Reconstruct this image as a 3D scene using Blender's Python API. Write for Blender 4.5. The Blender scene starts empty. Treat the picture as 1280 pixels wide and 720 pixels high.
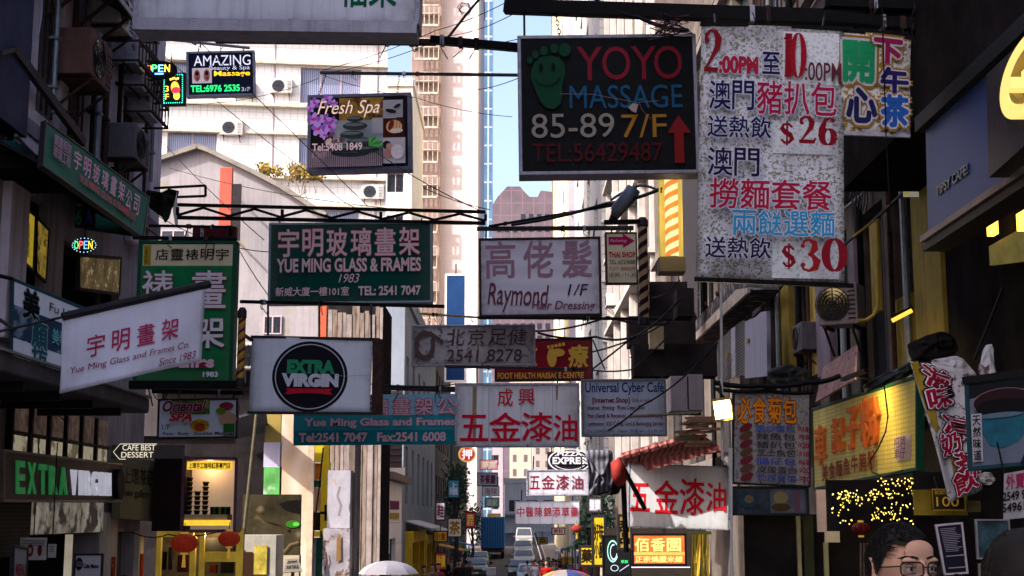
import bpy, bmesh, math, random
from math import sin, cos, pi, radians, sqrt, atan2
from mathutils import Vector, Matrix
random.seed(11)
D = bpy.data
S = bpy.context.scene
C = S.collection

# ------------------------------------------------------------ camera
FPX = 1778.0
PITCH = radians(9.1)
CAM = Vector((0, 0, 1.7))
cam = D.objects.new('camera', D.cameras.new('camera'))
C.objects.link(cam)
cam.location = CAM
cam.rotation_euler = (radians(90) + PITCH, 0, 0)
cam.data.sensor_width = 36
cam.data.lens = 36 * FPX / 1280
cam.data.clip_end = 3000
cam.data.dof.use_dof = False
S.camera = cam

# ------------------------------------------------------------ sky and sun
SUN = Vector((-0.66, -0.42, 0.66)).normalized()
W = D.worlds.new("World")
S.world = W
W.use_nodes = True
nt = W.node_tree
bg = nt.nodes['Background']
sky = nt.nodes.new('ShaderNodeTexSky')
sky.sky_type = 'NISHITA'
sky.sun_disc = False
sky.sun_elevation = math.asin(SUN.z)
sky.sun_rotation = atan2(SUN.x, SUN.y)
sky.air_density = 0.8
sky.dust_density = 5.0
sky.ozone_density = 2.0
tint = nt.nodes.new('ShaderNodeMix')
tint.data_type = 'RGBA'
tint.blend_type = 'MULTIPLY'
tint.inputs['Factor'].default_value = 1
tint.inputs['B'].default_value = (1.12, 1.03, 1.03, 1)
nt.links.new(sky.outputs[0], tint.inputs['A'])
nt.links.new(tint.outputs['Result'], bg.inputs[0])
bg.inputs[1].default_value = 0.15
sl = D.lights.new('sun', 'SUN')
sl.energy = 2.5
sl.angle = radians(0.5)
sl.color = (1.0, 0.97, 0.93)
so = D.objects.new('sun', sl)
C.objects.link(so)
so.rotation_euler = (-SUN).to_track_quat('-Z', 'Y').to_euler()
so.location = (-20, -20, 60)
S.view_settings.view_transform = 'Standard'
S.view_settings.look = 'None'
S.view_settings.exposure = 1.72
S.view_settings.gamma = 1.0
S.cycles.max_bounces = 6
S.cycles.diffuse_bounces = 4
S.cycles.glossy_bounces = 2
S.cycles.transmission_bounces = 4
S.cycles.transparent_max_bounces = 6


def ray(px, py):
 a = (px - 640) / FPX
 b = (360 - py) / FPX
 return Vector((a, cos(PITCH) - b * sin(PITCH), sin(PITCH) + b * cos(PITCH)))


def onY(px, py, Y):
 r = ray(px, py)
 return CAM + r * (Y / r.y)


def onX(px, py, X):
 r = ray(px, py)
 return CAM + r * (X / r.x)


PROF = [(-60, 1.6), (0, 0), (8, -.25), (12, -.45), (27, -1.0), (60, -1.65), (94, -2.75), (115, -2.5), (137, -1.6), (150, -1.1), (200, .6), (260, 2.2), (400, 3.5), (2500, 4)]


def gz(Y):
 for (a, za), (b, zb) in zip(PROF, PROF[1:]):
  if Y <= b:
   t = (Y - a) / (b - a)
   return za + (zb - za) * t
 return PROF[-1][1]


# ------------------------------------------------------------ materials
def hx(h):
 c = [int(h[i:i + 2], 16) / 255 for i in (0, 2, 4)]
 return tuple(x / 12.92 if x <= .04045 else ((x + .055) / 1.055) ** 2.4 for x in c)


_m = {}


def M(key, col, rough=.75, metal=0.0, var=.25, scale=5.0, bump=.2, bscale=None, emit=0.0, ecol=None, spots=None, streak=0.0, tile=None, stripes=None, spec=.05, alpha=None, edge=0):
 """procedural surface: noise-varied colour, optional dirt streaks, tile grid, wave stripes, speckle print"""
 if key in _m:
  return _m[key]
 m = D.materials.new(key)
 m.use_nodes = True
 t = m.node_tree
 N, L = t.nodes, t.links
 b = N['Principled BSDF']
 tc = N.new('ShaderNodeTexCoord')
 co = tc.outputs['Object']
 n1 = N.new('ShaderNodeTexNoise')
 n1.inputs['Scale'].default_value = scale
 n1.inputs['Detail'].default_value = 6
 n1.inputs['Roughness'].default_value = .65
 L.new(co, n1.inputs['Vector'])
 rp = N.new('ShaderNodeValToRGB')
 rp.color_ramp.elements[0].position = .3
 rp.color_ramp.elements[1].position = .7
 c = Vector(col)
 rp.color_ramp.elements[0].color = (*(c * (1 - var)), 1)
 rp.color_ramp.elements[1].color = (*[min(x * (1 + var * .4), .95) for x in c], 1)
 L.new(n1.outputs['Fac'], rp.inputs['Fac'])
 out = rp.outputs['Color']

 def mix(fac, a, bcol, mode='MIX'):
  mx = N.new('ShaderNodeMix')
  mx.data_type = 'RGBA'
  mx.blend_type = mode
  if isinstance(fac, (int, float)):
   mx.inputs['Factor'].default_value = fac
  else:
   L.new(fac, mx.inputs['Factor'])
  L.new(a, mx.inputs['A'])
  if isinstance(bcol, tuple):
   mx.inputs['B'].default_value = (*bcol[:3], 1)
  else:
   L.new(bcol, mx.inputs['B'])
  return mx.outputs['Result']
 if stripes:                       # (colour, scale, axis, distortion)
  wv = N.new('ShaderNodeTexWave')
  wv.bands_direction = stripes[2]
  wv.inputs['Scale'].default_value = stripes[1]
  wv.inputs['Distortion'].default_value = stripes[3]
  wv.inputs['Detail'].default_value = 1
  L.new(co, wv.inputs['Vector'])
  out = mix(wv.outputs['Fac'], out, stripes[0])
 if spots:                         # (colour, scale, threshold)
  vr = N.new('ShaderNodeTexNoise')
  vr.inputs['Scale'].default_value = spots[1]
  vr.inputs['Detail'].default_value = 3
  vr.inputs['Roughness'].default_value = .7
  L.new(co, vr.inputs['Vector'])
  r2 = N.new('ShaderNodeValToRGB')
  r2.color_ramp.elements[0].position = spots[2]
  r2.color_ramp.elements[1].position = spots[2] + .08
  L.new(vr.outputs['Fac'], r2.inputs['Fac'])
  out = mix(r2.outputs['Color'], out, spots[0])
 if tile:                          # (w, h, mortar colour, mortar size, plane)
  mp = N.new('ShaderNodeMapping')
  if len(tile) > 4 and tile[4] == 'YZ':
   mp.inputs['Rotation'].default_value = (radians(90), 0, radians(90))
   mp.vector_type = 'TEXTURE'
  else:
   mp.inputs['Rotation'].default_value = (radians(90), 0, 0)
   mp.vector_type = 'TEXTURE'
  L.new(co, mp.inputs['Vector'])
  bt = N.new('ShaderNodeTexBrick')
  bt.offset = 0
  bt.inputs['Scale'].default_value = 1
  bt.inputs['Brick Width'].default_value = tile[0]
  bt.inputs['Row Height'].default_value = tile[1]
  bt.inputs['Mortar Size'].default_value = tile[3]
  bt.inputs['Color1'].default_value = (0, 0, 0, 1)
  bt.inputs['Color2'].default_value = (0, 0, 0, 1)
  bt.inputs['Mortar'].default_value = (1, 1, 1, 1)
  L.new(mp.outputs['Vector'], bt.inputs['Vector'])
  out = mix(bt.outputs['Color'], out, tile[2])
 if streak:
  mp = N.new('ShaderNodeMapping')
  mp.inputs['Scale'].default_value = (7, 7, .35)
  L.new(co, mp.inputs['Vector'])
  ns = N.new('ShaderNodeTexNoise')
  ns.inputs['Scale'].default_value = 1.2
  ns.inputs['Detail'].default_value = 7
  ns.inputs['Roughness'].default_value = .7
  L.new(mp.outputs['Vector'], ns.inputs['Vector'])
  r3 = N.new('ShaderNodeValToRGB')
  r3.color_ramp.elements[0].position = .48
  r3.color_ramp.elements[1].position = .72
  r3.color_ramp.elements[1].color = (streak, streak, streak, 1)
  L.new(ns.outputs['Fac'], r3.inputs['Fac'])
  out = mix(r3.outputs['Color'], out, tuple(c * .22 + Vector((.008, .006, .004))))
 if edge:                          # grime creeping in from the borders of a sheet
  sp = N.new('ShaderNodeSeparateXYZ')
  L.new(tc.outputs['Generated'], sp.inputs[0])

  def mth(op, a, b_=None):
   q = N.new('ShaderNodeMath')
   q.operation = op
   for i, v in enumerate((a, b_)):
    if v is None:
     continue
    if isinstance(v, (int, float)):
     q.inputs[i].default_value = v
    else:
     L.new(v, q.inputs[i])
   return q.outputs[0]
  ex = [mth('POWER', mth('ABSOLUTE', mth('SUBTRACT', mth('MULTIPLY', sp.outputs[i], 2), 1)), 6) for i in (0, 2)]
  ng = N.new('ShaderNodeTexNoise')
  ng.inputs['Scale'].default_value = 9
  ng.inputs['Detail'].default_value = 6
  L.new(co, ng.inputs['Vector'])
  g_ = mth('MULTIPLY', mth('MAXIMUM', ex[0], ex[1]), mth('MULTIPLY', ng.outputs['Fac'], 1.5))
  g_ = mth('MINIMUM', mth('MULTIPLY', g_, edge), .85)
  out = mix(g_, out, (.09, .07, .055))
 L.new(out, b.inputs['Base Color'])
 b.inputs['Roughness'].default_value = rough
 b.inputs['Metallic'].default_value = metal
 b.inputs['Specular IOR Level'].default_value = spec
 if bump:
  bp = N.new('ShaderNodeBump')
  bp.inputs['Strength'].default_value = bump
  bp.inputs['Distance'].default_value = .02
  n2 = N.new('ShaderNodeTexNoise')
  n2.inputs['Scale'].default_value = bscale or scale * 8
  n2.inputs['Detail'].default_value = 4
  L.new(co, n2.inputs['Vector'])
  L.new(n2.outputs['Fac'], bp.inputs['Height'])
  L.new(bp.outputs['Normal'], b.inputs['Normal'])
 if emit:
  if ecol:
   b.inputs['Emission Color'].default_value = (*ecol, 1)
  else:
   L.new(out, b.inputs['Emission Color'])
  b.inputs['Emission Strength'].default_value = emit
 if alpha is not None:
  b.inputs['Alpha'].default_value = alpha
 _m[key] = m
 return m


def ink(h, e=0.0, rough=.6, var=.12):
 """flat print colour"""
 return M('ink_%s_%s' % (h, e), hx(h), rough=rough, var=var, scale=30, bump=0, emit=e)


dark_metal = M('dark_metal', (.032, .028, .03), .55, .3, .4, 20)
black_metal = M('black_metal', (.008, .008, .009), .6, .2, .4, 20)
rust_metal = M('rusty_metal', (.05, .03, .028), .8, .2, .5, 25, spots=((.1, .035, .015), 18, .55))
alu = M('aluminium_trim', (.32, .32, .38), .5, .4, .4, 14, spots=((.1, .06, .04), 12, .6))
greyfr = M('grey_painted_frame', (.2, .2, .24), .55, .2, .3, 25)
rubber = M('black_rubber', (.012, .012, .014), .7, 0, .3, 30)
glassd = M('dark_window_glass', (.012, .014, .02), .12, 0, .5, 1.5, bump=.05, spec=.5)
concrete = M('stained_render', (.24, .2, .235), .9, 0, .3, 1.3, .4, streak=.6)
concrete_d = M('sooty_render', (.34, .29, .31), .9, 0, .45, 1.1, .5, streak=.7)
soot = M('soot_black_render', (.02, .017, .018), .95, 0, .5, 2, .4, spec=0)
wire_m = M('cable_sheath', (.01, .01, .012), .6, 0, .2, 30)


# ------------------------------------------------------------ mesh building
ORG = {}


class MB:
 def __init__(s):
  s.v = []
  s.f = []
  s.mi = []
  s.mats = []
  s.sm = []
  s.cur = 0
  s.smooth = False

 def mat(s, m):
  if m not in s.mats:
   s.mats.append(m)
  s.cur = s.mats.index(m)
  return s

 def add(s, vs, fs):
  o = len(s.v)
  s.v += [Vector(v) for v in vs]
  for f in fs:
   s.f.append([i + o for i in f])
   s.mi.append(s.cur)
   s.sm.append(s.smooth)
  return s

 def box(s, a, b):
  x0, y0, z0 = [min(a[i], b[i]) for i in range(3)]
  x1, y1, z1 = [max(a[i], b[i]) for i in range(3)]
  return s.add([(x0, y0, z0), (x1, y0, z0), (x1, y1, z0), (x0, y1, z0), (x0, y0, z1), (x1, y0, z1), (x1, y1, z1), (x0, y1, z1)],
      [(3, 2, 1, 0), (4, 5, 6, 7), (0, 1, 5, 4), (1, 2, 6, 5), (2, 3, 7, 6), (3, 0, 4, 7)])

 def obox(s, c, ax, ay, az):
  """box from centre and three half-axis vectors"""
  c, ax, ay, az = map(Vector, (c, ax, ay, az))
  vs = [c + ax * i + ay * j + az * k for k in (-1, 1) for j in (-1, 1) for i in (-1, 1)]
  return s.add(vs, [(2, 3, 1, 0), (4, 5, 7, 6), (0, 1, 5, 4), (1, 3, 7, 5), (3, 2, 6, 7), (2, 0, 4, 6)])

 def bar(s, p, q, w, h=None, up=(0, 0, 1)):
  p, q = Vector(p), Vector(q)
  d = q - p
  if d.length < 1e-6:
   return s
  u = Vector(up)
  if abs(d.normalized().dot(u)) > .98:
   u = Vector((0, 1, 0))
  a = d.cross(u).normalized()
  b = a.cross(d).normalized()
  h = h or w
  return s.obox((p + q) / 2, d / 2, a * w / 2, b * h / 2)

 def tube(s, pts, r, n=6, cap=True):
  pts = [Vector(p) for p in pts]
  rs = r if isinstance(r, (list, tuple)) else [r] * len(pts)
  vs = []
  ref = None
  for i, p in enumerate(pts):
   d = (pts[min(i + 1, len(pts) - 1)] - pts[max(i - 1, 0)]).normalized()
   if ref is None:
    ref = Vector((0, 0, 1)) if abs(d.z) < .9 else Vector((1, 0, 0))
   a = d.cross(ref).normalized()
   b = d.cross(a).normalized()
   ref = a.cross(d) * -1 if False else ref
   for k in range(n):
    t = 2 * pi * k / n
    vs.append(p + (a * cos(t) + b * sin(t)) * rs[i])
  fs = []
  for i in range(len(pts) - 1):
   for k in range(n):
    k2 = (k + 1) % n
    fs.append((i * n + k, i * n + k2, (i + 1) * n + k2, (i + 1) * n + k))
  if cap:
   fs.append(tuple(range(n))[::-1])
   fs.append(tuple((len(pts) - 1) * n + k for k in range(n)))
  return s.add(vs, fs)

 def lathe(s, c, prof, n=12, axis='Z'):
  """prof = [(r, h)...] about an axis through c"""
  vs = []
  for r, h in prof:
   for k in range(n):
    t = 2 * pi * k / n
    if axis == 'Z':
     vs.append((c[0] + r * cos(t), c[1] + r * sin(t), c[2] + h))
    elif axis == 'X':
     vs.append((c[0] + h, c[1] + r * cos(t), c[2] + r * sin(t)))
    else:
     vs.append((c[0] + r * cos(t), c[1] + h, c[2] + r * sin(t)))
  fs = []
  for i in range(len(prof) - 1):
   for k in range(n):
    k2 = (k + 1) % n
    fs.append((i * n + k, i * n + k2, (i + 1) * n + k2, (i + 1) * n + k))
  fs.append(tuple(range(n))[::-1])
  fs.append(tuple((len(prof) - 1) * n + k for k in range(n)))
  return s.add(vs, fs)

 def ell(s, c, r, n=12, m=8, rot=None):
  vs = []
  fs = []
  c = Vector(c)
  for i in range(m + 1):
   ph = pi * i / m
   for k in range(n):
    t = 2 * pi * k / n
    v = Vector((r[0] * sin(ph) * cos(t), r[1] * sin(ph) * sin(t), r[2] * cos(ph)))
    if rot:
     v = rot @ v
    vs.append(c + v)
  for i in range(m):
   for k in range(n):
    k2 = (k + 1) % n
    fs.append((i * n + k, (i + 1) * n + k, (i + 1) * n + k2, i * n + k2))
  return s.add(vs, fs)

 def prism(s, poly, dvec):
  """extrude a 3D polygon by a vector"""
  n = len(poly)
  p = [Vector(q) for q in poly]
  dv = Vector(dvec)
  vs = p + [q + dv for q in p]
  fs = [tuple(range(n))[::-1], tuple(range(n, 2 * n))]
  for i in range(n):
   j = (i + 1) % n
   fs.append((i, j, n + j, n + i))
  return s.add(vs, fs)

 def build(s, name, m=None, parent=None, bevel=0, label=None, org=None):
  me = D.meshes.new(name)
  o_ = ORG.get(parent.name, Vector()) if parent is not None else Vector(org or (0, 0, 0))
  me.from_pydata([tuple(v - o_) for v in s.v], [], s.f)
  ms = s.mats or [m]
  for x in ms:
   me.materials.append(x)
  for i, p in enumerate(me.polygons):
   p.material_index = s.mi[i] if s.mats else 0
   p.use_smooth = s.sm[i]
  me.validate()
  me.update()
  bm = bmesh.new()
  bm.from_mesh(me)
  bmesh.ops.recalc_face_normals(bm, faces=bm.faces)
  bm.to_mesh(me)
  bm.free()
  ob = D.objects.new(name, me)
  C.objects.link(ob)
  if parent is not None:
   ob.parent = parent
   ORG[ob.name] = o_
  else:
   ob.location = o_
   ORG[ob.name] = o_
  if bevel:
   md = ob.modifiers.new('bevel', 'BEVEL')
   md.width = bevel
   md.segments = 2
   md.limit_method = 'ANGLE'
  if label:
   ob['label'] = label
  return ob


def thing(name, label, cat, loc, group=None, kind=None):
 o = D.objects.new(name, None)
 C.objects.link(o)
 o.empty_display_size = .1
 o.location = loc
 ORG[o.name] = Vector(loc)
 o['label'] = label
 o['category'] = cat
 if group:
  o['group'] = group
 if kind:
  o['kind'] = kind
 return o


def tag(o, label, cat, group=None):
 o['label'] = label
 o['category'] = cat
 if group:
  o['group'] = group
 return o


def struct(o):
 o['kind'] = 'structure'
 return o


def copy_tree(o, parent=None, top=True):
 c = o.copy()
 C.objects.link(c)
 c.parent = parent
 if top and 'label' in c:
  pass
 for ch in list(o.children):
  copy_tree(ch, c, False)
 return c


def clone(o, loc, label=None, rz=None):
 c = copy_tree(o)
 c.location = loc
 if rz is not None:
  c.rotation_euler.z = rz
 if label:
  c['label'] = label
 return c


# ------------------------------------------------------------ lettering
_t = {}


def text_geo(s, bold=0.0, shear=0.0, spacing=1.0):
 k = (s, bold, shear, spacing)
 if k not in _t:
  cjk = any(ord(c) > 0x2e80 for c in s)
  cu = D.curves.new('t', 'FONT')
  cu.body = s
  cu.resolution_u = 2 if cjk else 4
  cu.offset = 0 if cjk else bold
  cu.shear = shear
  cu.space_character = spacing
  cu.align_x = 'CENTER'
  cu.space_line = .95
  ob = D.objects.new('t', cu)
  me = ob.to_mesh()
  vs = [(v.co.x, v.co.y) for v in me.vertices]
  fs = [tuple(p.vertices) for p in me.polygons]
  ob.to_mesh_clear()
  D.objects.remove(ob)
  D.curves.remove(cu)
  o = 0 if cjk else bold
  x0 = min(v[0] for v in vs) + o
  x1 = max(v[0] for v in vs) - o
  y0 = min(v[1] for v in vs) + o
  y1 = max(v[1] for v in vs) - o
  dirs = [(0, 0)]
  if cjk and bold:      # dense characters thicken by stacked shifted copies
   nd = 4 if bold < .03 else 8
   dirs += [(bold * cos(2 * pi * (i + .5) / nd), bold * sin(2 * pi * (i + .5) / nd)) for i in range(nd)]
  V, Fc = [], []
  for j, (dx, dy) in enumerate(dirs):
   q = len(V)
   V += [((x + dx - x0) / (x1 - x0), (y1 - y - dy) / (y1 - y0), j * .0002) for x, y in vs]
   Fc += [tuple(i + q for i in f) for f in fs]
  _t[k] = (V, Fc)
 return _t[k]


class Sign:
 """a thing lying on a quad given by its four world corners; px = the photo rectangle its boxes are given in"""

 def __init__(s, name, label, cat, TL, TR, BR, BL, group=None, px=None, ripple=None, parent=None):
  s.q = [Vector(p) for p in (TL, TR, BR, BL)]
  s.px = px
  s.ripple = ripple
  s.n = (s.q[1] - s.q[0]).cross(s.q[3] - s.q[0]).normalized()
  if s.n.dot(CAM - s.q[0]) < 0:
   s.n = -s.n
  s.layer = 0
  s.root = parent or thing(name, label, cat, (s.q[2] + s.q[3]) / 2, group)
  s.w = (s.q[1] - s.q[0]).length
  s.h = (s.q[3] - s.q[0]).length

 @classmethod
 def rect(cls, name, label, cat, x0, y0, x1, y1, Y, roll=0, yaw=0, **k):
  cx = (x0 + x1) / 2
  c = onY(cx, (y0 + y1) / 2, Y)
  hw = (onY(x1, (y0 + y1) / 2, Y) - onY(x0, (y0 + y1) / 2, Y)).length / 2
  hh = (onY(cx, y0, Y) - onY(cx, y1, Y)).length / 2
  R = Matrix.Rotation(yaw, 3, 'Z') @ Matrix.Rotation(-roll, 3, 'Y')
  P = [c + R @ Vector((i * hw, 0, j * hh)) for i, j in ((-1, 1), (1, 1), (1, -1), (-1, -1))]
  return cls(name, label, cat, *P, px=(x0, y0, x1, y1), **k)

 def P(s, u, v, d=0.0):
  a, b, c, e = s.q
  p = (a * (1 - u) + b * u) * (1 - v) + (e * (1 - u) + c * u) * v
  if s.ripple:
   d += s.ripple(u, v)
  return p + s.n * d

 def uv(s, box):
  if s.px:
   x0, y0, x1, y1 = s.px
   return ((box[0] - x0) / (x1 - x0), (box[1] - y0) / (y1 - y0), (box[2] - x0) / (x1 - x0), (box[3] - y0) / (y1 - y0))
  return box

 def nd(s):
  s.layer += 1
  return .0035 * s.layer + (.004 if s.ripple else 0)

 def panel(s, m, th=.04, nu=1, nv=1, name='panel', label=None):
  mb = MB().mat(m)
  mb.smooth = bool(s.ripple)
  W_ = nu + 1
  vs = [s.P(i / nu, j / nv, 0) for j in range(nv + 1) for i in range(W_)]
  vs += [s.P(i / nu, j / nv, -th) for j in range(nv + 1) for i in range(W_)]
  o = W_ * (nv + 1)
  fs = []
  for j in range(nv):
   for i in range(nu):
    k = j * W_ + i
    fs.append((k, k + 1, k + W_ + 1, k + W_))
    fs.append((k + o, k + W_ + o, k + W_ + 1 + o, k + 1 + o))
  edge = [i for i in range(nu + 1)] + [j * W_ + nu for j in range(1, nv + 1)] + [nv * W_ + i for i in range(nu - 1, -1, -1)] + [j * W_ for j in range(nv - 1, 0, -1)]
  for a, b in zip(edge, edge[1:] + edge[:1]):
   fs.append((a, b, b + o, a + o))
  mb.add(vs, fs)
  s.panel_ob = mb.build(name, m, s.root, label=label)
  return s

 def frame(s, m, w=.03, d=.05, name='frame', over=.012):
  mb = MB().mat(m)
  for a, b in (((0, 0), (1, 0)), ((0, 1), (1, 1)), ((0, 0), (0, 1)), ((1, 0), (1, 1))):
   e = w / 2 / s.w if a[1] == b[1] else 0
   mb.bar(s.P(a[0] - e, a[1], -d / 2 + over), s.P(b[0] + e, b[1], -d / 2 + over), w, d, up=s.n) if False else mb.bar(s.P(a[0] - e, a[1], -d / 2 + over), s.P(b[0] + e, b[1], -d / 2 + over), w, d, up=s.n)
  mb.build(name, m, s.root, bevel=min(.006, w * .2))
  return s

 def text(s, t, box, m, bold=0.0, shear=0.0, spacing=1.0, out=None, ow=.03, d=None, raised=0, wob=0, slant=0, name='lettering'):
  u0, v0, u1, v1 = s.uv(box)
  if out is not None:
   s._txt(t, (u0, v0, u1, v1), out, bold + ow, shear, spacing, d or s.nd(), 0, wob, slant, 'lettering_outline')
  s._txt(t, (u0, v0, u1, v1), m, bold, shear, spacing, (d + .003 if d and out is not None else d) or s.nd(), raised, wob, slant, name)
  return s

 def _txt(s, t, b, m, bold, shear, spacing, d, raised, wob, slant, name):
  vs, fs = text_geo(t, bold, shear, spacing)
  mb = MB().mat(m)
  pts = []
  for x, y, dj in vs:
   u = b[0] + (b[2] - b[0]) * x
   v = b[1] + (b[3] - b[1]) * y + slant * x
   if wob:
    u += wob * sin(y * 9 + x * 31) * (b[2] - b[0]) / max(len(t), 1)
    v += wob * sin(x * 40 + y * 5) * (b[3] - b[1]) * .5
   pts.append((u, v, dj))
  mb.add([s.P(u, v, d + raised + dj) for u, v, dj in pts], fs)
  if raised:
   from collections import Counter
   cnt = Counter()
   dr = {}
   for f in fs:
    for a, c_ in zip(f, f[1:] + f[:1]):
     k = (min(a, c_), max(a, c_))
     cnt[k] += 1
     dr[k] = (a, c_)
   e = [dr[k] for k, n in cnt.items() if n == 1]
   n = len(pts)
   o = len(mb.v)
   base = [s.P(u, v, 0) for u, v, dj in pts]
   mb.v += base
   for a, c_ in e:
    mb.f.append([a, c_, c_ + o, a + o])
    mb.mi.append(0)
    mb.sm.append(False)
  return mb.build(name, m, s.root)

 def poly(s, pts, m, name='print', d=None, th=0):
  """pts in photo pixels (or u,v)"""
  if s.px:
   x0, y0, x1, y1 = s.px
   pts = [((x - x0) / (x1 - x0), (y - y0) / (y1 - y0)) for x, y in pts]
  d = d or s.nd()
  if th:
   s.layer += int(th / .003) + 1
  mb = MB().mat(m)
  n = len(pts)
  if s.ripple and not th:
   cu, cv = sum(p[0] for p in pts) / n, sum(p[1] for p in pts) / n
   R_ = 8
   vs = [s.P(cu, cv, d)] + [s.P(cu + (u - cu) * r / R_, cv + (v - cv) * r / R_, d) for r in range(1, R_ + 1) for u, v in pts]
   fs = [(0, 1 + k, 1 + (k + 1) % n) for k in range(n)]
   fs += [(1 + r * n + k, 1 + r * n + (k + 1) % n, 1 + (r + 1) * n + (k + 1) % n, 1 + (r + 1) * n + k) for r in range(R_ - 1) for k in range(n)]
   mb.add(vs, fs)
  elif th:
   mb.add([s.P(u, v, d + th) for u, v in pts] + [s.P(u, v, 0) for u, v in pts], [tuple(range(n))] + [(i, (i + 1) % n, n + (i + 1) % n, n + i) for i in range(n)])
  else:
   mb.add([s.P(u, v, d) for u, v in pts], [tuple(range(n))])
  mb.build(name, m, s.root)
  return s

 def box(s, b, m, name='print', d=None, th=0):
  x0, y0, x1, y1 = b
  if s.ripple:
   d = d or s.nd()
   u0, v0, u1, v1 = s.uv(b)
   mb = MB().mat(m)
   n = 10
   vs = [s.P(u0 + (u1 - u0) * i / n, v0 + (v1 - v0) * j / n, d) for j in range(n + 1) for i in range(n + 1)]
   mb.add(vs, [(j * (n + 1) + i, j * (n + 1) + i + 1, (j + 1) * (n + 1) + i + 1, (j + 1) * (n + 1) + i) for j in range(n) for i in range(n)])
   mb.build(name, m, s.root)
   return s
  return s.poly([(x0, y0), (x1, y0), (x1, y1), (x0, y1)], m, name, d, th)

 def ell(s, cx, cy, rx, ry, m, name='print', n=28, d=None, rot=0, th=0):
  return s.poly([(cx + rx * cos(2 * pi * i / n) * cos(rot) - ry * sin(2 * pi * i / n) * sin(rot), cy + rx * cos(2 * pi * i / n) * sin(rot) + ry * sin(2 * pi * i / n) * cos(rot)) for i in range(n)], m, name, d, th)

 def ring(s, cx, cy, rx, ry, w, m, name='print', n=40, a0=0, a1=2 * pi, d=None):
  mb = MB().mat(m)
  d = d or s.nd()
  x0, y0, x1, y1 = s.px or (0, 0, 1, 1)
  vs = []
  for i in range(n + 1):
   t = a0 + (a1 - a0) * i / n
   for k in (0, 1):
    x = cx + (rx - k * w) * cos(t)
    y = cy + (ry - k * w * ry / rx) * sin(t)
    vs.append(s.P((x - x0) / (x1 - x0), (y - y0) / (y1 - y0), d))
  mb.add(vs, [(2 * i, 2 * i + 2, 2 * i + 3, 2 * i + 1) for i in range(n)])
  mb.build(name, m, s.root)
  return s

 def stroke(s, pts, w, m, name='print', d=None):
  """poly-line of px points drawn with a given px width (number or list)"""
  d = d or s.nd()
  x0, y0, x1, y1 = s.px or (0, 0, 1, 1)
  mb = MB().mat(m)
  ws = w if isinstance(w, (list, tuple)) else [w] * len(pts)
  vs = []
  for i, (x, y) in enumerate(pts):
   xa, ya = pts[max(i - 1, 0)]
   xb, yb = pts[min(i + 1, len(pts) - 1)]
   dx, dy = xb - xa, yb - ya
   l = sqrt(dx * dx + dy * dy) or 1
   nx, ny = -dy / l, dx / l
   for k in (-.5, .5):
    X, Y_ = x + nx * ws[i] * k, y + ny * ws[i] * k
    vs.append(s.P((X - x0) / (x1 - x0), (Y_ - y0) / (y1 - y0), d))
  mb.add(vs, [(2 * i, 2 * i + 2, 2 * i + 3, 2 * i + 1) for i in range(len(pts) - 1)])
  mb.build(name, m, s.root)
  return s

 def hang(s, pts, m=dark_metal, r=.012, name='hanger'):
  """straight hangers: list of (u, world end point)"""
  for u, e in pts:
   MB().mat(m).tube([s.P(u, 0, -.02), e], r, 5).build(name, m, s.root)
  return s

 def chain(s, u, e, m=dark_metal, name='chain'):
  p, q = s.P(u, 0, -.02), Vector(e)
  mb = MB().mat(m)
  L_ = (q - p).length
  n = max(2, int(L_ / .045))
  for i in range(n):
   c = p.lerp(q, (i + .5) / n)
   dz = (q - p).normalized() * (L_ / n * .62)
   side = Vector((1, 0, 0)) if i % 2 else Vector((0, 1, 0))
   mb.tube([c - dz + side * .0, c - dz * .6 + side * .014, c + dz * .6 + side * .014, c + dz, c + dz * .6 - side * .014, c - dz * .6 - side * .014, c - dz], .006, 4)
  mb.build(name, m, s.root)
  return s


def cable(name, label, pts, r=.012, sag=0.0, m=wire_m, group='cables strung across the street', n=14, cat='cable', beads=None):
 """pts: world points; each span sags"""
 P = []
 for a, b in zip(pts, pts[1:]):
  a, b = Vector(a), Vector(b)
  for i in range(n):
   t = i / n
   p = a.lerp(b, t)
   p.z -= sag * 4 * t * (1 - t)
   P.append(p)
 P.append(Vector(pts[-1]))
 mb = MB().mat(m)
 mb.tube(P, r, 5)
 o = mb.build(name, m, org=P[0])
 tag(o, label, cat, group)
 return o

# ============================================================ SETTING: ground
road_m = M('asphalt', (.06, .06, .07), .8, 0, .35, .8, .5, bscale=60)
pave_m = M('pavement_stone', (.16, .15, .155), .85, 0, .3, 1.2, .4, streak=0)
mb = MB().mat(M('earth', (.09, .08, .075), .95, 0, .3, .3, .3))
Ys = [p[0] for p in PROF]
vs = []
for Y in Ys:
 for X in (-600, 600):
  vs.append((X, Y, gz(Y) - .14))
mb.add(vs, [(2 * i, 2 * i + 1, 2 * i + 3, 2 * i + 2) for i in range(len(Ys) - 1)])
struct(mb.build('ground'))


def strip(name, m, X0, X1, dz, Y0=-40, Y1=300, step=4, thick=0, kind=True):
 mb = MB().mat(m)
 vs = []
 n = int((Y1 - Y0) / step)
 for i in range(n + 1):
  Y = Y0 + i * (Y1 - Y0) / n
  vs += [(X0, Y, gz(Y) + dz), (X1, Y, gz(Y) + dz)]
 fs = [(2 * i, 2 * i + 1, 2 * i + 3, 2 * i + 2) for i in range(n)]
 mb.add(vs, fs)
 if thick:
  for X in (X0, X1):
   vs = []
   for i in range(n + 1):
    Y = Y0 + i * (Y1 - Y0) / n
    vs += [(X, Y, gz(Y) + dz), (X, Y, gz(Y) + dz - thick)]
   mb.add(vs, fs)
 return struct(mb.build(name))


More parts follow.
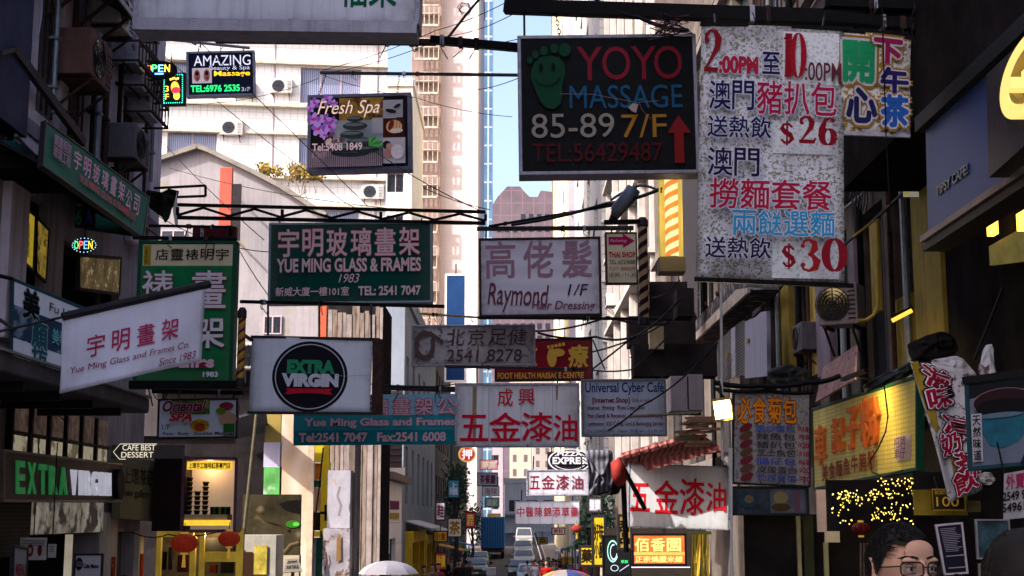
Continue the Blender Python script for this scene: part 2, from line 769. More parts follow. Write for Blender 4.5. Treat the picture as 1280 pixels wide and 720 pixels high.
strip('road', road_m, -2.9, 2.9, -.13)
for sgn, nm in ((-1, 'left'), (1, 'right')):
 strip('pavement_' + nm, pave_m, min(sgn * 3.05, sgn * 12), max(sgn * 3.05, sgn * 12), 0)
 strip('kerb_' + nm, M('kerb_stone', (.28, .27, .26), .85, 0, .3, 3, .3), min(sgn * 2.9, sgn * 3.05), max(sgn * 2.9, sgn * 3.05), .004, thick=.14)
strip('road_marking_line', M('road_paint_yellow', (.6, .45, .08), .7, 0, .4, 6), -2.72, -2.62, -.126, 60, 200)
strip('road_marking_line', M('road_paint_white', (.7, .7, .7), .7, 0, .4, 6), 2.55, 2.65, -.126, 60, 200)


# ============================================================ buildings
def wall_grid(mb, o, ud, n, Wd, z0, z1, ops, depth):
 o, ud, n = Vector(o), Vector(ud), Vector(n)
 us = sorted({0, Wd} | {min(max(a, 0), Wd) for op in ops for a in op[:2]})
 zs = sorted({z0, z1} | {min(max(a, z0), z1) for op in ops for a in op[2:4]})

 def pt(u, z, d=0):
  p = o + ud * u + n * d
  return (p.x, p.y, z)
 for ua, ub in zip(us, us[1:]):
  for za, zb in zip(zs, zs[1:]):
   um, zm = (ua + ub) / 2, (za + zb) / 2
   if any(p[0] < um < p[1] and p[2] < zm < p[3] for p in ops):
    continue
   mb.add([pt(ua, za), pt(ub, za), pt(ub, zb), pt(ua, zb)], [(0, 1, 2, 3)])
 for a, b, c, d in [p[:4] for p in ops]:
  q = [(a, c), (b, c), (b, d), (a, d)]
  for i in range(4):
   (u1, w1), (u2, w2) = q[i], q[(i + 1) % 4]
   mb.add([pt(u1, w1), pt(u2, w2), pt(u2, w2, -depth), pt(u1, w1, -depth)], [(0, 1, 2, 3)])


_win = {}


def window_at(parent, c, ud, n, w, h, style='plain', fm=None, gm=None, sill=None, org=None):
 """a framed window centred at c; 'window' part with 'pane' sub-part; shares meshes"""
 ud, n = Vector(ud), Vector(n)
 fm = fm or dark_metal
 gm = gm or glassd
 key = (round(w, 2), round(h, 2), style, tuple(round(x, 2) for x in n), fm.name, gm.name)
 up = Vector((0, 0, 1))
 if key not in _win:
  mb = MB().mat(fm)
  t = .05 if w > .8 else .035
  for s_ in (-1, 1):
   mb.obox(ud * s_ * (w / 2 - t / 2), ud * t / 2, n * .03, up * h / 2)
   mb.obox(up * s_ * (h / 2 - t / 2), ud * (w / 2 - t), n * .028, up * t / 2)
  nv = {'plain': 1, 'triple': 2, 'quad': 3, 'slide': 1}.get(style, 0)
  for i in range(nv):
   mb.obox(ud * (-w / 2 + w * (i + 1) / (nv + 1)), ud * t * .6, n * .026, up * (h / 2 - t))
  if style in ('grid',):
   for i in range(1, 4):
    mb.obox(ud * (-w / 2 + w * i / 4), ud * .015, n * .02, up * (h / 2 - t))
   for i in range(1, 5):
    mb.obox(up * (-h / 2 + h * i / 5), ud * (w / 2 - t), n * .018, up * .015)
  fo = mb.build('window', fm)
  pb = MB().mat(gm).obox((0, 0, 0), ud * (w / 2 - t), n * .005, up * (h / 2 - t)).build('pane', gm)
  _win[key] = (fo.data, pb.data)
  D.objects.remove(fo)
  D.objects.remove(pb)
 a, b = _win[key]
 wo = D.objects.new('window', a)
 C.objects.link(wo)
 wo.parent = parent
 wo.location = Vector(c) - ORG[parent.name]
 po = D.objects.new('pane', b)
 C.objects.link(po)
 po.parent = wo
 if sill:
  k2 = ('sill', round(w, 2), sill.name, tuple(round(x, 2) for x in n))
  if k2 not in _win:
   q = MB().mat(sill).obox(n * .12 - up * (h / 2 + .04), ud * (w / 2 + .08), n * .12, up * .035).build('sill', sill)
   _win[k2] = q.data
   D.objects.remove(q)
  so_ = D.objects.new('sill', _win[k2])
  C.objects.link(so_)
  so_.parent = wo
 return wo


class Bld:
 def __init__(s, name, label, x0, y0, wd, dp, z0, z1, wm, yaw=0, cat='building', depth=.22, group=None):
  s.ud = Vector((cos(yaw), sin(yaw), 0))
  s.vd = Vector((-sin(yaw), cos(yaw), 0))
  s.o = Vector((x0, y0, 0))
  s.wd, s.dp, s.z0, s.z1, s.wm, s.depth = wd, dp, z0, z1, wm, depth
  s.root = thing(name, label, cat, (x0, y0, z0), group)
  s.ops = {'front': [], 'right': [], 'left': []}

 def face(s, f):
  """origin, u direction, outward normal, width"""
  if f == 'front':
   return s.o, s.ud, -s.vd, s.wd
  if f == 'right':
   return s.o + s.ud * s.wd, s.vd, s.ud, s.dp
  return s.o, s.vd, -s.ud, s.dp

 def px(s, f, px, py):
  o, u, n, w = s.face(f)
  r = ray(px, py)
  t = (o - CAM).dot(n) / r.dot(n)
  p = CAM + r * t
  return (p - o).dot(u), p.z

 def op_px(s, f, x0, y0, x1, y1, **k):
  u0, z0 = s.px(f, x0, (y0 + y1) / 2)
  u1, z1 = s.px(f, x1, (y0 + y1) / 2)
  xm = (x0 + x1) / 2
  za = s.px(f, xm, y1)[1]
  zb = s.px(f, xm, y0)[1]
  s.ops[f].append((min(u0, u1), max(u0, u1), za, zb, k))

 def op(s, f, u0, u1, z0, z1, **k):
  s.ops[f].append((u0, u1, z0, z1, k))

 def build(s, roof=None):
  mb = MB().mat(s.wm)
  for f in ('front', 'right', 'left'):
   o, u, n, w = s.face(f)
   wall_grid(mb, o, u, n, w, s.z0, s.z1, s.ops[f], s.depth)
  a, b, c, d = [s.o + s.ud * i * s.wd + s.vd * j * s.dp for i, j in ((0, 0), (1, 0), (1, 1), (0, 1))]
  top = [(p.x, p.y, s.z1) for p in (a, b, c, d)]
  mb.add(top, [(0, 1, 2, 3)])
  mb.add([(d.x, d.y, s.z0), (c.x, c.y, s.z0), (c.x, c.y, s.z1), (d.x, d.y, s.z1)], [(0, 1, 2, 3)])
  mb.build('wall', s.wm, s.root)
  q = MB().mat(roof or s.wm)
  for i in range(4):
   p1, p2 = (a, b, c, d)[i], (a, b, c, d)[(i + 1) % 4]
   q.bar((p1.x, p1.y, s.z1 + .3), (p2.x, p2.y, s.z1 + .3), .25, .62)
  q.build('parapet', s.wm, s.root)
  for f in ('front', 'right', 'left'):
   o, u, n, w = s.face(f)
   for (u0, u1, z0, z1, k) in s.ops[f]:
    if k.get('void'):
     continue
    c = o + u * (u0 + u1) / 2 - n * (s.depth - .035)
    c.z = (z0 + z1) / 2
    window_at(s.root, c, u, n, u1 - u0, z1 - z0, **{a_: b_ for a_, b_ in k.items() if a_ != 'void'})
  return s


def ledge(b, f, z, d=.25, h=.14, m=None, u0=0, u1=None, name='ledge'):
 o, u, n, w = b.face(f)
 u1 = u1 or w
 c = o + u * (u0 + u1) / 2 + n * (d / 2 + .003)
 c.z = z
 MB().mat(m).obox(c, u * (u1 - u0) / 2, n * d / 2, Vector((0, 0, h / 2))).build(name, m, b.root)


# ---- white tiled apartment block across the end of the old lane
white_tile = M('white_mosaic_tile', (.82, .8, .76), .5, 0, .1, .7, .1, tile=(.3, .3, (.6, .58, .55), .018))
curtain = M('window_blue_curtain', (.1, .13, .24), .2, 0, .5, 1.2, 0, stripes=((.28, .27, .36), 3.5, 'X', 2.5), spec=.7)
lilac_fr = M('pinkish_aluminium_window_frame', (.42, .34, .36), .5, .2, .1, 8)
ledge_m = M('stained_cream_ledge', (.6, .52, .42), .7, 0, .25, 3, .2, streak=.5)
p0 = onY(128, 300, 60)
wb = Bld('apartment_block', 'tall white tiled apartment block with stained ledges behind the gable house', p0.x, 60, 0, 15, -2.6, 44, white_tile, yaw=radians(7))
wb.wd = wb.px('front', 483, 200)[0]
for r in range(-2, 6):
 dy = r * 88
 for x0, y0, x1, y1 in ((376, 83, 451, 131), (213, 75, 273, 124), (140, 70, 190, 118)):
  a, za = wb.px('front', x0, y0)
  b_, zb = wb.px('front', x1, y1)
  sh = (wb.px('front', x0, y0)[1] - wb.px('front', x0, y0 + 88)[1]) * r
  if zb - sh > 3:
   wb.op('front', a, b_, zb - sh, za - sh, style='triple' if x0 > 300 else 'plain', fm=lilac_fr, gm=curtain)
for r in range(4):
 for k in range(3):
  wb.op('right', 1.5 + 4.2 * k, 3.5 + 4.2 * k, 8 + 3.1 * r, 9.5 + 3.1 * r, fm=lilac_fr, gm=curtain)
wb.build()
z_a = wb.px('front', 376, 83)[1]
z_b = wb.px('front', 376, 131)[1]
sp = z_a - wb.px('front', 376, 171)[1]
for r in range(-2, 5):
 ledge(wb, 'front', z_a + .1 - sp * r, .22, .13, ledge_m)
 ledge(wb, 'front', z_b - .12 - sp * r, .3, .13, ledge_m)
ac_white = M('weathered_white_casing', (.5, .48, .45), .6, 0, .25, 6, .1, streak=.5)


def ac_unit(loc, label, rz=0, w=.8, m=None, group='air conditioners on the walls', cage=False, sc=1):
 """window air conditioner: casing, grille, fan and brackets; front looks along -Y before rotation"""
 m = m or ac_white
 t = thing('air_conditioner', label, 'air conditioner', loc, group)
 h, d = .52 * sc, .4 * sc
 w *= sc
 L = Vector(loc)
 MB().mat(m).box(L + Vector((-w / 2, -d / 2, 0)), L + Vector((w / 2, d / 2, h))).build('casing', m, t, bevel=.015)
 mb = MB().mat(dark_metal)
 cx = -w * .12
 for k in range(1, 6):
  r = h * .42 * k / 5
  pts = [L + Vector((cx + r * cos(a * pi / 8), -d / 2 - .012, h / 2 + r * sin(a * pi / 8))) for a in range(17)]
  mb.tube(pts, .006, 4, False)
 for k in range(4):
  a = k * pi / 4
  q = Vector((cos(a), 0, sin(a))) * h * .42
  c = L + Vector((cx, -d / 2 - .012, h / 2))
  mb.bar(c - q, c + q, .008)
 mb.build('fan_guard', dark_metal, t)
 MB().mat(glassd).lathe(L + Vector((cx, -d / 2 - .003, h / 2)), [(h * .4, -.001), (h * .4, .0)], 20, 'Y').build('fan', soot, t)
 for k in range(7):
  MB().mat(dark_metal).box(L + Vector((w * .27, -d / 2 - .008, h * .12 + k * h * .11)), L + Vector((w * .46, -d / 2 + .002, h * .12 + k * h * .11 + .02))).build('slat', dark_metal, t)
 for s_ in (-1, 1):
  MB().mat(rust_metal).bar(L + Vector((s_ * w * .35, d * .55, -.02)), L + Vector((s_ * w * .35, -d * .55, -.02)), .035).bar(L + Vector((s_ * w * .35, -d * .5, -.02)), L + Vector((s_ * w * .35, d * .52, -.35 * sc)), .025).build('bracket', rust_metal, t)
 t.rotation_euler.z = rz
 return t


for k, (x, y, lb_) in enumerate(((306, 122, 'left of the spa lightbox'), (352, 118, 'touching the spa lightbox'), (466, 170, 'highest by the right edge'), (466, 250, 'lowest by the right edge'), (205, 122, 'under the massage sign'), (290, 170, 'over the gable peak'))):
 q_ = onY(x, y, 59.9 + (x - 128) * .0045)
 ac_unit(q_, 'grey air conditioner on the white block, ' + lb_, sc=1.25, group='air conditioners on the white block')
for k, x in enumerate((340, 470)):
 q_ = onY(x, 200, 60 + (x - 128) * .0042)
 tag(MB().mat(lilac_fr).tube([(q_.x, q_.y, -1), (q_.x, q_.y, 40)], .07, 8).build('drain_pipe', None, org=(q_.x, q_.y, -1)), ['straight grey pipe down the white block left of the spa lightbox', 'straight grey pipe at the right corner of the white block'][k], 'pipe')
# ---- tower with caged window strip
pink_tile = M('pinkish_grey_tile', (.4, .345, .36), .6, 0, .12, .35, .1, tile=(.9, .45, (.33, .28, .3), .012))
pale_strip = M('pale_trim_and_lit_edge', (.75, .73, .7), .6, 0, .1, 1)
brown_tile = M('brown_corrugated_cladding', (.13, .085, .085), .6, 0, .4, .6, .2, stripes=((.33, .25, .22), 2.4, 'X', 1.2))
tb0 = onY(513, 200, 145)
tb1 = onY(597, 200, 145)
tb = Bld('tower_block', 'tall pinkish grey tower with a brown strip of window cages up its left side', tb0.x, 145, tb1.x - tb0.x, 34, -2, 66, pink_tile)
tb.build()
mb = MB().mat(brown_tile)
sw = onY(551, 200, 145).x - tb0.x
mb.box((tb0.x + .1, 144.2, -1), (tb0.x + sw, 145, 64)).build('clad_strip', brown_tile, tb.root)
cream_cage = M('cream_window_cage', (.42, .37, .32), .5, .2, .5, 3)
cg = MB().mat(cream_cage)
cx, cw = tb0.x + sw * .52, sw * .8
for k in range(6):
 cg.bar((cx - cw / 2 + cw * k / 5, 143.5, -1.1), (cx - cw / 2 + cw * k / 5, 143.5, 1.1), .08)
cg.bar((cx - cw / 2, 143.5, 1.1), (cx + cw / 2, 143.5, 1.1), .16)
cg.bar((cx - cw / 2, 143.5, -1.1), (cx + cw / 2, 143.5, -1.1), .22)
cg.bar((cx - cw / 2, 143.85, .2), (cx + cw / 2, 143.85, .2), .9, .1)
cg0 = cg.build('window_cage', cream_cage, tb.root)
zs_ = [2 + 3.7 * k for k in range(17)]
cg0.location.z = zs_[0] - ORG[tb.root.name].z * 0
for z in zs_[1:]:
 c_ = cg0.copy()
 C.objects.link(c_)
 c_.location.z = z
MB().mat(pale_strip).box((tb1.x - .55, 144.6, -1), (tb1.x + .02, 145, 66)).build('sunlit_edge_strip', pale_strip, tb.root)  # bright lit side of the tower painted as a pale strip
blueglass = M('blue_glass_curtain_wall', (.12, .22, .3), .2, .2, .3, .4, 0, tile=(3, 1.8, (.3, .36, .4), .1, 'YZ'), spec=.7)
gx = onY(606.5, 200, 190).x
gx1 = onY(615, 200, 190).x
gt = Bld('glass_tower', 'slim blue glass tower just right of the pinkish tower', gx - 4, 190, gx1 - gx + 4, 10, 0, 90, M('blue_glass_front', (.1, .2, .3), .2, .2, .4, .3, 0, tile=(2.2, 2.6, (.4, .46, .5), .12)))
gt.build()

s = Sign.rect('vertical_sign', 'tall plain dark blue vertical signboard in front of the pinkish tower', 'sign', 557, 343, 582, 476, 62)
s.panel(M('dark_blue_sign', (.012, .04, .12), .6, 0, .2, 2, .05, streak=.2), .2).frame(pale_strip, .08, .24)
s.hang([(.5, onY(570, 330, 62))], r=.03)
# ---- cream building between block and tower
cb0 = onY(479, 200, 100)
cb1 = onY(515, 200, 100)
cream_w = M('cream_render', (.6, .55, .47), .8, 0, .15, .4, .2, tile=(1.2, .6, (.52, .45, .34), .02))
cb = Bld('cream_building', 'narrow cream building between the white block and the pinkish tower', cb0.x - 1, 100, cb1.x - cb0.x + 1, 12, -2.8, onY(490, 108, 100).z, cream_w)
for k in range(8):
 cb.op('front', 1.3, 2.5, 3 + 3.1 * k, 4.4 + 3.1 * k, fm=lilac_fr)
cb.build()

# ---- old gabled house
gable_m = M('old_stained_plaster', (.3, .275, .28), .95, 0, .3, .35, .5, streak=.35, spots=((.25, .22, .14), .5, .6))
Yg = 42
gp = [(150, 219), (196, 203), (248, 186), (262, 191), (318, 218), (352, 236), (408, 272)]
gt_ = thing('gable_house', 'old stained plaster house with a low uneven gable below the white block', 'house', onY(300, 600, Yg) * 1)
poly = [onY(x, y, Yg) for x, y in gp]
zb_ = gz(Yg) - .3
poly = [Vector((poly[0].x, Yg, zb_))] + poly + [Vector((poly[-1].x, Yg, zb_))]
poly = [Vector((p.x, Yg, p.z)) for p in poly][::-1]
MB().mat(gable_m).prism(poly, (0, 7, 0)).build('wall', gable_m, gt_)
cop = M('mossy_coping', (.22, .2, .17), .95, 0, .4, 2, .5)
mb = MB().mat(cop)
for a, b in zip(gp, gp[1:]):
 A, B = onY(*a, Yg), onY(*b, Yg)
 mb.bar(A + Vector((0, -.08, .04)), B + Vector((0, -.08, .04)), .3, .14)
mb.build('coping', cop, gt_)
for x0, y0, x1, y1 in ((202, 288, 232, 300), (202, 330, 235, 350), (330, 395, 352, 418)):
 a, b = onY(x0, y0, Yg), onY(x1, y1, Yg)
 c = (a + b) / 2
 window_at(gt_, (c.x, Yg - .03, c.z), (1, 0, 0), (0, -1, 0), b.x - a.x, a.z - b.z, fm=lilac_fr)

# red pillar sign boxes by the gable
red_m = M('faded_red_paint', (.42, .09, .06), .7, 0, .25, 3, .2)
for (x0, y0, x1, y1, lab, mm) in ((275, 209, 288, 300, 'tall thin red painted sign board in front of the gable wall', red_m),
          (399, 380, 408, 424, 'thin orange red post beside the shack above the round logo banner', M('orange_red_paint', (.38, .09, .045), .6, 0, .2, 3))):
 a, b = onY(x0, y0, Yg - 1), onY(x1, y1, Yg - 1)
 t = thing('sign_board', lab, 'sign board', ((a.x + b.x) / 2, Yg - 1, b.z))
 MB().mat(mm).box((a.x, Yg - 1, b.z), (b.x, Yg - .85, a.z)).build('board', mm, t, bevel=.02)
 MB().mat(dark_metal).box((b.x + .004, Yg - .98, b.z), (b.x + .26, Yg - .88, a.z - .5)).build('shadow_plate', dark_metal, t)  # dark plate that paints the shadow beside the board
 for q in (.2, .8):
  zz = b.z + (a.z - b.z) * q
  MB().mat(dark_metal).bar((a.x + .1, Yg - .85, zz), (a.x + .1, Yg, zz), .05).build('bracket', dark_metal, t)

# timber-clad shack right of the gable
wood_g = M('weathered_grey_plank', (.16, .12, .095), .9, 0, .45, 2, .5, stripes=((.2, .16, .13), 1.6, 'X', 6))
wood_p = M('pale_weathered_plank', (.26, .22, .2), .9, 0, .45, 2, .5, streak=.6)
sa, sb = onY(410, 378, 40), onY(474, 720, 40)
sh = thing('timber_shack', 'narrow shack clad in grey vertical planks behind the round logo banner', 'shack', (sa.x, 40, gz(40)))
MB().mat(soot).box((sa.x, 40.1, gz(40) - .2), (sb.x, 43, sa.z)).build('wall', soot, sh)
x = sa.x
i = 0
while x < sb.x - .02:
 w_ = random.uniform(.1, .17)
 w_ = min(w_, sb.x - x)
 zt = sa.z - random.uniform(0, .35)
 mm = wood_g if random.random() < .6 else wood_p
 MB().mat(mm).box((x + .008, 40.1 - random.uniform(.02, .07), gz(40)), (x + w_ - .008, 40.098, zt)).build('plank', mm, sh)
 x += w_

# small white corner building and grey terrace beyond it
wl = M('limewashed_wall', (.8, .78, .76), .8, 0, .08, .8, .2, tile=(1.6, .8, (.6, .57, .55), .02))
a = onY(440, 560, 50)
lb = Bld('corner_building', 'small white corner building with bird graffiti and a brown cornice', onY(436, 560, 50).x, 50, onY(481, 560, 50).x - onY(436, 560, 50).x, 8, gz(50) - .3, onY(481, 597, 50).z, wl)
lb.op('right', 2.5, 5.2, gz(54), gz(54) + 2.4, fm=rust_metal)
lb.build()
lv = M('brown_timber_louvre', (.12, .085, .08), .8, 0, .4, 3)
zt_ = onY(481, 597, 50).z
for k in range(12):
 z = zt_ + .5 + k * .22
 MB().mat(lv).obox((onY(489, 500, 50.5).x, 50.4, z), (.42, 0, 0), (0, .04, .05), (0, .02, .1)).build('louvre', lv, lb.root)
MB().mat(wl).box((onY(440, 500, 50.3).x, 50.3, zt_ + .3), (onY(472, 500, 50.3).x, 54, onY(440, 500, 50.3).z)).build('upper_wall', wl, lb.root)
cn = M('brown_stone_cornice', (.2, .15, .13), .8, 0, .4, 2)
MB().mat(cn).box((onY(472, 597, 50).x, 49.7, zt_ - .06), (onY(481, 597, 50).x + .35, 58.2, zt_ + .2)).build('cornice', cn, lb.root)
# graffiti prints
g = Sign.rect('x', '', '', 445, 640, 481, 675, 49.985, parent=lb.root)
pk = ink('a03070')
gr_ = ink('7a7480')
g.poly([(451, 658), (449, 645), (453, 650), (458, 655), (455, 660)], pk, 'graffiti').poly([(460, 645), (465, 652), (472, 644), (468, 656), (464, 657)], pk, 'graffiti').poly([(466, 652), (473, 645), (471, 657), (466, 658)], gr_, 'graffiti')
g.stroke([(446, 662), (450, 660), (455, 663), (460, 660), (466, 664), (472, 661)], 1.2, gr_, 'graffiti').stroke([(447, 666), (453, 669), (458, 666), (463, 668)], 1.1, ink('8a7a50'), 'graffiti')
for (y0, y1, mm) in ((626, 637, ink('6a1a4a')), (641, 649, ink('a08a30'))):
 P = [onX(x, y, lb.o.x + lb.wd + .02) for x, y in ((488, y0), (499, y0), (499, y1), (488, y1))]
 MB().mat(mm).prism([(p.x, p.y, p.z) for p in P], (-.015, 0, 0)).build('poster', mm, lb.root)

grey_r = M('blue_grey_render', (.2, .23, .27), .7, 0, .2, .8, .2, streak=.3)
Xl = -4.5
l3 = Bld('terrace_building', 'blue grey three storey terrace with tall windows over yellow shops', onY(470, 500, 58.5).x, 58.5, onY(505, 500, 58.5).x - onY(470, 500, 58.5).x, 24, gz(60) - 1.2, onY(490, 375, 58.5).z, grey_r)
for k in range(6):
 for (za, zb) in ((2.2, 4.6), (6.0, 8.4)):
  l3.op('right', 1.2 + 3.8 * k, 2.6 + 3.8 * k, za, zb, fm=ac_white)
l3.build()
ylw = M('yellow_painted_shopfront', (.6, .4, .03), .6, 0, .25, 4, .1)
for k, (ya, yb, lab) in enumerate(((60, 69, 'yellow shopfront with grey sloping awning under the terrace building'), (70, 79, 'yellow shopfront with red signboard farther down the terrace'))):
 t = thing('shopfront', lab, 'shopfront', (-4.3, ya, gz(ya)))
 zf = onX(511, 664, -4.3).z - k * .25
 MB().mat(ylw).box((-4.46, ya, zf - .5), (-4.1, yb, zf)).build('fascia', ylw, t, bevel=.02)
 for q in (ya, (ya + yb) / 2, yb - .5):
  MB().mat(ylw).box((-4.45, q, gz(q) - .3), (-4.15, q + .5, zf - .5)).build('pier', ylw, t)
 MB().mat(glassd).box((-4.44, ya + .5, gz(ya) - .3), (-4.4, yb - .5, zf - .52)).build('window_glass', glassd, t)
 aw = M('grey_awning_sheet', (.3, .3, .32), .5, .3, .2, 4)
 MB().mat(aw).prism([(-4.5, ya, zf + .45), (-3.3, ya, zf + .12), (-3.3, ya, zf + .06), (-4.5, ya, zf + .39)], (0, yb - ya - .2, 0)).build('awning', aw, t)

# ---- far street: rows and closing towers
def far_block(name, label, side, y0, y1, H, mm, win=True, X=4.5, wdt=9, wy=3.0, storey=3.1, fm=None, gm=None, front=True):
 x0 = X if side > 0 else -X - wdt
 b = Bld(name, label, x0, y0, wdt, y1 - y0, gz(y0) - 1.5, H, mm, depth=.15)
 f = 'left' if side > 0 else 'right'
 if win:
  n = int((y1 - y0) / wy)
  for k in range(n):
   z = 2.6
   while z < min(H - 2, win):
    b.op(f, .6 + k * wy, .6 + k * wy + wy * .5, z, z + 1.5, fm=fm, gm=gm)
    z += storey
  if front:
   for k in range(int(wdt / 3)):
    z = 2.6
    while z < min(H - 2, win):
     b.op('front', .8 + k * 3, 2.4 + k * 3, z, z + 1.5, fm=fm, gm=gm)
     z += storey
 b.build()
 return b


dk1 = M('dark_grimy_render', (.07, .06, .065), .9, 0, .4, .8, .3, streak=.5)
dk2 = M('greenish_dark_render', (.05, .065, .06), .9, 0, .4, .8, .3, streak=.4)
far_block('shophouse', 'dark grimy shophouse down the left side beyond the yellow shops', -1, 84, 104, 12, dk1, 10, 4.5, 3.5)
far_block('shophouse', 'greenish shophouse before the blue lorry on the left', -1, 105, 140, 9, dk2, 8, 4.4, 3)
pinkf = M('salmon_pink_render', (.5, .3, .3), .8, 0, .2, .2, .2)
far_block('pink_building', 'pale pink flats far down the street behind the hanging signs', -1, 205, 225, onY(610, 520, 205).z, M('pale_pink_render', (.5, .4, .42), .8, 0, .15, .3), 30, 1.3, 12, fm=greyfr)
pw0, pw1 = onY(631, 604, 176), onY(700, 660, 176)
we = Bld('end_building', 'low off white building closing the lane behind the line of cars', pw0.x, 176, pw1.x - pw0.x, 8, -1.5, pw0.z, M('dull_white_render', (.42, .42, .42), .8, 0, .2, .5, .2, streak=.4))
for k in range(3):
 we.op('front', .5 + 2.1 * k, 1.9 + 2.1 * k, 2.2, 3.6, fm=teal if 'teal' in globals() else greyfr)
we.build()
MB().mat(greyfr).box((pw0.x, 174.8, 1.75), (pw1.x, 175.9, 1.95)).build('awning', greyfr, we.root)
ta, tc = onY(612, 260, 330), onY(692, 260, 330)
t = thing('skyline_building', 'pinkish brown stepped building against the sky left of the red digit sign', 'building', (ta.x, 330, 0))
t['label'] = 'pinkish brown stepped tower against the sky under the black massage sign'
brk = M('pink_brown_concrete', (.13, .1, .115), .9, 0, .3, .15, .2, tile=(2.6, 3.0, (.16, .11, .13), .16))
prof = [(612, 262), (622, 246), (634, 233), (650, 233), (656, 240), (662, 246), (672, 246), (676, 238), (692, 240)]
P = [onY(x, y, 330) for x, y in prof]
P = [Vector((p.x, 330, p.z)) for p in P] + [Vector((P[-1].x, 330, 0)), Vector((P[0].x, 330, 0))]
MB().mat(brk).prism(P, (0, 18, 0)).build('wall', brk, t)
mb = MB().mat(glassd)
for i in range(7):
 for j in range(14):
  xx = ta.x + 1.7 + i * 1.9
  zz = 71 - j * 2.9 - (0 if i > 2 else 3)
  mb.box((xx, 329.9, zz), (xx + 1, 330.02, zz + 1.3))
o_ = mb.build('window_rows', glassd, t)
o_['kind'] = 'stuff'

# cream housing tower with tiny windows closing the street
for (x0, x1, ytop, Y, lab, colr, pitch) in ((637, 664, 470, 270, 'cream housing tower with rows of tiny windows at the end of the street', (.42, .36, .28), 1.55),
             (666, 736, 440, 300, 'wide beige housing slab with many tiny windows beyond the street end', (.34, .3, .26), 1.7)):
 a, b = onY(x0, ytop, Y), onY(x1, ytop, Y)
 t = thing('housing_tower', lab, 'tower', (a.x, Y, 0))
 mm = M('housing_' + str(x0), colr, .8, 0, .12, .3)
 MB().mat(mm).box((a.x, Y, -1), (b.x, Y + 15, a.z)).build('wall', mm, t)
 mb = MB().mat(M('tower_window_strip', (.12, .1, .1), .4, 0, .2, 1))
 nx = int((b.x - a.x) / pitch)
 for i in range(nx):
  for j in range(int(a.z / 2.7)):
   xx = a.x + (b.x - a.x) * (i + .3) / nx
   mb.box((xx, Y - .05, 1 + j * 2.7), (xx + pitch * .42, Y + .03, 2.3 + j * 2.7))
 mb.build('window_rows', None, t)['kind'] = 'stuff'

# ---- right side towers
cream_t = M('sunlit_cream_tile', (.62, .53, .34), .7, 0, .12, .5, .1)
lav = M('shaded_lavender_tile', (.4, .35, .4), .7, 0, .12, .4, .1, tile=(1.2, .6, (.33, .29, .33), .02))
xt = onY(710, 150, 112).x
rt = Bld('tower_block', 'slender tower with a sunlit cream side and shaded lavender front above the barber sign', xt, 112, 5, 42, -3, 70, lav)
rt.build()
MB().mat(cream_t).box((xt - .12, 112.02, -2), (xt, 153.9, 69.9)).build('sunlit_side_cladding', cream_t, rt.root)  # sunlit side painted cream, shaded front painted lavender
mb = MB().mat(dark_metal)
for k in range(22):
 z = 4 + 3 * k
 for y in (118, 130, 142):
  MB().mat(glassd).box((xt - .16, y, z), (xt - .121, y + 1.6, z + 1.2)).build('window', glassd, rt.root)
teal = M('teal_painted_trim', (.04, .28, .26), .5, 0, .2, 2)
wt = M('whitish_tile', (.62, .6, .56), .7, 0, .15, .5, .1, tile=(.9, .45, (.4, .38, .36), .03))
r2 = Bld('teal_trim_building', 'pale tiled building with teal window bands behind the hairdresser sign', 4.6, 72, 9, 30, -3, 44, wt)
for k in range(13):
 for u in (.5, 2.1, 4.0):
  r2.op('front', u, u + 1.2, 1.4 + 3.1 * k, 3.2 + 3.1 * k, fm=teal, gm=M('teal_glass', (.05, .2, .2), .2, 0, .5, 1))
 for u in (3, 10, 17, 24):
  r2.op('left', u, u + 3, 1.4 + 3.1 * k, 3.2 + 3.1 * k, fm=teal)
r2.build()
for k in range(13):
 ledge(r2, 'front', 1.2 + 3.1 * k, .3, .16, pale_strip)
# pilastered brown block on the right (lit at its upper edges)
brn = M('brown_weathered_render', (.15, .12, .105), .85, 0, .4, .7, .4, streak=.6)
trim = M('offwhite_pilaster', (.42, .39, .36), .8, 0, .3, 1.5, .2, streak=.5)
r3 = Bld('tenement', 'brown weathered tenement with off white pilasters on the right of the street', 4.75, 45.1, 8, 23, -3, 32, brn)
for k in range(5):
 for z in (7.6, 11, 14.4, 17.8, 21.2):
  r3.op('left', 1 + 4.2 * k, 3.3 + 4.2 * k, z, z + 1.8, fm=trim)
 for z in (7.6, 11, 14.4):
  if k < 2:
   r3.op('front', 1 + 3 * k, 2.8 + 3 * k, z, z + 1.8, fm=trim)
r3.build()
for k in range(6):
 y = 45.3 + 4.2 * k
 MB().mat(trim).box((4.5, y, 4), (4.746, y + .4, 34)).build('pilaster', trim, r3.root)
for z in (6.6, 10.1, 13.5, 16.9):
 MB().mat(trim).box((4.35, 45.1, z), (4.744, 67, z + .16)).build('band', trim, r3.root)
random.seed(5)
n_ = 0
for (y, z) in ((47.5, 7.0), (51.5, 10.5), (56, 14), (60, 10.5), (52, 17.6)):
 n_ += 1
 ac_unit((4.2, y, z), 'grey air conditioner on the brown tenement wall, %s' % ('lowest of all', 'lower of the nearest pair', 'third up', 'farthest one', 'topmost one')[n_ - 1], -pi / 2 + .0, group='air conditioners on the brown tenement')

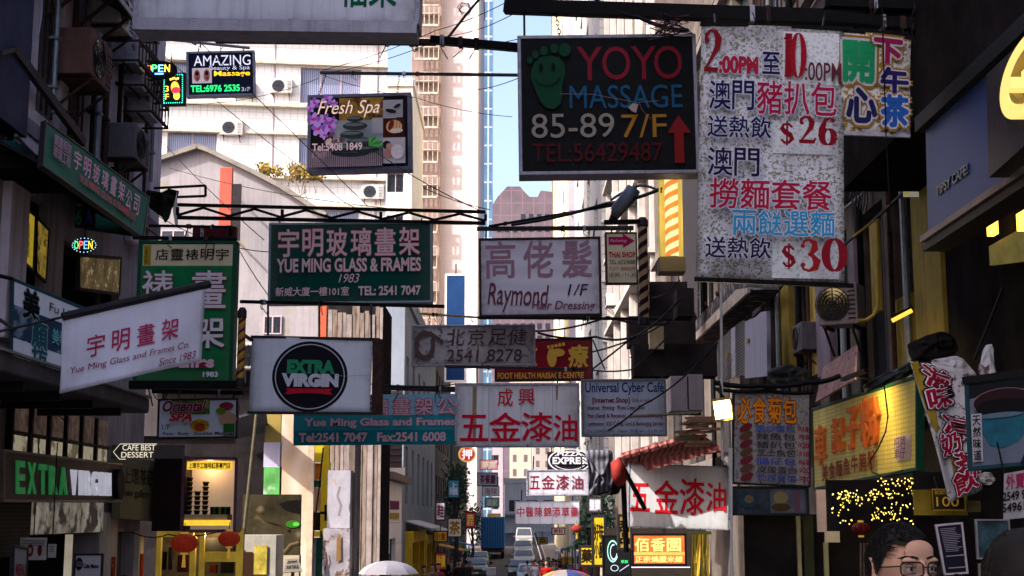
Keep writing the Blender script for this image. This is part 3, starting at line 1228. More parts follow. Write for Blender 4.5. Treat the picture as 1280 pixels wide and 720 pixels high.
# ---- near right tenement (dark)
rn = Bld('tenement', 'soot dark tenement with yellow lit piers along the near right side', 4.6, 2, 7, 43, -1.6, 13, M('soot_dark_render', (.12, .1, .085), .9, 0, .5, 1.2, .4, streak=.5, spec=0))
for (ya, yb) in ((15.9, 17.0), (17.3, 18.6), (19.2, 20.6), (21.2, 22.9), (23.4, 25.6), (11, 13), (26.4, 28.4), (30, 32.5), (34, 37), (38.5, 42)):
 rn.op('left', ya - 2, yb - 2, 3.0, 5.6, fm=dark_metal)
 rn.op('left', ya - 2, yb - 2, 6.4, 9.0, fm=dark_metal)
 rn.op('left', ya - 2, yb - 2, 10.0, 12.4, fm=dark_metal)
rn.build()
bandm = M('sooty_floor_band', (.16, .135, .12), .9, 0, .4, 2, .4, streak=.6)
for z in (2.75, 5.95, 9.4, 12.6):
 MB().mat(bandm).box((4.42, 14.8, z), (4.597, 44.8, z + .2)).build('band', bandm, rn.root)
for (ya, yb) in ((15.9, 17.0), (17.3, 18.6), (19.2, 20.6), (21.2, 22.9), (23.4, 25.6)):
 for z in (6.4, 10.0):
  for k in range(6):
   y = ya + (yb - ya) * (k + .5) / 6
   MB().mat(rust_metal).box((4.5, y - .012, z + .02), (4.52, y + .012, z + 1.3)).build('grille_bar', rust_metal, rn.root)
  MB().mat(bandm).box((4.45, ya - .06, z - .1), (4.597, yb + .06, z - .01)).build('sill', bandm, rn.root)
yp = M('shop_lit_yellow_pier', (.3, .22, .05), .75, 0, .4, 2, .3, streak=.6)  # yellow shop light on the piers painted in as their colour
lp = M('lavender_painted_pier', (.15, .12, .15), .8, 0, .3, 2, .3, streak=.4)


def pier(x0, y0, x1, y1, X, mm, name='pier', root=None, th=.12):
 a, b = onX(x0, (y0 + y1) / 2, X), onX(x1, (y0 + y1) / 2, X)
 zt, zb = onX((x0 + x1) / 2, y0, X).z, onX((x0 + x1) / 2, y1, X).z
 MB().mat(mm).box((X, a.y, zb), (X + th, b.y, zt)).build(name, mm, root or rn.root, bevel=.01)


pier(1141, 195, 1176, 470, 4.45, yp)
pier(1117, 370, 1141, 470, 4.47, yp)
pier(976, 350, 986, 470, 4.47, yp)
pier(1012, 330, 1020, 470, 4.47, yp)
pier(1020, 350, 1036, 470, 4.44, lp)
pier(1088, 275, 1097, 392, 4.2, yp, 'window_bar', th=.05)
pier(1062, 300, 1068, 400, 4.25, lp, 'window_bar', th=.05)
pier(940, 350, 948, 400, 4.47, lp)

# ---- near left tenement
ln = Bld('tenement', 'grimy pinkish grey tenement with open shopfronts along the near left side', -11, -2, 6, 21.4, -1.6, 22, concrete_d, depth=.3)
F0 = 2
upper = [(14.2, 14.88), (15.25, 15.95), (16.25, 16.95), (17.4, 17.95), (18.4, 18.75)]
for (ya, yb) in upper:
 for (za, zb) in ((5.85, 8.7), (9.6, 12.2)):
  ln.op('right', ya + F0, yb + F0, za, zb, fm=black_metal, style='plain')
ln.op('right', 13.75 + F0, 15.0 + F0, 3.75, 5.0, void=True)
ln.op('right', 15.6 + F0, 17.9 + F0, 3.75, 4.75, void=True)
ln.op('right', 13.6 + F0, 17.4 + F0, -1.2, 1.5, void=True)
ln.op('right', 18.1 + F0, 19.1 + F0, -1.2, 1.5, void=True)
ln.build()
for z in (5.5, 9.1):
 MB().mat(concrete).box((-4.995, 10, z), (-4.86, 19.3, z + .16)).build('band', concrete, ln.root)
for (ya, yb) in upper:
 for k in range(4):
  y = ya + (yb - ya) * (k + .5) / 4
  MB().mat(rust_metal).box((-4.96, y - .012, 5.9), (-4.94, y + .012, 7.3)).build('grille_bar', rust_metal, ln.root)
# pale piers between the upper windows
pier_m = M('pinkish_grey_pier', (.6, .5, .54), .9, 0, .3, 1.2, .4, streak=.5)
for ya, yb in ((13.62, 14.16), (14.92, 15.2), (16.0, 16.2), (17.0, 17.35), (18.0, 18.4), (18.85, 19.36)):
 MB().mat(pier_m).box((-5.0, ya, 3.4 if ya > 18.9 or ya < 14 else 5.2), (-4.9, yb, 13)).build('pier', pier_m, ln.root, bevel=.015)
MB().mat(pier_m).box((-5, 13.62, 5.05), (-4.88, 14.6, 5.8)).build('spandrel', pier_m, ln.root)
# floors/ceilings inside the shop openings so they read as rooms
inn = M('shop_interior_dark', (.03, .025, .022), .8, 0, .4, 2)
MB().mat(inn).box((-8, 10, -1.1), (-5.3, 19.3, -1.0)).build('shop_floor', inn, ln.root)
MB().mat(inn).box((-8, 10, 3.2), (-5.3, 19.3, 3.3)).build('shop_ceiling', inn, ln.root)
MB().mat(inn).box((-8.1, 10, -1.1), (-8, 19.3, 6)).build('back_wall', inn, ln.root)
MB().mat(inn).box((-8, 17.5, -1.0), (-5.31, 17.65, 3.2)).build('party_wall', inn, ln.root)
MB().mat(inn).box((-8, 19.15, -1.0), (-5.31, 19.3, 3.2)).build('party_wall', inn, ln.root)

# ============================================================ SIGNS OVER THE STREET
G_H = 'signs hanging over the street'
white_p = M('grimy_white_panel', (.72, .72, .78), .6, 0, .12, 2, .05, streak=.42, edge=.8)
pale_p = M('pale_grey_panel', (.62, .62, .68), .6, 0, .1, 3, .05, streak=.4, edge=.9)
led_black = M('led_board_black', (.007, .008, .009), .85, 0, .4, 8, .05, spec=.15)
green_p = M('bottle_green_panel', (.003, .06, .05), .75, 0, .15, 2, .05, streak=.3, edge=.6)
RED = ink('c01232')
NAVY = ink('1a1a48')
rnd = random.Random(3)


def swing_chain(s, us, Ybeam_z=None):
 pass


# --- steel beams, each a thing
def beam(name, label, a, b, w=.07, h=None, m=dark_metal, cat='beam', group='steel beams carrying the signs'):
 mb = MB().mat(m).bar(a, b, w, h or w)
 o = tag(mb.build(name, m, org=a, bevel=.006), label, cat, group)
 a, b = Vector(a), Vector(b)
 for k in range(3):
  c = a.lerp(b, rnd.uniform(.08, .92))
  d = (b - a).normalized() * rnd.uniform(.012, .03)
  mc = (rust_metal, alu, black_metal)[k % 3]
  hh = (h or w) * .5 + .008
  MB().mat(mc).obox(c, d, Vector((0, w * .5 + .008, 0)), Vector((0, 0, hh))).build('clamp', mc, o)
  MB().mat(dark_metal).tube([c + Vector((0, -w * .6, 0)), c + Vector((rnd.uniform(-.04, .04), -w * .7, -hh - .04)), c + Vector((rnd.uniform(-.08, .08), -w * .5, -hh - rnd.uniform(.06, .16)))], .005, 4).build('tie_wire', dark_metal, o)
 return o


# 1 top white lightbox (bottom half in frame)
s = Sign.rect('hanging_sign', 'large white lightbox cut by the top edge with green characters', 'sign', 172, -95, 523, 27, 13, group=G_H, roll=-.014)
s.panel(white_p, .3).frame(alu, .05, .34)
s.text('福樂', (426, -42, 496, 7), ink('0d5a3e'), bold=.02)
a0, a1 = s.P(0, 1, 0), s.P(1, 1, 0)
mb = MB().mat(M('lightbox_lower_trim', (.42, .4, .45), .55, .1, .2, 6, streak=.4))
mb.bar(a0 + Vector((0, .1, -.06)), a1 + Vector((0, .1, -.06)), .34, .11)
mb.build('lower_trim', None, s.root)
for u in (.1, .9):
 MB().mat(dark_metal).tube([s.P(u, 0, -.15), s.P(u, 0, -.15) + Vector((0, 0, 1.2))], .02).build('hanger', dark_metal, s.root)

# 2 AMAZING
Ya = 20.3
s = Sign.rect('hanging_sign', 'small dark blue massage sign reading AMAZING in white letters', 'sign', 235, 65, 317, 119, Ya, group=G_H, roll=.05, yaw=.08)
s.panel(M('navy_panel', (.012, .016, .05), .4, 0, .3, 6, .05), .1).frame(alu, .035, .12)
s.text('AMAZING', (243, 69, 313, 82), ink('b8b8c8', .5), bold=.0)
s.text('Beauty & Spa', (262, 82.5, 312, 89), ink('b8b8d0', .4))
s.text('Massage', (268, 89, 312, 97), ink('e0a020', .9), bold=.015)
s.text('TEL:6976 2535', (239, 106.5, 299, 114.5), ink('20d060', .9), bold=.02)
s.text('3/F', (301, 110, 312, 115), ink('b8b8c8', .3))
s.box((241, 85, 265, 104), ink('c0b0b8', .2))
for cx in (247, 259):
 s.ell(cx, 94.5, 4, 7.5, ink('a06a60', .1)).ell(cx, 92, 2.2, 3, ink('40242a')).ell(cx + .8, 98, 1.6, 2, ink('b84050'))
pipe = M('galvanised_pipe', (.22, .24, .26), .5, .6, .3, 12)
pa, pb = onY(198, 48, Ya), onY(312, 60, Ya)
b_ = tag(MB().mat(pipe).tube([pa, pb], .022, 8).build('sign_pole', pipe, org=pa), 'thin galvanised pole holding the small massage sign and open sign', 'pole')
tag(MB().mat(pipe).tube([onY(196, 30, Ya), onY(245, 56, Ya)], .015, 6).build('brace_pole', pipe, org=onY(196, 30, Ya)), 'thin diagonal brace above the small massage sign', 'pole')
for u, x in ((.15, 252), (.5, 277), (.85, 304)):
 s.chain(u, pa.lerp(pb, (x - 198) / 114))

# 3 OPEN oval + foot board
s = Sign.rect('neon_sign', 'oval multicolour OPEN sign on the pole end beside the massage sign', 'sign', 180, 77, 222, 100, 17.4, group='lit open signs')
s.panel(M('clear_backing', (.02, .02, .02), .3), .02, name='backing')
D.objects.remove(s.panel_ob)
s.ell(201, 88.5, 21, 11.5, led_black, 'backing', th=.03)
for ch, x, cl in (('O', 184, 'ff6a30'), ('P', 191, '40e060'), ('E', 199, '60a0ff'), ('N', 207, 'f0c040')):
 s.text(ch, (x, 82.5, x + 6.5, 91.5), ink(cl, 2.2), bold=.0)
s.box((195, 93, 206, 95), ink('6090ff', 1.5), 'lit_strip')
s.hang([(.2, onY(188, 66, 17.4)), (.8, onY(214, 66, 17.4))], r=.006)
s = Sign.rect('neon_sign', 'small LED board with a glowing orange foot and 3 F', 'sign', 203, 92, 231, 131, 17.5, roll=.03, group='lit foot signs')
s.panel(M('led_green_black', (.008, .03, .03), .4), .06).frame(dark_metal, .02, .07)
s.ell(219, 110, 5.2, 8, ink('f09030', 1.4), rot=-.15).ell(221, 120, 4, 5, ink('f0a030', 1.4)).ell(220, 113, 5.5, 4, ink('d02030', 1.4))
for k in range(5):
 s.ell(213.5 + k * 2.4, 99.5 - (k % 3) * .6, 1.1, 1.5, ink('f0b040', 1.5), n=10)
s.text('3\nF', (207, 108, 212, 125), ink('f0a030', 1.4))
gd = ink('30c0a0', 1.6)
mb = MB().mat(gd)
for k in range(14):
 for x, y in ((205.5, 95 + k * 2.6), (228.5, 95 + k * 2.6)):
  mb.obox(s.P((x - 203) / 28, (y - 92) / 39, .02), (.005, 0, 0), (0, .004, 0), (0, 0, .005))
for k in range(9):
 for x, y in ((206 + k * 2.7, 94), (206 + k * 2.7, 129)):
  mb.obox(s.P((x - 203) / 28, (y - 92) / 39, .02), (.005, 0, 0), (0, .004, 0), (0, 0, .005))
mb.build('led_border', gd, s.root)['kind'] = 'stuff'

# 4 Fresh Spa
Yf = 23.5
s = Sign.rect('hanging_sign', 'photographic spa lightbox with purple orchids and stacked black stones', 'sign', 386, 119, 512, 211, Yf, group=G_H, roll=.02, yaw=-.03)
s.panel(ink('141016'), .25).frame(M('lightbox_blue_grey_frame', (.1, .1, .15), .5, .3, .3, 10), .06, .3)
s.box((424, 122, 480, 162), M('print_amber_blur', (.3, .17, .03), .6, 0, .7, 2.5, 0, spots=((.08, .03, .012), 3, .5)))
s.box((416, 150, 498, 184), ink('8a9098'))
s.box((479, 126, 504, 148), ink('8e8e94')).box((465, 148, 496, 168), ink('a0a0a4')).box((479, 149, 506, 174), ink('3a1614'))
s.ell(489, 140, 7, 2.4, ink('201c20'), rot=.2).ell(497, 134, 5, 2, ink('201c20'), rot=-.5)
s.ell(493, 160, 10, 8.5, ink('c8a070')).ell(489, 158, 3, 7, ink('7a1c14'), rot=.3).ell(496, 165, 8, 3, ink('d0bca8'))
for k in range(4):
 s.stroke([(489 + k * 4, 152), (488 + k * 4, 162)], .6, ink('6a4020'))
s.box((479, 174, 507, 206), ink('a8a2a8'))
s.ell(484, 183, 5.5, 5, ink('241614')).ell(487, 185, 4, 4, ink('b88a78')).ell(486, 194, 6, 5, ink('a87868')).ell(497, 192, 8, 9, ink('c4bcc0'))
s.box((387, 186, 478, 209), M('print_bamboo_mat', (.28, .22, .26), .6, 0, .3, 8, 0, stripes=((.06, .045, .06), 9, 'X', .4)))
# orchids
pet, pet2, ctr = ink('8a5ac0'), ink('b890dc'), ink('d01870')
for ox, oy, r in ((393, 127, 6.5), (409, 124, 7), (417, 129, 5), (392, 148, 8), (406, 148, 7), (412, 158, 8), (398, 160, 8.5), (416, 150, 5), (388, 134, 5), (405, 168, 5)):
 for k in range(5):
  a = k * 2 * pi / 5 + ox
  s.ell(ox + cos(a) * r * .55, oy + sin(a) * r * .55, r * .6, r * .4, pet if k % 2 else pet2, rot=a, n=12, d=.012 + .0006 * k)
 s.ell(ox, oy, r * .28, r * .25, ctr, n=10, d=.018)
for k in range(9):
 s.ell(420 + rnd.uniform(-12, 10), 172 + rnd.uniform(-5, 8), 4, 2.4, ink('c8b0a4' if k % 2 else '704850'), rot=rnd.uniform(0, 3), n=10, d=.019 + k * .0004)
# stones and leaves
st1, st2 = ink('2c3234'), ink('586468')
for (x, y, a, b) in ((439, 192, 24, 5), (458, 188, 16, 4.5), (430, 186, 20, 5), (452, 179, 18, 5.5), (441, 170, 15, 5), (445, 159.5, 15.5, 5.2), (445, 151, 10, 3.6)):
 s.ell(x, y, a, b, st1).ell(x - 1, y - b * .35, a * .8, b * .4, st2)
for k in range(6):
 a = -1.4 + k * .35
 s.poly([(462, 185), (462 + 13 * cos(a) - 2, 183 + 9 * sin(a)), (462 + 19 * cos(a), 184 + 12 * sin(a)), (462 + 13 * cos(a) + 2, 186 + 9 * sin(a))], ink('2c7a34' if k % 2 else '4aa050'))
s.text('Fresh Spa', (398, 128, 476, 150), ink('e8c8b0', .15), shear=.35, bold=-.0, out=ink('3a2420'), ow=.02)
s.text('Tel:5408 1849', (392, 181, 454, 190), ink('e0c8c8'), bold=.02)
s.text('10/F', (392, 192, 410, 199), ink('a08890'))
fz = onY(399, 92, Yf)
bA, bB = onY(400, 91, Yf), onY(655, 94, Yf)
beam('steel_beam', 'thin dark pole from which the spa lightbox hangs', bA, bB, .05)
s.chain(.09, bA.lerp(bB, .03)).chain(.88, bA.lerp(bB, .39))

# 5 YOYO
Yy = 13
s = Sign.rect('hanging_sign', 'big black LED board reading YOYO MASSAGE with green footprint and red arrow', 'sign', 650, 45, 870, 215, Yy, group=G_H, roll=.012)
s.panel(led_black, .22).frame(M('brushed_sign_frame', (.25, .24, .28), .5, .5, .3, 14, streak=.4), .035, .26)
yr, yb_ = ink('7a1c2c'), ink('1c5070')
for ch, x in (('Y', 722), ('O', 754), ('Y', 790), ('O', 819)):
 s.text(ch, (x, 58, x + (35 if ch == 'O' else 32), 100), yr, bold=-.0)
s.text('MASSAGE', (712, 107, 853, 136), yb_, bold=.0)
s.text('85-89', (664, 142, 767, 172), ink('8a8278'), bold=.0)
s.text('7/F', (776, 144, 832, 173), ink('9a6c24'))
s.text('TEL:56429487', (664, 179, 826, 202), ink('4a1418'))
s.poly([(847, 146), (862, 168), (853, 168), (853, 205), (841, 205), (841, 168), (833, 168)], ink('7c1c1e'))
fg, fd = ink('123c28'), ink('081812')
s.poly([(665, 88), (664, 98), (669, 112), (674, 125), (682, 135), (692, 137), (700, 131), (703, 120), (703, 108), (707, 92), (706, 80), (700, 73), (690, 70), (678, 71), (669, 78)], fg)
for x, y, rx, ry in ((707, 63, 7.5, 8.5), (694, 61, 5, 6), (681, 64, 4.6, 6), (670, 69, 4, 5), (663, 76, 3.6, 4)):
 s.ell(x, y, rx, ry, fg)
s.ell(677, 85, 2.6, 5, fd).ell(692, 85, 2.6, 5, fd)
s.stroke([(668, 100), (675, 107), (684, 109), (694, 106), (701, 98)], 1.4, fd)
# thin grey lines and a pale patch across the board
s.stroke([(700, 119), (740, 120), (795, 131), (822, 129)], .7, ink('70606a'))
s.poly([(784, 137), (790, 132), (797, 133), (794, 144), (789, 142)], ink('9a8c84'))
s.stroke([(798, 130), (801, 140), (812, 152)], .6, ink('6a6068'))
ba, bb = onY(631, 8, Yy + .2), onY(1190, 27, 12.2)
beam('steel_beam', 'long black steel beam carrying the big black LED massage board', ba, bb, .1, .14, m=black_metal)
s.chain(.235, ba.lerp(bb, .12)).hang([(.03, onY(655, 14, Yy + .2)), (.8, onY(835, 22, Yy + .1))], r=.012)
beam('steel_beam', 'rusty brown beam ending over the spa lightbox, second from top', onY(269, 50, 14), onY(545, 53, 14), .07, .06, m=rust_metal)
beam('steel_beam', 'dark beam stub joined to the left of the black LED board', onY(540, 50, 13.9), onY(652, 60, 13.4), .09, .08, m=black_metal)
tag(MB().mat(dark_metal).tube([onY(560, 47, 13.8), onY(583, 18, 13.8), onY(600, -2, 13.8)], .014).build('brace_rod', dark_metal, org=onY(560, 47, 13.8)), 'thin diagonal rod rising from the beam joint right of the corrugated strip', 'rod')
tag(MB().mat(rust_metal).tube([onY(286, 47, 14), onY(304, 30, 14)], .014).build('brace_rod', rust_metal, org=onY(286, 47, 14)), 'short rusty rod rising from the left end of the brown beam', 'rod')
mb = MB().mat(dark_metal)
for k in range(26):
 a, r = k * .9, .06 + .03 * sin(k)
 p = onY(579, 12, 13.8) + Vector((cos(a) * r, 0, sin(a) * r * .9))
 mb.v.append(p)
pts = mb.v[:]
mb.v = []
mb.tube(pts, .004, 4)
tag(mb.build('cable_coil', dark_metal, org=pts[0]), 'tangled loop of wire hooked on the diagonal rod', 'cable', None)

# 6 Yue Ming Glass & Frames green
Yg1 = 17
s = Sign.rect('hanging_sign', 'dark green framing shop sign with white characters and 1983', 'sign', 337, 279, 539, 378, Yg1, group=G_H, roll=.012)
s.panel(green_p, .14).frame(M('green_sign_silver_edge', (.2, .26, .28), .5, .4, .2, 12), .03, .16)
wt_i = ink('d8b8bc')
cr = ink('b84858')
for i, ch in enumerate('宇明玻璃畫架'):
 x = 348 + i * 30.3
 s.text(ch, (x, 286, x + 25, 320), wt_i, bold=.014, wob=.008, out=cr, ow=.018)
s.text('YUE MING GLASS & FRAMES', (347, 324, 526, 340), wt_i, bold=.03, out=ink('a05058'), ow=.012)
s.text('1983', (424, 343, 450, 354), wt_i, shear=.3)
s.text('新威大廈一樓101室', (346, 359, 437, 370), wt_i, bold=.02)
s.text('TEL: 2541 7047', (449, 359, 526, 370), wt_i, bold=.03)
mb = MB().mat(black_metal)
T0, T1 = onY(222, 259, Yg1), onY(607, 268, Yg1)
B0, B1 = onY(222, 269, Yg1), onY(607, 276, Yg1)
tr = thing('truss_beam', 'long black lattice truss spanning above the dark green framing sign', 'truss', T0, 'steel beams carrying the signs')
MB().mat(black_metal).bar(T0 + Vector((0, 0, .03)), T1 + Vector((0, 0, .03)), .05, .035).build('top_chord', black_metal, tr)
MB().mat(black_metal).bar(B0 + Vector((0, 0, -.03)), B1 + Vector((0, 0, -.03)), .05, .04).build('bottom_chord', black_metal, tr)
for k in range(12):
 a, b = (k / 12, (k + 1) / 12)
 p, q = (T0.lerp(T1, a), B0.lerp(B1, b)) if k % 2 else (B0.lerp(B1, a), T0.lerp(T1, b))
 MB().mat(black_metal).bar(p, q, .028).build('web_bar', black_metal, tr)
for a in (.0, .34, .66, 1.0):
 MB().mat(black_metal).bar(B0.lerp(B1, a), T0.lerp(T1, a), .035).build('web_post', black_metal, tr)
for u, x in ((.06, 349), (.94, 527)):
 s.hang([(u, onY(x, 273, Yg1))], r=.01)
# lower frame poles of this sign
beam('steel_beam', 'black pole running under the dark green framing sign', onY(300, 377, Yg1), onY(556, 383, Yg1), .04, .04, m=black_metal)
for x, y1 in ((335, 418), (399, 420), (464, 424)):
 tag(MB().mat(dark_metal).bar(onY(x, 380, 16.6), onY(x, y1, 16.4), .025).build('hanging_rod', dark_metal, org=onY(x, 380, 16.6)), 'thin rod from the green framing sign to the %s of the logo banner' % ({335: 'left side', 399: 'middle', 464: 'right side'}[x]), 'rod', 'rods holding the logo banner')

# 7 Raymond
s = Sign.rect('hanging_sign', 'white hairdresser lightbox with faded purple characters and handwritten script', 'sign', 600, 298, 750, 394, 20, group=G_H, roll=.012, yaw=-.02)
s.panel(M('milky_sign_face', (.68, .65, .72), .5, 0, .06, 2, .05, stripes=((.6, .57, .64), 1.2, 'Z', 2), edge=.8), .2).frame(rust_metal, .035, .24)
fp = ink('9a7484')
for i, ch in enumerate('高佬髮'):
 x = 607 + i * 48
 s.text(ch, (x, 301, x + 37, 347), fp, bold=.016, wob=.01)
s.text('Raymond', (609, 353, 686, 388), ink('6a3a4c'), shear=.25, bold=.01, slant=.04, wob=.02)
s.text('Hair Dressing', (664, 376, 743, 389), ink('7a4a5c'), shear=.25, bold=.015, slant=.02, wob=.02)
s.text('1/F', (709, 356, 735, 370), ink('1c1a26'), shear=.2)
beam('steel_beam', 'dark angle beam above the white hairdresser lightbox', onY(596, 286, 20), onY(792, 285, 20), .05, .06)
s.hang([(.05, onY(608, 287, 20)), (.95, onY(743, 286, 20))])
beam('steel_beam', 'black diagonal brace rising right behind the red tel number', onY(611, 283, 20), onY(770, 256, 19.5), .035, .035, m=black_metal)
beam('steel_beam', 'long thin black pole under the hairdresser lightbox', onY(598, 397, 20), onY(840, 399, 19), .04, .04, m=black_metal)

# 8 Extra Virgin logo banner
Yv = 16
ripple = lambda u, v: .012 * sin(u * 5 + v * 2)
s = Sign('hanging_banner', 'white banner with round black EXTRA VIRGIN logo and red ribbon', 'banner', onY(315, 421, Yv), onY(466, 424, Yv), onY(462, 517, Yv), onY(311, 516, Yv), G_H, ripple=ripple)
cloth_w = M('white_banner_vinyl', (.68, .7, .78), .55, 0, .1, 1.5, .1, streak=.2, edge=.5)
s.panel(cloth_w, .012, 24, 10)
s.px = (313, 420, 464, 517)
blk = ink('17161e')
s.ell(387.5, 470, 47, 45.5, blk, n=48)
s.ring(387.5, 470, 43.5, 42, 1.3, ink('b8b8c0'), n=56)
s.text('EXTRA', (360, 450, 417, 465), ink('2a8a62'), bold=.07)
s.text('VIRGIN', (354, 467.5, 422, 482), ink('c4c4ce'), bold=.07)
s.poly([(358, 485.5), (417, 485.5), (413, 489), (417, 493), (411, 493), (410, 491.5), (364, 491.5), (363, 493), (357, 493), (361, 489)], ink('b81c30'))
s.stroke([(420, 468), (432, 469), (462, 467)], .5, ink('8a8a96'))
MB().mat(rust_metal).box(s.P(1, 0, .03) + Vector((0, 0, 0)), s.P(1, 1, -.2) + Vector((.13, 0, 0))).build('side_post', rust_metal, s.root)
MB().mat(dark_metal).bar(s.P(-.01, 0, 0), s.P(1.06, 0, 0), .03).build('top_rail', dark_metal, s.root)
MB().mat(dark_metal).bar(s.P(-.01, 1, 0), s.P(1.06, 1, 0), .03).build('bottom_rail', dark_metal, s.root)

# 9 grey 北京足 sign
Yk = 20.6
s = Sign.rect('hanging_sign', 'weathered grey neon tube sign with foot outline and grey characters', 'sign', 515, 407, 668, 456, Yk, group=G_H, roll=.006)
s.panel(M('weathered_grey_sign', (.48, .44, .45), .7, 0, .35, 3, .1, spots=((.16, .13, .13), 9, .54), edge=1.0), .12).frame(alu, .03, .15)
nt_ = ink('4c3a3c')
for i, ch in enumerate('北京足健'):
 s.text(ch, (558 + i * 26, 411, 581 + i * 26, 432), nt_, bold=.0, wob=.02, shear=.1, out=ink('9a9096'), ow=.03)
s.text('2541 8278', (558, 437, 652, 452), nt_, wob=.01, out=ink('9a9096'), ow=.02, shear=.1)
s.ring(531, 432, 13, 19, 5, ink('5a4a48'), a0=-.6, a1=5.2)
for k in range(5):
 s.ell(538 + k * 3.6, 417 + k * 2.6, 2.6, 3.2, ink('5a4a48'), n=12)
yb2 = M('yellow_painted_pole', (.3, .2, .03), .6, 0, .3, 8)
beam('steel_beam', 'yellow painted pole just above the grey neon tube sign', onY(525, 392, Yk), onY(600, 397, Yk), .03, .03, m=yb2)
s.chain(.14, onY(537, 393, Yk)).chain(.5, onY(590, 396, Yk))

# 10 red foot massage
s = Sign.rect('hanging_sign', 'deep red foot health massage sign with yellow foot emblem', 'sign', 619, 424, 740, 475, 22.5, group=G_H, roll=.01)
s.panel(M('deep_red_panel', (.22, .008, .02), .5, 0, .3, 3, .05, streak=.3, edge=.6), .12).frame(dark_metal, .025, .14)
yl = ink('c8a040')
s.text('京', (648, 432, 671, 458), yl, bold=.03)
s.text('療', (711, 432, 735, 459), yl, bold=.03)
s.ell(690, 447, 6, 12, yl).ell(698, 441, 8, 5, yl)
for k in range(5):
 s.ell(686 + k * 4.6, 434 - k * .8, 2, 2.4, yl, n=10)
s.text('FOOT HEALTH MASSAGE CENTRE', (622, 466, 729, 473), yl, bold=.03)

# 11 teal Yue Ming
teal_p = M('teal_banner', (.015, .2, .24), .5, 0, .2, 1, .08, stripes=((.16, .36, .48), .55, 'Z', .6))
s = Sign.rect('hanging_banner', 'teal and pale blue framing banner with Tel and Fax numbers', 'banner', 367, 496, 572, 556, 18.6, group=G_H, roll=.008)
s.panel(M('teal_banner_low', (.008, .2, .23), .7, 0, .2, 1.5, .08), .03)
s.box((477, 493, 572, 522), M('pale_teal_fade', (.24, .46, .6), .7, 0, .2, 1.5, 0))
s.box((367, 519, 572, 538), M('mid_teal_fade', (.03, .28, .33), .7, 0, .2, 1.5, 0))
pki = ink('d0a8b4')
for i, ch in enumerate('璃畫架公'):
 x = 463 + i * 28
 s.text(ch, (x, 498, x + 22, 519), pki, bold=.01, out=cr, ow=.035, wob=.01)
s.text('Yue Ming Glass and Frames', (381, 523, 569, 535), pki, bold=.04, out=ink('205060'), ow=.015)
s.text('Tel:2541 7047   Fax:2541 6008', (375, 541, 557, 552), pki, bold=.035)
beam('steel_beam', 'dark pole over the teal framing banner', onY(470, 484, 18.6), onY(572, 487, 18.6), .05, .07)
MB().mat(dark_metal).bar(onY(366, 496, 18.62), onY(572, 494, 18.62), .03).build('top_rail', dark_metal, s.root)

# 12 white paint shop sign centre
def paint_shop(label, x0, y0, x1, y1, Y, chars, group, roll=0, yaw=0, top=None, col='b81830', pan=white_p, frame=alu, seams=0):
 s = Sign.rect('hanging_sign', label, 'sign', x0, y0, x1, y1, Y, group=group, roll=roll, yaw=yaw)
 s.panel(pan, .16).frame(frame, .03, .19)
 return s


s = paint_shop('white paint shop sign with big red calligraphy and two rust streaks', 570, 480, 723, 557, 18, '', G_H)
rs = ink('8a6a50')
s.poly([(591, 483), (596, 483), (595, 545), (592, 556), (590, 530)], M('rust_run', (.3, .22, .13), .8, 0, .4, 6))
s.poly([(695, 481), (698, 481), (697, 500), (695, 500)], M('rust_run', (.3, .22, .13), .8))
for ch, b in (('五', (575, 519, 610, 551)), ('金', (612, 516, 651, 551)), ('漆', (652, 516, 690, 551)), ('油', (692, 519, 721, 551)), ('成', (622, 486, 641, 508)), ('興', (648, 486, 668, 506))):
 s.text(ch, b, RED, bold=.008 if ch in '成興' else .016, wob=.008)
for x0, x1 in ((610.6, 611.1), (651, 651.5), (690.5, 691)):
 s.box((x0, 481, x1, 556), ink('9098a8'), 'seam')
for u, x in ((.17, 596), (.83, 697)):
 s.hang([(u, onY(x, 458, 18))], r=.012)
beam('steel_beam', 'dark pole holding the white paint shop sign above its top edge', onY(556, 458, 18), onY(733, 462, 18), .035, .035)

# 13 Universal cyber cafe
s = Sign.rect('hanging_sign', 'pale blue cyber cafe sign with dark blue title and small red lines', 'sign', 728, 475, 832, 544, 20, group=G_H, roll=.006)
s.panel(M('pale_blue_panel', (.42, .47, .6), .6, 0, .1, 3, .05, streak=.4, edge=.9), .1).frame(M('grey_green_frame', (.16, .18, .2), .5, .3, .3, 10), .03, .13)
s.text('Universal Cyber Café', (732, 478, 830, 494), ink('14346c'), bold=.02)
dr = ink('6a2436')
s.text('[Internet Shop]', (741, 497, 787, 505), dr, bold=.03)
s.text('Only at center', (790, 498, 817, 504), dr)
for y, t_ in ((507, '· Internet · Printing · Photo Copy · Scan'), (517, '· Fax (Send & Receive) · Document binding'), (527, '· Lamination · IDD Calling Card & Recharging Service')):
 s.text(t_, (732, y, 828 if y > 510 else 806, y + 6.5), dr, bold=.02)
s.text('Tel : 2541 0099   Open : 9:00 am - 11:30 pm', (733, 537, 829, 541.5), ink('24406c'))
s.hang([(.06, onY(734, 470, 20)), (.95, onY(828, 470, 20))])

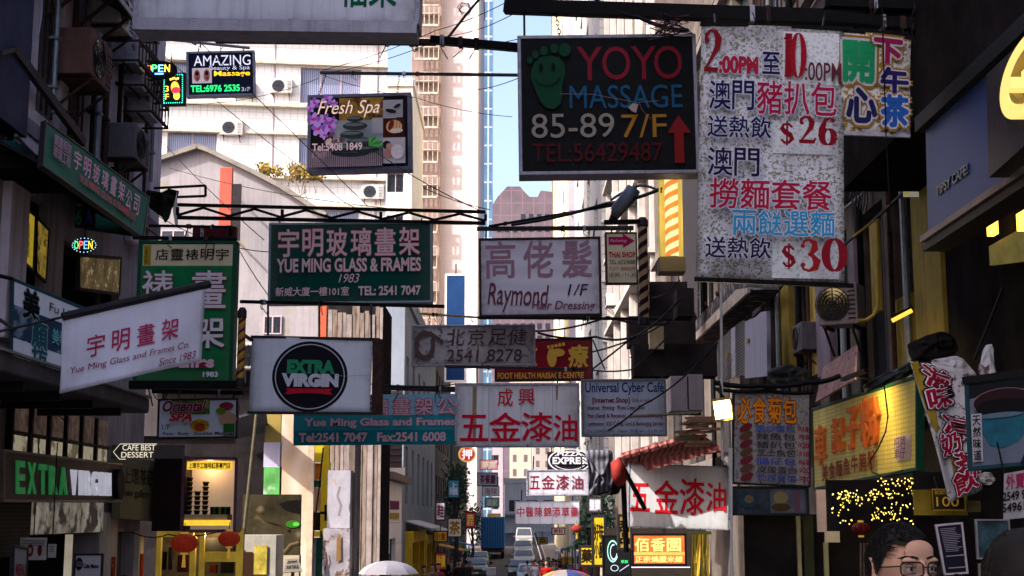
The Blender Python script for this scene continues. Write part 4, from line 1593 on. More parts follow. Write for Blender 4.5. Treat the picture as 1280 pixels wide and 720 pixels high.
# 14 THAI sign
s = Sign.rect('hanging_sign', 'small yellowed vertical sign with magenta arrow beside the barber pole', 'sign', 758, 291, 796, 354, 19, group=G_H, roll=.01, yaw=.05)
s.panel(M('yellowed_sign_face', (.55, .48, .32), .6, 0, .15, 5), .1).frame(rust_metal, .02, .12)
s.poly([(761, 296), (779, 296), (779, 292), (794, 301), (779, 310), (779, 306), (761, 306)], ink('9a1448'))
s.text('Relaxing', (763, 299, 784, 303.5), ink('d0a0b0'), shear=.3)
s.text('THAI SHOP', (761, 315, 794, 321.5), ink('a02430'), bold=.03)
s.text('TEL 6724888', (761, 325, 794, 330), ink('203038'))
s.text('FOOT 休閒按摩', (761, 333, 794, 338), ink('8a5038'))
s.text('10:00 - 11:30', (761, 341, 794, 346), ink('203038'))
s.hang([(.2, onY(764, 283, 19)), (.8, onY(789, 282, 19))])

# 15 barber poles
def barber(label, x0, y0, x1, y1, Y, cols, glow=0, cap=True, n=7, cyl=True):
 a, b = onY(x0, y0, Y), onY(x1, y1, Y)
 cx, r = (a.x + b.x) / 2, (b.x - a.x) / 2
 t = thing('barber_pole', label, 'barber pole', (cx, Y, b.z), 'barber poles')
 H = a.z - b.z
 m0 = M('barber_%s_%s' % (cols[0], glow), hx(cols[0]), .4, 0, .1, 5, 0, emit=glow)
 ms = [M('barber_%s_%s' % (c, glow), hx(c), .4, 0, .1, 5, 0, emit=glow) for c in cols]
 seg, st = 20, n * len(cols)
 # helical bands as real strips round the cylinder
 pitch = H / n
 mbs = [MB().mat(m_) for m_ in ms]
 rows = int(n * 12)
 for i in range(rows):
  for k in range(seg):
   z0, z1 = H * i / rows, H * (i + 1) / rows
   t0, t1 = 2 * pi * k / seg, 2 * pi * (k + 1) / seg
   ph = ((z0 / pitch) - (k / seg) * 1.6) % 1.0
   idx = int(ph * len(cols)) % len(cols)
   q = [(cx + r * cos(t_) * .86, Y + r * sin(t_) * .86, b.z + z_) for t_, z_ in ((t0, z0), (t1, z0), (t1, z1), (t0, z1))]
   mbs[idx].smooth = True
   mbs[idx].add(q, [(0, 1, 2, 3)])
 for m_, c in zip(mbs, ms):
  m_.build('stripe_band', c, t)
 cm = M('barber_cap', (.03, .03, .035), .5, .3) if not glow else M('barber_cap_pale', (.4, .34, .2), .5, .2)
 MB().mat(cm).lathe((cx, Y, b.z - .09), [(r * .8, 0), (r, .015), (r, .09), (r * .9, .1)], 18).build('cap', cm, t)
 MB().mat(cm).lathe((cx, Y, b.z + H), [(r * .9, 0), (r, .01), (r, .08), (r * .6, .12)], 18).build('cap', cm, t)
 MB().mat(dark_metal).bar((cx, Y, b.z + H * .75), (cx, Y + .6, b.z + H * .75), .03).build('bracket', dark_metal, t)
 return t


t = barber('lit square cased barber pole with orange and cream stripes beside the menu banner', 829, 222, 850, 322, 15, ['b86a30', 'e8d090'], .45)
a, b = onY(824, 221, 15.02), onY(853, 322, 15.02)
mb = MB().mat(rust_metal)
yc = M('yellow_lit_casing', (.5, .4, .1), .5, 0, .2, 6, emit=.2)
MB().mat(yc).box((a.x, 15.14, b.z), (b.x, 15.17, a.z)).build('back_plate', yc, t)
for x in (a.x, b.x):
 MB().mat(yc).bar((x, 15.06, b.z), (x, 15.06, a.z), .014, .16).build('casing_side', yc, t)
MB().mat(M('casing_base', (.2, .17, .1), .6)).box((a.x - .02, 14.9, b.z - .17), (b.x + .02, 15.2, b.z - .01)).build('casing_base', None, t)
pl = D.lights.new('barber_lamp', 'POINT')
pl.energy = 2.5
pl.color = (1, .7, .3)
pl.shadow_soft_size = .1
lo = D.objects.new('barber_lamp', pl)
C.objects.link(lo)
lo.parent = t
lo.location = Vector((a.x + .1, 14.6, (a.z + b.z) / 2)) - ORG[t.name]
barber('unlit barber pole with dark maroon and cream stripes right of the arrow sign', 796, 284, 812, 398, 17, ['2a1420', 'a08c6a'], 0, n=8)
barber('barber pole with yellow red and cream stripes beside the tall green sign', 297, 398, 306, 474, 15.4, ['b08a20', '5a1018', '8a7450'], 0, n=6)

# 16 Menu banner
menu_m = M('mottled_menu_print', (.7, .7, .76), .75, 0, .12, 3, .1, spots=((.2, .21, .14), 46, .5), streak=.35, edge=1.0)
menu_m2 = M('mottled_price_patch', (.72, .74, .78), .7, 0, .12, 3, .1, spots=((.42, .48, .42), 38, .52))
Ym = 11
rp = lambda u, v: .014 * sin(u * 3.5 + v * 4)
s = Sign('menu_banner', 'tall mottled white menu banner with prices $26 and $30', 'banner', onY(877, 30, Ym), onY(1055, 36, Ym), onY(1055, 354, Ym), onY(870, 349, Ym), G_H, ripple=rp)
s.panel(menu_m, .015, 16, 24)
s.px = (873, 33, 1055, 352)
halo = ink('c8c8d6')
mar = ink('7a1220')
s.box((977, 40, 1049, 106), menu_m2)
s.box((965, 153, 1040, 194), menu_m2)
s.box((966, 303, 1048, 348), menu_m2)


def big_digit(s, ch, box, m, wt=.2):
 """didone style digits drawn as strokes of changing width"""
 x0, y0, x1, y1 = box
 w, h = x1 - x0, y1 - y0
 P_ = lambda L: [(x0 + a * w, y0 + b * h) for a, b in L]
 T = w * wt * 1.6
 if ch == '2':
  pts = [(.14, .26), (.18, .12), (.38, .03), (.62, .06), (.78, .22), (.72, .42), (.45, .66), (.14, .92)]
  s.stroke(P_(pts), [T * .5, T * .6, T * .4, T * .7, T * 1.1, T * .9, T * .5, T * .3], m)
  s.stroke(P_([(.06, .93), (.9, .93), (.98, .78)]), [T * .7, T * .7, T * .25], m)
  s.ell(x0 + .2 * w, y0 + .27 * h, w * .12, h * .06, m, n=14)
 elif ch == '3':
  s.stroke(P_([(.12, .22), (.22, .07), (.45, .03), (.7, .12), (.72, .3), (.55, .45), (.38, .48)]), [T * .3, T * .4, T * .35, T * .9, T * 1.1, T * .6, T * .2], m)
  s.stroke(P_([(.38, .48), (.62, .52), (.82, .68), (.74, .88), (.45, .97), (.18, .92), (.08, .78)]), [T * .2, T * .6, T * 1.2, T, T * .4, T * .4, T * .4], m)
  s.ell(x0 + .14 * w, y0 + .23 * h, w * .11, h * .06, m, n=14).ell(x0 + .14 * w, y0 + .8 * h, w * .12, h * .065, m, n=14)
 elif ch == '0':
  n = 28
  pts = [(.5 + .4 * cos(2 * pi * i / n), .5 + .48 * sin(2 * pi * i / n)) for i in range(n + 1)]
  s.stroke(P_(pts), [T * (.25 + 1.0 * abs(cos(2 * pi * i / n))) for i in range(n + 1)], m)
 elif ch == '1':
  s.stroke(P_([(.5, .02), (.5, .97)]), T * 1.5, m)
  s.stroke(P_([(.2, .97), (.8, .97)]), T * .35, m)
  s.stroke(P_([(.15, .16), (.5, .05)]), T * .4, m)
 elif ch == '6':
  s.stroke(P_([(.78, .12), (.6, .03), (.36, .12), (.2, .4), (.16, .7)]), [T * .5, T * .35, T * .6, T * 1.1, T * 1.2], m)
  n = 20
  s.stroke(P_([(.5 + .32 * cos(2 * pi * i / n), .7 + .27 * sin(2 * pi * i / n)) for i in range(n + 1)]), [T * (.25 + .9 * abs(cos(2 * pi * i / n))) for i in range(n + 1)], m)
  s.ell(x0 + .76 * w, y0 + .14 * h, w * .1, h * .055, m, n=14)
 elif ch == '$':
  s.stroke(P_([(.82, .25), (.6, .12), (.3, .14), (.2, .3), (.4, .45), (.68, .56), (.8, .72), (.6, .88), (.35, .88), (.16, .74)]), [T * .4, T * .5, T * .5, T * .9, T, T, T * .9, T * .5, T * .5, T * .4], m)
  s.stroke(P_([(.5, .0), (.5, 1)]), T * .4, m)


s.box((874, 38, 898, 100), halo) if False else None
big_digit(s, '2', (875, 40, 900, 96), mar)
s.text(':00PM', (896, 76, 944, 96), ink('a02038'), bold=.05, out=halo, ow=.04)
s.text('至', (950, 69, 972, 96), NAVY, bold=.02, out=halo, ow=.04)
big_digit(s, '1', (974, 43, 992, 100), ink('8a1420'))
big_digit(s, '0', (986, 43, 1004, 101), ink('9a1428'))
s.text(':00PM', (1004, 80, 1050, 103), ink('5a2834'), bold=.01)
for chs, x, w_, y0, y1, cl in (('澳門', 883, 29, 108, 144, NAVY), ('豬扒包', 943, 34, 107, 148, ink('a01840')), ('送熱飲', 881, 27, 154, 180, NAVY),
         ('澳門', 882, 33, 194, 228, ink('24183c')), ('撈麵套餐', 885, 38, 232, 268, ink('a01838')), ('兩餸選麵', 913, 31.5, 271, 301, ink('2a88b8')), ('送熱飲', 880, 27, 305, 330, ink('24183c'))):
 for i, ch in enumerate(chs):
  s.text(ch, (x + i * w_, y0, x + i * w_ + w_ * .93, y1), cl, bold=.014, out=halo, ow=.03, wob=.004)
big_digit(s, '$', (967, 162, 988, 192), mar)
big_digit(s, '2', (991, 155, 1013, 189), mar)
big_digit(s, '6', (1016, 156, 1039, 191), mar)
big_digit(s, '$', (970, 312, 990, 343), mar)
big_digit(s, '3', (993, 306, 1018, 346), ink('8a1a20'))
big_digit(s, '0', (1021, 306, 1047, 345), mar)
MB().mat(black_metal).bar(s.P(-.01, 0, 0), s.P(1.02, 0, 0), .03).build('top_rail', black_metal, s.root)
MB().mat(black_metal).bar(s.P(-.01, 1, 0), s.P(1.06, 1.01, 0), .035).build('bottom_rail', black_metal, s.root)
s.hang([(.1, onY(893, 18, Ym + .6)), (.85, onY(1030, 22, Ym + .6))], r=.01)
s = Sign('menu_banner', 'small mottled banner with rounded green blue and maroon tea characters', 'banner', onY(1051, 38, Ym + .02), onY(1139, 47, Ym + .02), onY(1137, 168, Ym + .02), onY(1052, 166, Ym + .02), G_H, ripple=rp)
s.panel(M('gold_mottled_print', (.7, .68, .64), .75, 0, .25, 3, .1, spots=((.3, .18, .04), 22, .5)), .015, 8, 10)
s.px = (1050, 42, 1138, 168)
go = ink('8a6420')
for ch, b, cl in (('開', (1053, 56, 1090, 104), '1c8a58'), ('心', (1057, 114, 1094, 154), '20204c'), ('下', (1091, 50, 1125, 84), '8a1c48'), ('午', (1100, 86, 1133, 118), '241c58'), ('茶', (1100, 121, 1133, 160), '20509a')):
 s.text(ch, (b[0] - 1, b[1] - 1, b[2] + 1, b[3] + 1), go, bold=.15)
 s.text(ch, b, ink('b8b4b8'), bold=.11)
 s.text(ch, b, ink(cl), bold=.045)
MB().mat(black_metal).bar(s.P(0, 0, 0), s.P(1.02, 0, 0), .03).build('top_rail', black_metal, s.root)
MB().mat(alu).bar(s.P(0, 1, 0), s.P(1.0, 1.02, 0), .03).build('bottom_rail', alu, s.root)

# 17 left cloth banner on a pole
Yc = 12
rp2 = lambda u, v: .02 * sin(u * 8 + v * 4) * v + .012 * sin(u * 19 - v * 6) * v
s = Sign('cloth_banner', 'white cloth banner with pink characters hanging from a slanting pole', 'banner', onY(78, 396, 11.4), onY(257, 359, 12.1), onY(252, 451, 12.1), onY(75, 492, 11.4), None, ripple=rp2)
s.panel(M('white_cloth', (.72, .7, .8), .9, 0, .1, 2, .5, bscale=5, streak=.15, edge=.4), .01, 28, 14)
s.px = None
for i, ch in enumerate('宇明畫架'):
 u = .17 + i * .172
 s.text(ch, (u, .33, u + .12, .61), ink('b03058'), bold=.012, wob=.012)
s.text('Yue Ming Glass and Frames Co.', (.06, .69, .9, .80), ink('8a2a50'), shear=.12)
s.text('Since 1983', (.67, .84, .95, .94), ink('8a2a50'), shear=.12)
s.text('· · ~ · ~~ · · ~ ·· ~ · ~ ··', (.08, .06, .9, .14), ink('a08090')) if False else None
pA, pB = onY(-40, 423, 10.9), onY(262, 355, 12.13)
tag(MB().mat(dark_metal).tube([pA, onY(80, 396, 11.4)], .012).tube([onY(78, 396, 11.4), pB], .035, 8).build('banner_pole', dark_metal, org=pA), 'slanting dark pole that carries the white cloth banner', 'pole')

# 18 big green sign left
Yq = 15.6
s = Sign.rect('hanging_sign', 'tall green framing shop sign with a beige strip on top, partly behind the cloth banner', 'sign', 172, 302, 291, 477, Yq, group=G_H, yaw=.0)
s.panel(M('bright_green_panel', (.006, .19, .06), .6, 0, .45, 1.5, .05, streak=.3, edge=.6), .16).frame(M('green_frame', (.01, .07, .04), .5, .2, .2), .04, .2)
s.box((176, 305, 289, 332), M('beige_strip', (.62, .54, .36), .7, 0, .15, 3))
s.box((177, 306, 186, 331), ink('a08420'))
for i, ch in enumerate('店靈裱明宇'):
 s.text(ch, (192 + i * 19, 311, 208 + i * 19, 325), ink('14120e'), bold=.01)
s.text('上\n環\n文\n咸', (179, 309, 182, 329), ink('4a3a10'))
for ch, b in (('裱', (178, 339, 216, 372)), ('畫', (240, 339, 282, 385)), ('架', (242, 396, 282, 435))):
 s.text(ch, b, ink('d0ccd4'), bold=.015, out=ink('7a1c30'), ow=.018, wob=.01)
s.text('Frames', (210, 446, 270, 459), ink('d0a8b8'), bold=.05, out=ink('7a1c30'), ow=.02)
s.text('1983', (258, 465, 276, 471), ink('d0ccd4'), bold=.03)
MB().mat(black_metal).bar(s.P(-.05, 1.02, 0), s.P(1.12, 1.02, 0), .09).build('bottom_rail', black_metal, s.root)
beam('steel_beam', 'black pole above the tall green framing sign', onY(166, 297, Yq), onY(296, 299, Yq), .04, .04, m=black_metal)
beam('steel_beam', 'dark red box beam above the tall green framing sign', onY(242, 291, 16.2), onY(296, 292, 16.2), .12, .15, m=M('maroon_beam', (.07, .008, .012), .6))
beam('steel_beam', 'second thin black pole above the tall green sign', onY(186, 282, Yq), onY(290, 284, Yq), .03, .03, m=black_metal)
# rectangular bracket frame above
br = thing('sign_bracket', 'empty rectangular metal bracket sticking out above the tall green sign', 'bracket', onY(180, 240, 19))
for (a_, b_) in (((178, 236), (257, 232)), ((178, 248), (257, 245)), ((257, 232), (257, 245))):
 MB().mat(black_metal).bar(onY(*a_, 19), onY(*b_, 19), .03).build('bar', black_metal, br)

# 19 Oriental spa
s = Sign.rect('hanging_sign', 'colourful oriental spa sign with yellow green flower print', 'sign', 198, 499, 296, 547, 17.5, group=G_H, roll=.01)
s.panel(ink('d4dcec'), .1).frame(dark_metal, .025, .12)
s.box((212, 499, 262, 518), M('print_leaf_green', (.22, .28, .06), .6, 0, .7, 6, 0, spots=((.05, .12, .02), 8, .5)))
s.ell(250, 532, 12, 8, ink('d8a030')).ell(250, 534, 7, 5, ink('b04a20')).ell(285, 524, 11, 9, ink('c8a080')).ell(283, 508, 9, 5, ink('903040')).box((280, 530, 294, 545), ink('2a7030'))
s.ell(276, 514, 6, 4, ink('6a8a20'))
s.text('Oriental', (204, 501, 258, 514), ink('7a1c40'), shear=.3, bold=.03, out=ink('d8c0d0'), ow=.03)
s.text('SPA', (213, 517, 240, 526), ink('c02030'), shear=.3, bold=.04, out=ink('e0d0d8'), ow=.03)
s.text('1/F', (204, 530, 214, 537), ink('302840'))
s.text('Tel 5379 0022', (228, 527, 262, 532), ink('302840'))
s.text('Foot · Body · Shoulder Massage', (206, 540, 292, 545), ink('4a2040'), bold=.02, out=ink('e0e0f0'), ow=.03)
beam('steel_beam', 'dark pole above the oriental spa sign', onY(190, 489, 17.5), onY(305, 491, 17.5), .05, .05, m=black_metal)
s.hang([(.05, onY(204, 490, 17.5)), (.95, onY(291, 491, 17.5))])

# 20 round red sign
s = Sign.rect('hanging_sign', 'round red sign with gold rim under the teal banner', 'sign', 573, 558, 595, 578, 40, group='round shop signs')
s.panel(dark_metal, .05)
D.objects.remove(s.panel_ob)
s.ell(584, 568, 11, 10, M('gold_rim', (.3, .2, .06), .5), 'rim', th=.12).ell(584, 568, 8.8, 8, M('red_disc', (.3, .01, .02), .5), 'disc', d=.13)
s.text('押', (578, 562, 590, 574), ink('d0b0b0'), d=.14, bold=.03)
s.hang([(.5, onY(584, 545, 40))], r=.02)

# 21 pizza express
s = Sign.rect('hanging_sign', 'black and white round logo pizza sign reading EXPRESS, half hidden', 'sign', 684, 565, 740, 588, 33, group=G_H)
wn = M('white_logo_tube', (.55, .55, .58), .5, 0, .1, 5)
wb_ = MB()
s.box((684, 565, 740, 588), ink('201c20'), 'panel', th=.08)
s.ring(712, 576, 27, 15, 2, wn, d=.1).ring(712, 576, 22, 11.5, 1.4, wn, d=.1)
s.box((690, 570.5, 737, 581.5), ink('201c20'), d=.105)
s.text('PIZZA', (697, 565.5, 727, 570), wn, d=.11, bold=.03)
s.text('EXPRESS', (691, 572, 736, 580), wn, d=.11, bold=.04)
s.hang([(.1, onY(690, 550, 33)), (.9, onY(735, 550, 33))], r=.015)

# 22 small paint shop sign behind
s = paint_shop('shaded grey white paint shop sign below the pizza sign', 659, 588, 735, 619, 29, '', G_H, roll=.01, pan=pale_p)
for ch, b in (('五', (662, 595, 675, 611)), ('金', (677, 594, 693, 611)), ('漆', (695, 594, 711, 612)), ('油', (714, 595, 728, 612))):
 s.text(ch, b, ink('7a1c30'), bold=.012, wob=.008)
for x in (677, 695, 713):
 s.box((x, 588.5, x + .4, 618.5), ink('70707c'), 'seam')
s.hang([(.1, onY(667, 570, 29)), (.9, onY(727, 570, 29))], r=.015)

# 23 Chinese doctor sign
s = paint_shop('long white sign with a row of small red characters over the parked cars', 644, 627, 724, 655, 46, '', G_H, pan=M('white_bright_panel', (.6, .62, .68), .6, 0, .06, 1, .05, streak=.1))
for i, ch in enumerate('中醫陳錦添草藥'):
 s.text(ch, (646 + i * 11.2, 634, 655.4 + i * 11.2, 646), ink('c02848'), bold=.012)
for i in range(4):
 s.box((660 + i * 15, 627.4, 660.4 + i * 15, 654.6), ink('8090a0'), 'seam')
s.hang([(.1, onY(652, 612, 46)), (.9, onY(716, 612, 46))], r=.02)

# 24 sunlit paint shop sign
s = paint_shop('sunlit white paint shop sign with bright red calligraphy under the red awning', 786, 582, 910, 660, 30.3, '', G_H, roll=-.03, pan=M('sunlit_white_sheet', (.62, .62, .62), .6, 0, .08, 1, .05, streak=.25, edge=.6))
for ch, b in (('五', (788, 606, 812, 640)), ('金', (818, 601, 848, 642)), ('漆', (850, 598, 880, 643)), ('油', (883, 602, 907, 638))):
 s.text(ch, b, ink('c81c28'), bold=.018, wob=.008)
s.hang([(.1, onY(800, 565, 30.3)), (.92, onY(903, 560, 30.3))], r=.02)
MB().mat(alu).prism([s.P(1, .95, 0), s.P(1, 1.0, 0), s.P(1.19, 1.0, 0), s.P(1.1, .84, 0), s.P(1, .84, 0)], (0, .1, 0)).build('side_flap', alu, s.root)

# 25 far street signs
far = [
 (597, 591, 622, 607, 90, '茶餐廳', 'ca_white', (.4, .42, .5), '6a2a50', 'small pale blue sign above the blue lorry'),
 (603, 608, 624, 620, 110, '海味', 'cb_pale', (.5, .52, .5), '8a6a80', 'small white sign with faint dots above the lorry'),
 (660, 546, 683, 557, 60, '酒吧', 'cc_blue', (.04, .12, .3), '2060a0', 'small blue sign behind the lower edge of the paint shop sign'),
 (560, 648, 577, 671, 62, '茶', 'cd_cream', (.5, .46, .36), '7a5a20', 'small cream square sign beside the yellow shopfront'),
 (542, 664, 559, 677, 64, '小食', 'ce_yellow', (.6, .42, .04), 'a02020', 'small yellow sign over the terrace shops'),
 (544, 691, 558, 712, 58, '特價', 'cf_red', (.45, .05, .02), 'e0c040', 'small red and yellow price board low by the terrace shops'),
 (741, 645, 756, 707, 33, '好味\n小廚', 'cg_yel', (.6, .42, .02), '20180c', 'tall yellow sign with black characters left of the green neon board'),
 (725, 683, 742, 707, 36, '藥', 'ch_yel', (.6, .42, .02), '20180c', 'lower yellow sign beside the tall yellow one'),
 (773, 644, 789, 686, 31, '甜\n品', 'ci_brass', (.28, .2, .05), '181008', 'narrow brass coloured sign under the red awning'),
 (700, 640, 716, 652, 60, '麵', 'cj', (.1, .25, .3), 'd0c0a0', 'small teal sign behind the dull red lantern'),
 (690, 660, 706, 668, 66, '粥粉', 'ck', (.5, .45, .4), '7a2030', 'small pale sign with dark red characters over the right stalls'),
 (672, 672, 684, 680, 80, '菜', 'cl', (.5, .35, .05), '202020', 'tiny yellow sign right of the white cars'),
 (606, 622, 624, 634, 120, '酒家', 'cm', (.1, .3, .3), 'd0d0c0', 'small teal sign just above the lorry'),
 (582, 640, 594, 660, 84, '茶\n莊', 'cn', (.3, .02, .03), 'd0b060', 'narrow red sign hanging left of the lorry'),
 (560, 600, 574, 622, 68, '上\n環', 'co', (.05, .25, .35), 'c0d0e0', 'blue square sign below the round red sign'),
 (545, 628, 556, 650, 58, '鞋', 'cp', (.5, .5, .52), '602040', 'small white sign over the terrace shops'),
 (600, 575, 622, 587, 140, '藥房', 'cq', (.6, .3, .35), 'e0e0e0', 'small pink sign topmost above the lorry'),
 (735, 622, 752, 640, 40, '髮廊', 'cr', (.2, .2, .24), 'c0c0c0', 'grey sign tucked under the dark folded canopy'),
]
for x0, y0, x1, y1, Y, tx, nm, colr, ic, lab in far:
 if not lab:
  continue
 s = Sign.rect('hanging_sign', lab, 'sign', x0, y0, x1, y1, Y, group='small signs down the street')
 s.panel(M(nm, colr, .6, 0, .15, 3, .05), .12)
 s.frame(dark_metal, .05, .15)
 m_ = .12 * (x1 - x0)
 s.text(tx, (x0 + m_, y0 + .15 * (y1 - y0), x1 - m_, y1 - .15 * (y1 - y0)), ink(ic), bold=.03)
 s.hang([(.5, onY((x0 + x1) / 2, y0 - 8, Y))], r=.02)

# ============================================================ LEFT SHOPS
XL = -5.0
# green awning sign along the wall
gs = M('faded_green_canvas', (.02, .13, .075), .7, 0, .3, 2.5, .2, streak=.2)
s = Sign('awning_sign', 'long green sloping awning sign with pink characters along the left tenement', 'sign', onX(57, 152, -4.55), onX(186, 247, -4.55), onX(179, 297, -4.3), onX(53, 207, -4.3), None)
s.panel(gs, .05, 6, 1).frame(dark_metal, .025, .06)
for i, ch in enumerate('宇明玻璃畫架公司'):
 u = .24 + i * .083
 s.text(ch, (u, .14 if i < 6 else .2, u + .062, .58 if i < 6 else .66), ink('d8a0b4'), bold=.015)
s.text('YUE MING GLASS & FRAMES CO', (.28, .68, .86, .83), ink('b84050'), bold=.03)
s.text('鏡畫相架\n玻璃工程', (.05, .18, .19, .72), ink('a87890'), bold=.02)
MB().mat(gs).prism([onX(186, 247, -4.55), onX(179, 297, -4.3), onX(179, 297, -4.3) + Vector((-.7, 0, .1)), onX(186, 247, -4.55) + Vector((-.45, 0, 0))], (0, .03, 0)).build('end_flap', gs, s.root)
# soffit of the awning box
p, q = onX(53, 207, -4.32), onX(179, 297, -4.32)
MB().mat(soot).prism([p, q, q + Vector((-.68, 0, .35)), p + Vector((-.68, 0, .35))], (0, 0, .03)).build('soffit', soot, s.root)
tealbox = M('dark_teal_sheet', (.005, .05, .05), .6, 0, .4, 4)
p, q = onX(14, 163, -4.75), onX(52, 205, -4.75)
t = thing('sign_board', 'dark teal board end left of the long green awning sign', 'sign board', p)
MB().mat(tealbox).box((-4.98, p.y, q.z - .1), (-4.7, q.y, p.z - .1)).build('board', tealbox, t)
MB().mat(soot).box((-4.99, p.y, q.z - .26), (-4.5, q.y + .2, q.z - .13)).build('lower_board', soot, t)
# window posters (first shop window)
t = thing('shop_window', 'mezzanine shop window with two yellow posters under the green awning', 'window', (-5.1, 14.3, 3.75))
MB().mat(black_metal).box((-5.2, 13.75, 3.75), (-5.1, 15.0, 3.85)).box((-5.2, 13.75, 4.9), (-5.1, 15, 5)).box((-5.2, 13.75, 3.85), (-5.1, 13.83, 4.9)).box((-5.2, 14.92, 3.85), (-5.1, 15, 4.9)).box((-5.19, 14.32, 3.85), (-5.1, 14.38, 4.9)).build('frame', black_metal, t)
MB().mat(glassd).box((-5.24, 13.75, 3.75), (-5.22, 15, 5)).build('glass', glassd, t)
for k, (P4, mm) in enumerate(((((27, 256), (44, 270), (41, 338), (27, 325)), M('yellow_poster', (.5, .36, .03), .7, 0, .35, 3, emit=.2)), (((46, 272), (61, 288), (57, 352), (45, 341)), M('amber_print_poster', (.4, .27, .04), .7, 0, .7, 6, emit=.16, spots=((.03, .02, .01), 5, .5))))):
 pp = Sign('x', '', '', *[onX(x, y, -4.985) for x, y in P4], parent=t)
 pp.panel(mm, .01, name='poster').frame(black_metal, .03, .03)
 if not k:
  pp.text('金\n銀\n鏡\n框', (.42, .2, .62, .85), ink('6a3a10'), bold=.02)
t = thing('shop_window', 'second mezzanine window with a dim framed picture below the OPEN sign', 'window', (-5.1, 16.7, 3.75))
MB().mat(black_metal).box((-5.2, 15.6, 3.75), (-5.1, 17.9, 3.83)).box((-5.2, 15.6, 4.67), (-5.1, 17.9, 4.75)).box((-5.2, 15.6, 3.83), (-5.1, 15.7, 4.67)).box((-5.2, 17.8, 3.83), (-5.1, 17.9, 4.67)).build('frame', black_metal, t)
mm = M('dim_gold_picture', (.16, .11, .05), .7, 0, .8, 5, spots=((.45, .33, .15), 7, .56), emit=.14)
Sign('x', '', '', *[onX(x, y, -4.985) for x, y in ((99, 319), (151, 323), (149, 368), (99, 361))], parent=t).panel(mm, .02, name='picture').frame(rust_metal, .04, .05)
# LED open sign
s = Sign.rect('neon_sign', 'small round blinking OPEN sign inside the shop under the green awning', 'sign', 90, 297, 122, 317, 15.3, group='lit open signs')
s.panel(led_black, .02)
D.objects.remove(s.panel_ob)
s.ell(106, 307, 16, 10, led_black, 'backing', th=.02)
for ch, x, cl in (('O', 94, '30c060'), ('P', 100, 'd04040'), ('E', 106, '4070e0'), ('N', 112, 'c0a030')):
 s.text(ch, (x, 302, x + 5, 312), ink(cl, 1.8))
mb = MB().mat(ink('80a0c0', 1.2))
for k in range(20):
 a = 2 * pi * k / 20
 mb.obox(s.P(.5 + .46 * cos(a), .5 + .44 * sin(a), .02), (.005, 0, 0), (0, .004, 0), (0, 0, .005))
mb.build('led_border', None, s.root)['kind'] = 'stuff'
MB().mat(wire_m).tube([s.P(.5, .05, 0), s.P(.5, .05, 0) + Vector((0, 0, .5))], .006).build('hanger', wire_m, s.root)
s = Sign.rect('neon_sign', 'dim green and blue letters glowing under the green awning', 'sign', 94, 258, 118, 284, 15.9)
s.text('6', (95, 262, 102, 281), ink('0c3a22', .05), bold=.03).text('A', (106, 262, 116, 280), ink('101c48', .05), bold=.03)
MB().mat(soot).box(s.P(0, 0, -.04), s.P(1, 1, -.01)).build('backing', soot, s.root)

# white board sign with Fu Hing
s = Sign('wall_sign', 'white and blue wall sign with outlined vertical characters behind the cloth banner', 'sign', onX(16, 349, -4.85), onX(108, 387, -4.2), onX(104, 482, -4.2), onX(14, 452, -4.85), None)
s.panel(M('white_wall_sign', (.66, .66, .7), .6, 0, .1, 3, .05, streak=.2), .12, 2, 2)
s.box((.0, .3, 1, .7), M('blue_grey_print', (.03, .06, .1), .6, 0, .5, 3, 0, spots=((.18, .22, .28), 3, .55)))
s.text('美', (.15, .05, .36, .4), ink('101418'), bold=.04, out=ink('8a9090'), ow=.04)
s.text('顏', (.28, .4, .48, .72), ink('20505a'), bold=.04, out=ink('90a0a0'), ow=.04)
s.text('坊', (.28, .7, .48, .95), ink('205058'), bold=.03, out=ink('90a0a0'), ow=.04)
s.text('Fu Hing', (.5, .1, .95, .24), ink('202024'))
s.text('美甲 美容', (.55, .4, .98, .6), ink('60a8a8'), bold=.02)
s.frame(M('dark_teal_frame', (.02, .06, .07), .5), .03, .14)

# first floor canopy slab
slab_m = M('canopy_grey', (.12, .1, .1), .9, 0, .3, 2, .3, streak=.4)
t = thing('canopy', 'long grimy concrete canopy over the left shopfronts', 'canopy', (-4.6, 15, 3.3))
pts = [onX(0, 459, -4.0), onX(200, 521, -4.0)]
z0 = onX(60, 478, -4.0).z
MB().mat(slab_m).box((-5.0, 8.2, z0 - .02), (-4.0, 15.7, z0 + .14)).build('slab', slab_m, t, bevel=.02)
dots = M('pale_edge_trim', (.3, .26, .24), .7, 0, .4, 10)
MB().mat(dots).box((-4.02, 8.2, z0 + .142), (-3.975, 15.7, z0 + .165)).build('edge_trim', dots, t)
for k in range(7):
 MB().mat(dark_metal).box((-5, 8.9 + k, z0 - .1), (-4.1, 8.95 + k, z0 - .022)).build('beam', dark_metal, t)
# transom lit panes
t = thing('transom_window', 'row of cream lit panes above the EXTRA VIRGIN fascia', 'window', (-5, 15.8, 2.2))
crm = M('lit_cream_blind', (.4, .35, .24), .7, 0, .35, 3, emit=.22, spots=((.12, .1, .06), 3, .52))
crm2 = M('dim_floral_print', (.14, .09, .07), .7, 0, .8, 9, emit=.12)
for k in range(6):
 ya = 14.1 + .58 * k
 MB().mat(crm).box((-4.995, ya + .03, 2.2), (-4.97, ya + .55, 2.5)).build('pane', crm, t)
 MB().mat(crm2).box((-4.995, ya + .03, 2.54), (-4.97, ya + .55, 2.85)).build('pane', crm2, t)
 MB().mat(black_metal).box((-4.995, ya - .03, 2.2), (-4.93, ya + .03, 2.85)).build('mullion', black_metal, t)
MB().mat(black_metal).box((-4.996, 14.1, 2.5), (-4.94, 17.6, 2.54)).build('rail', black_metal, t)
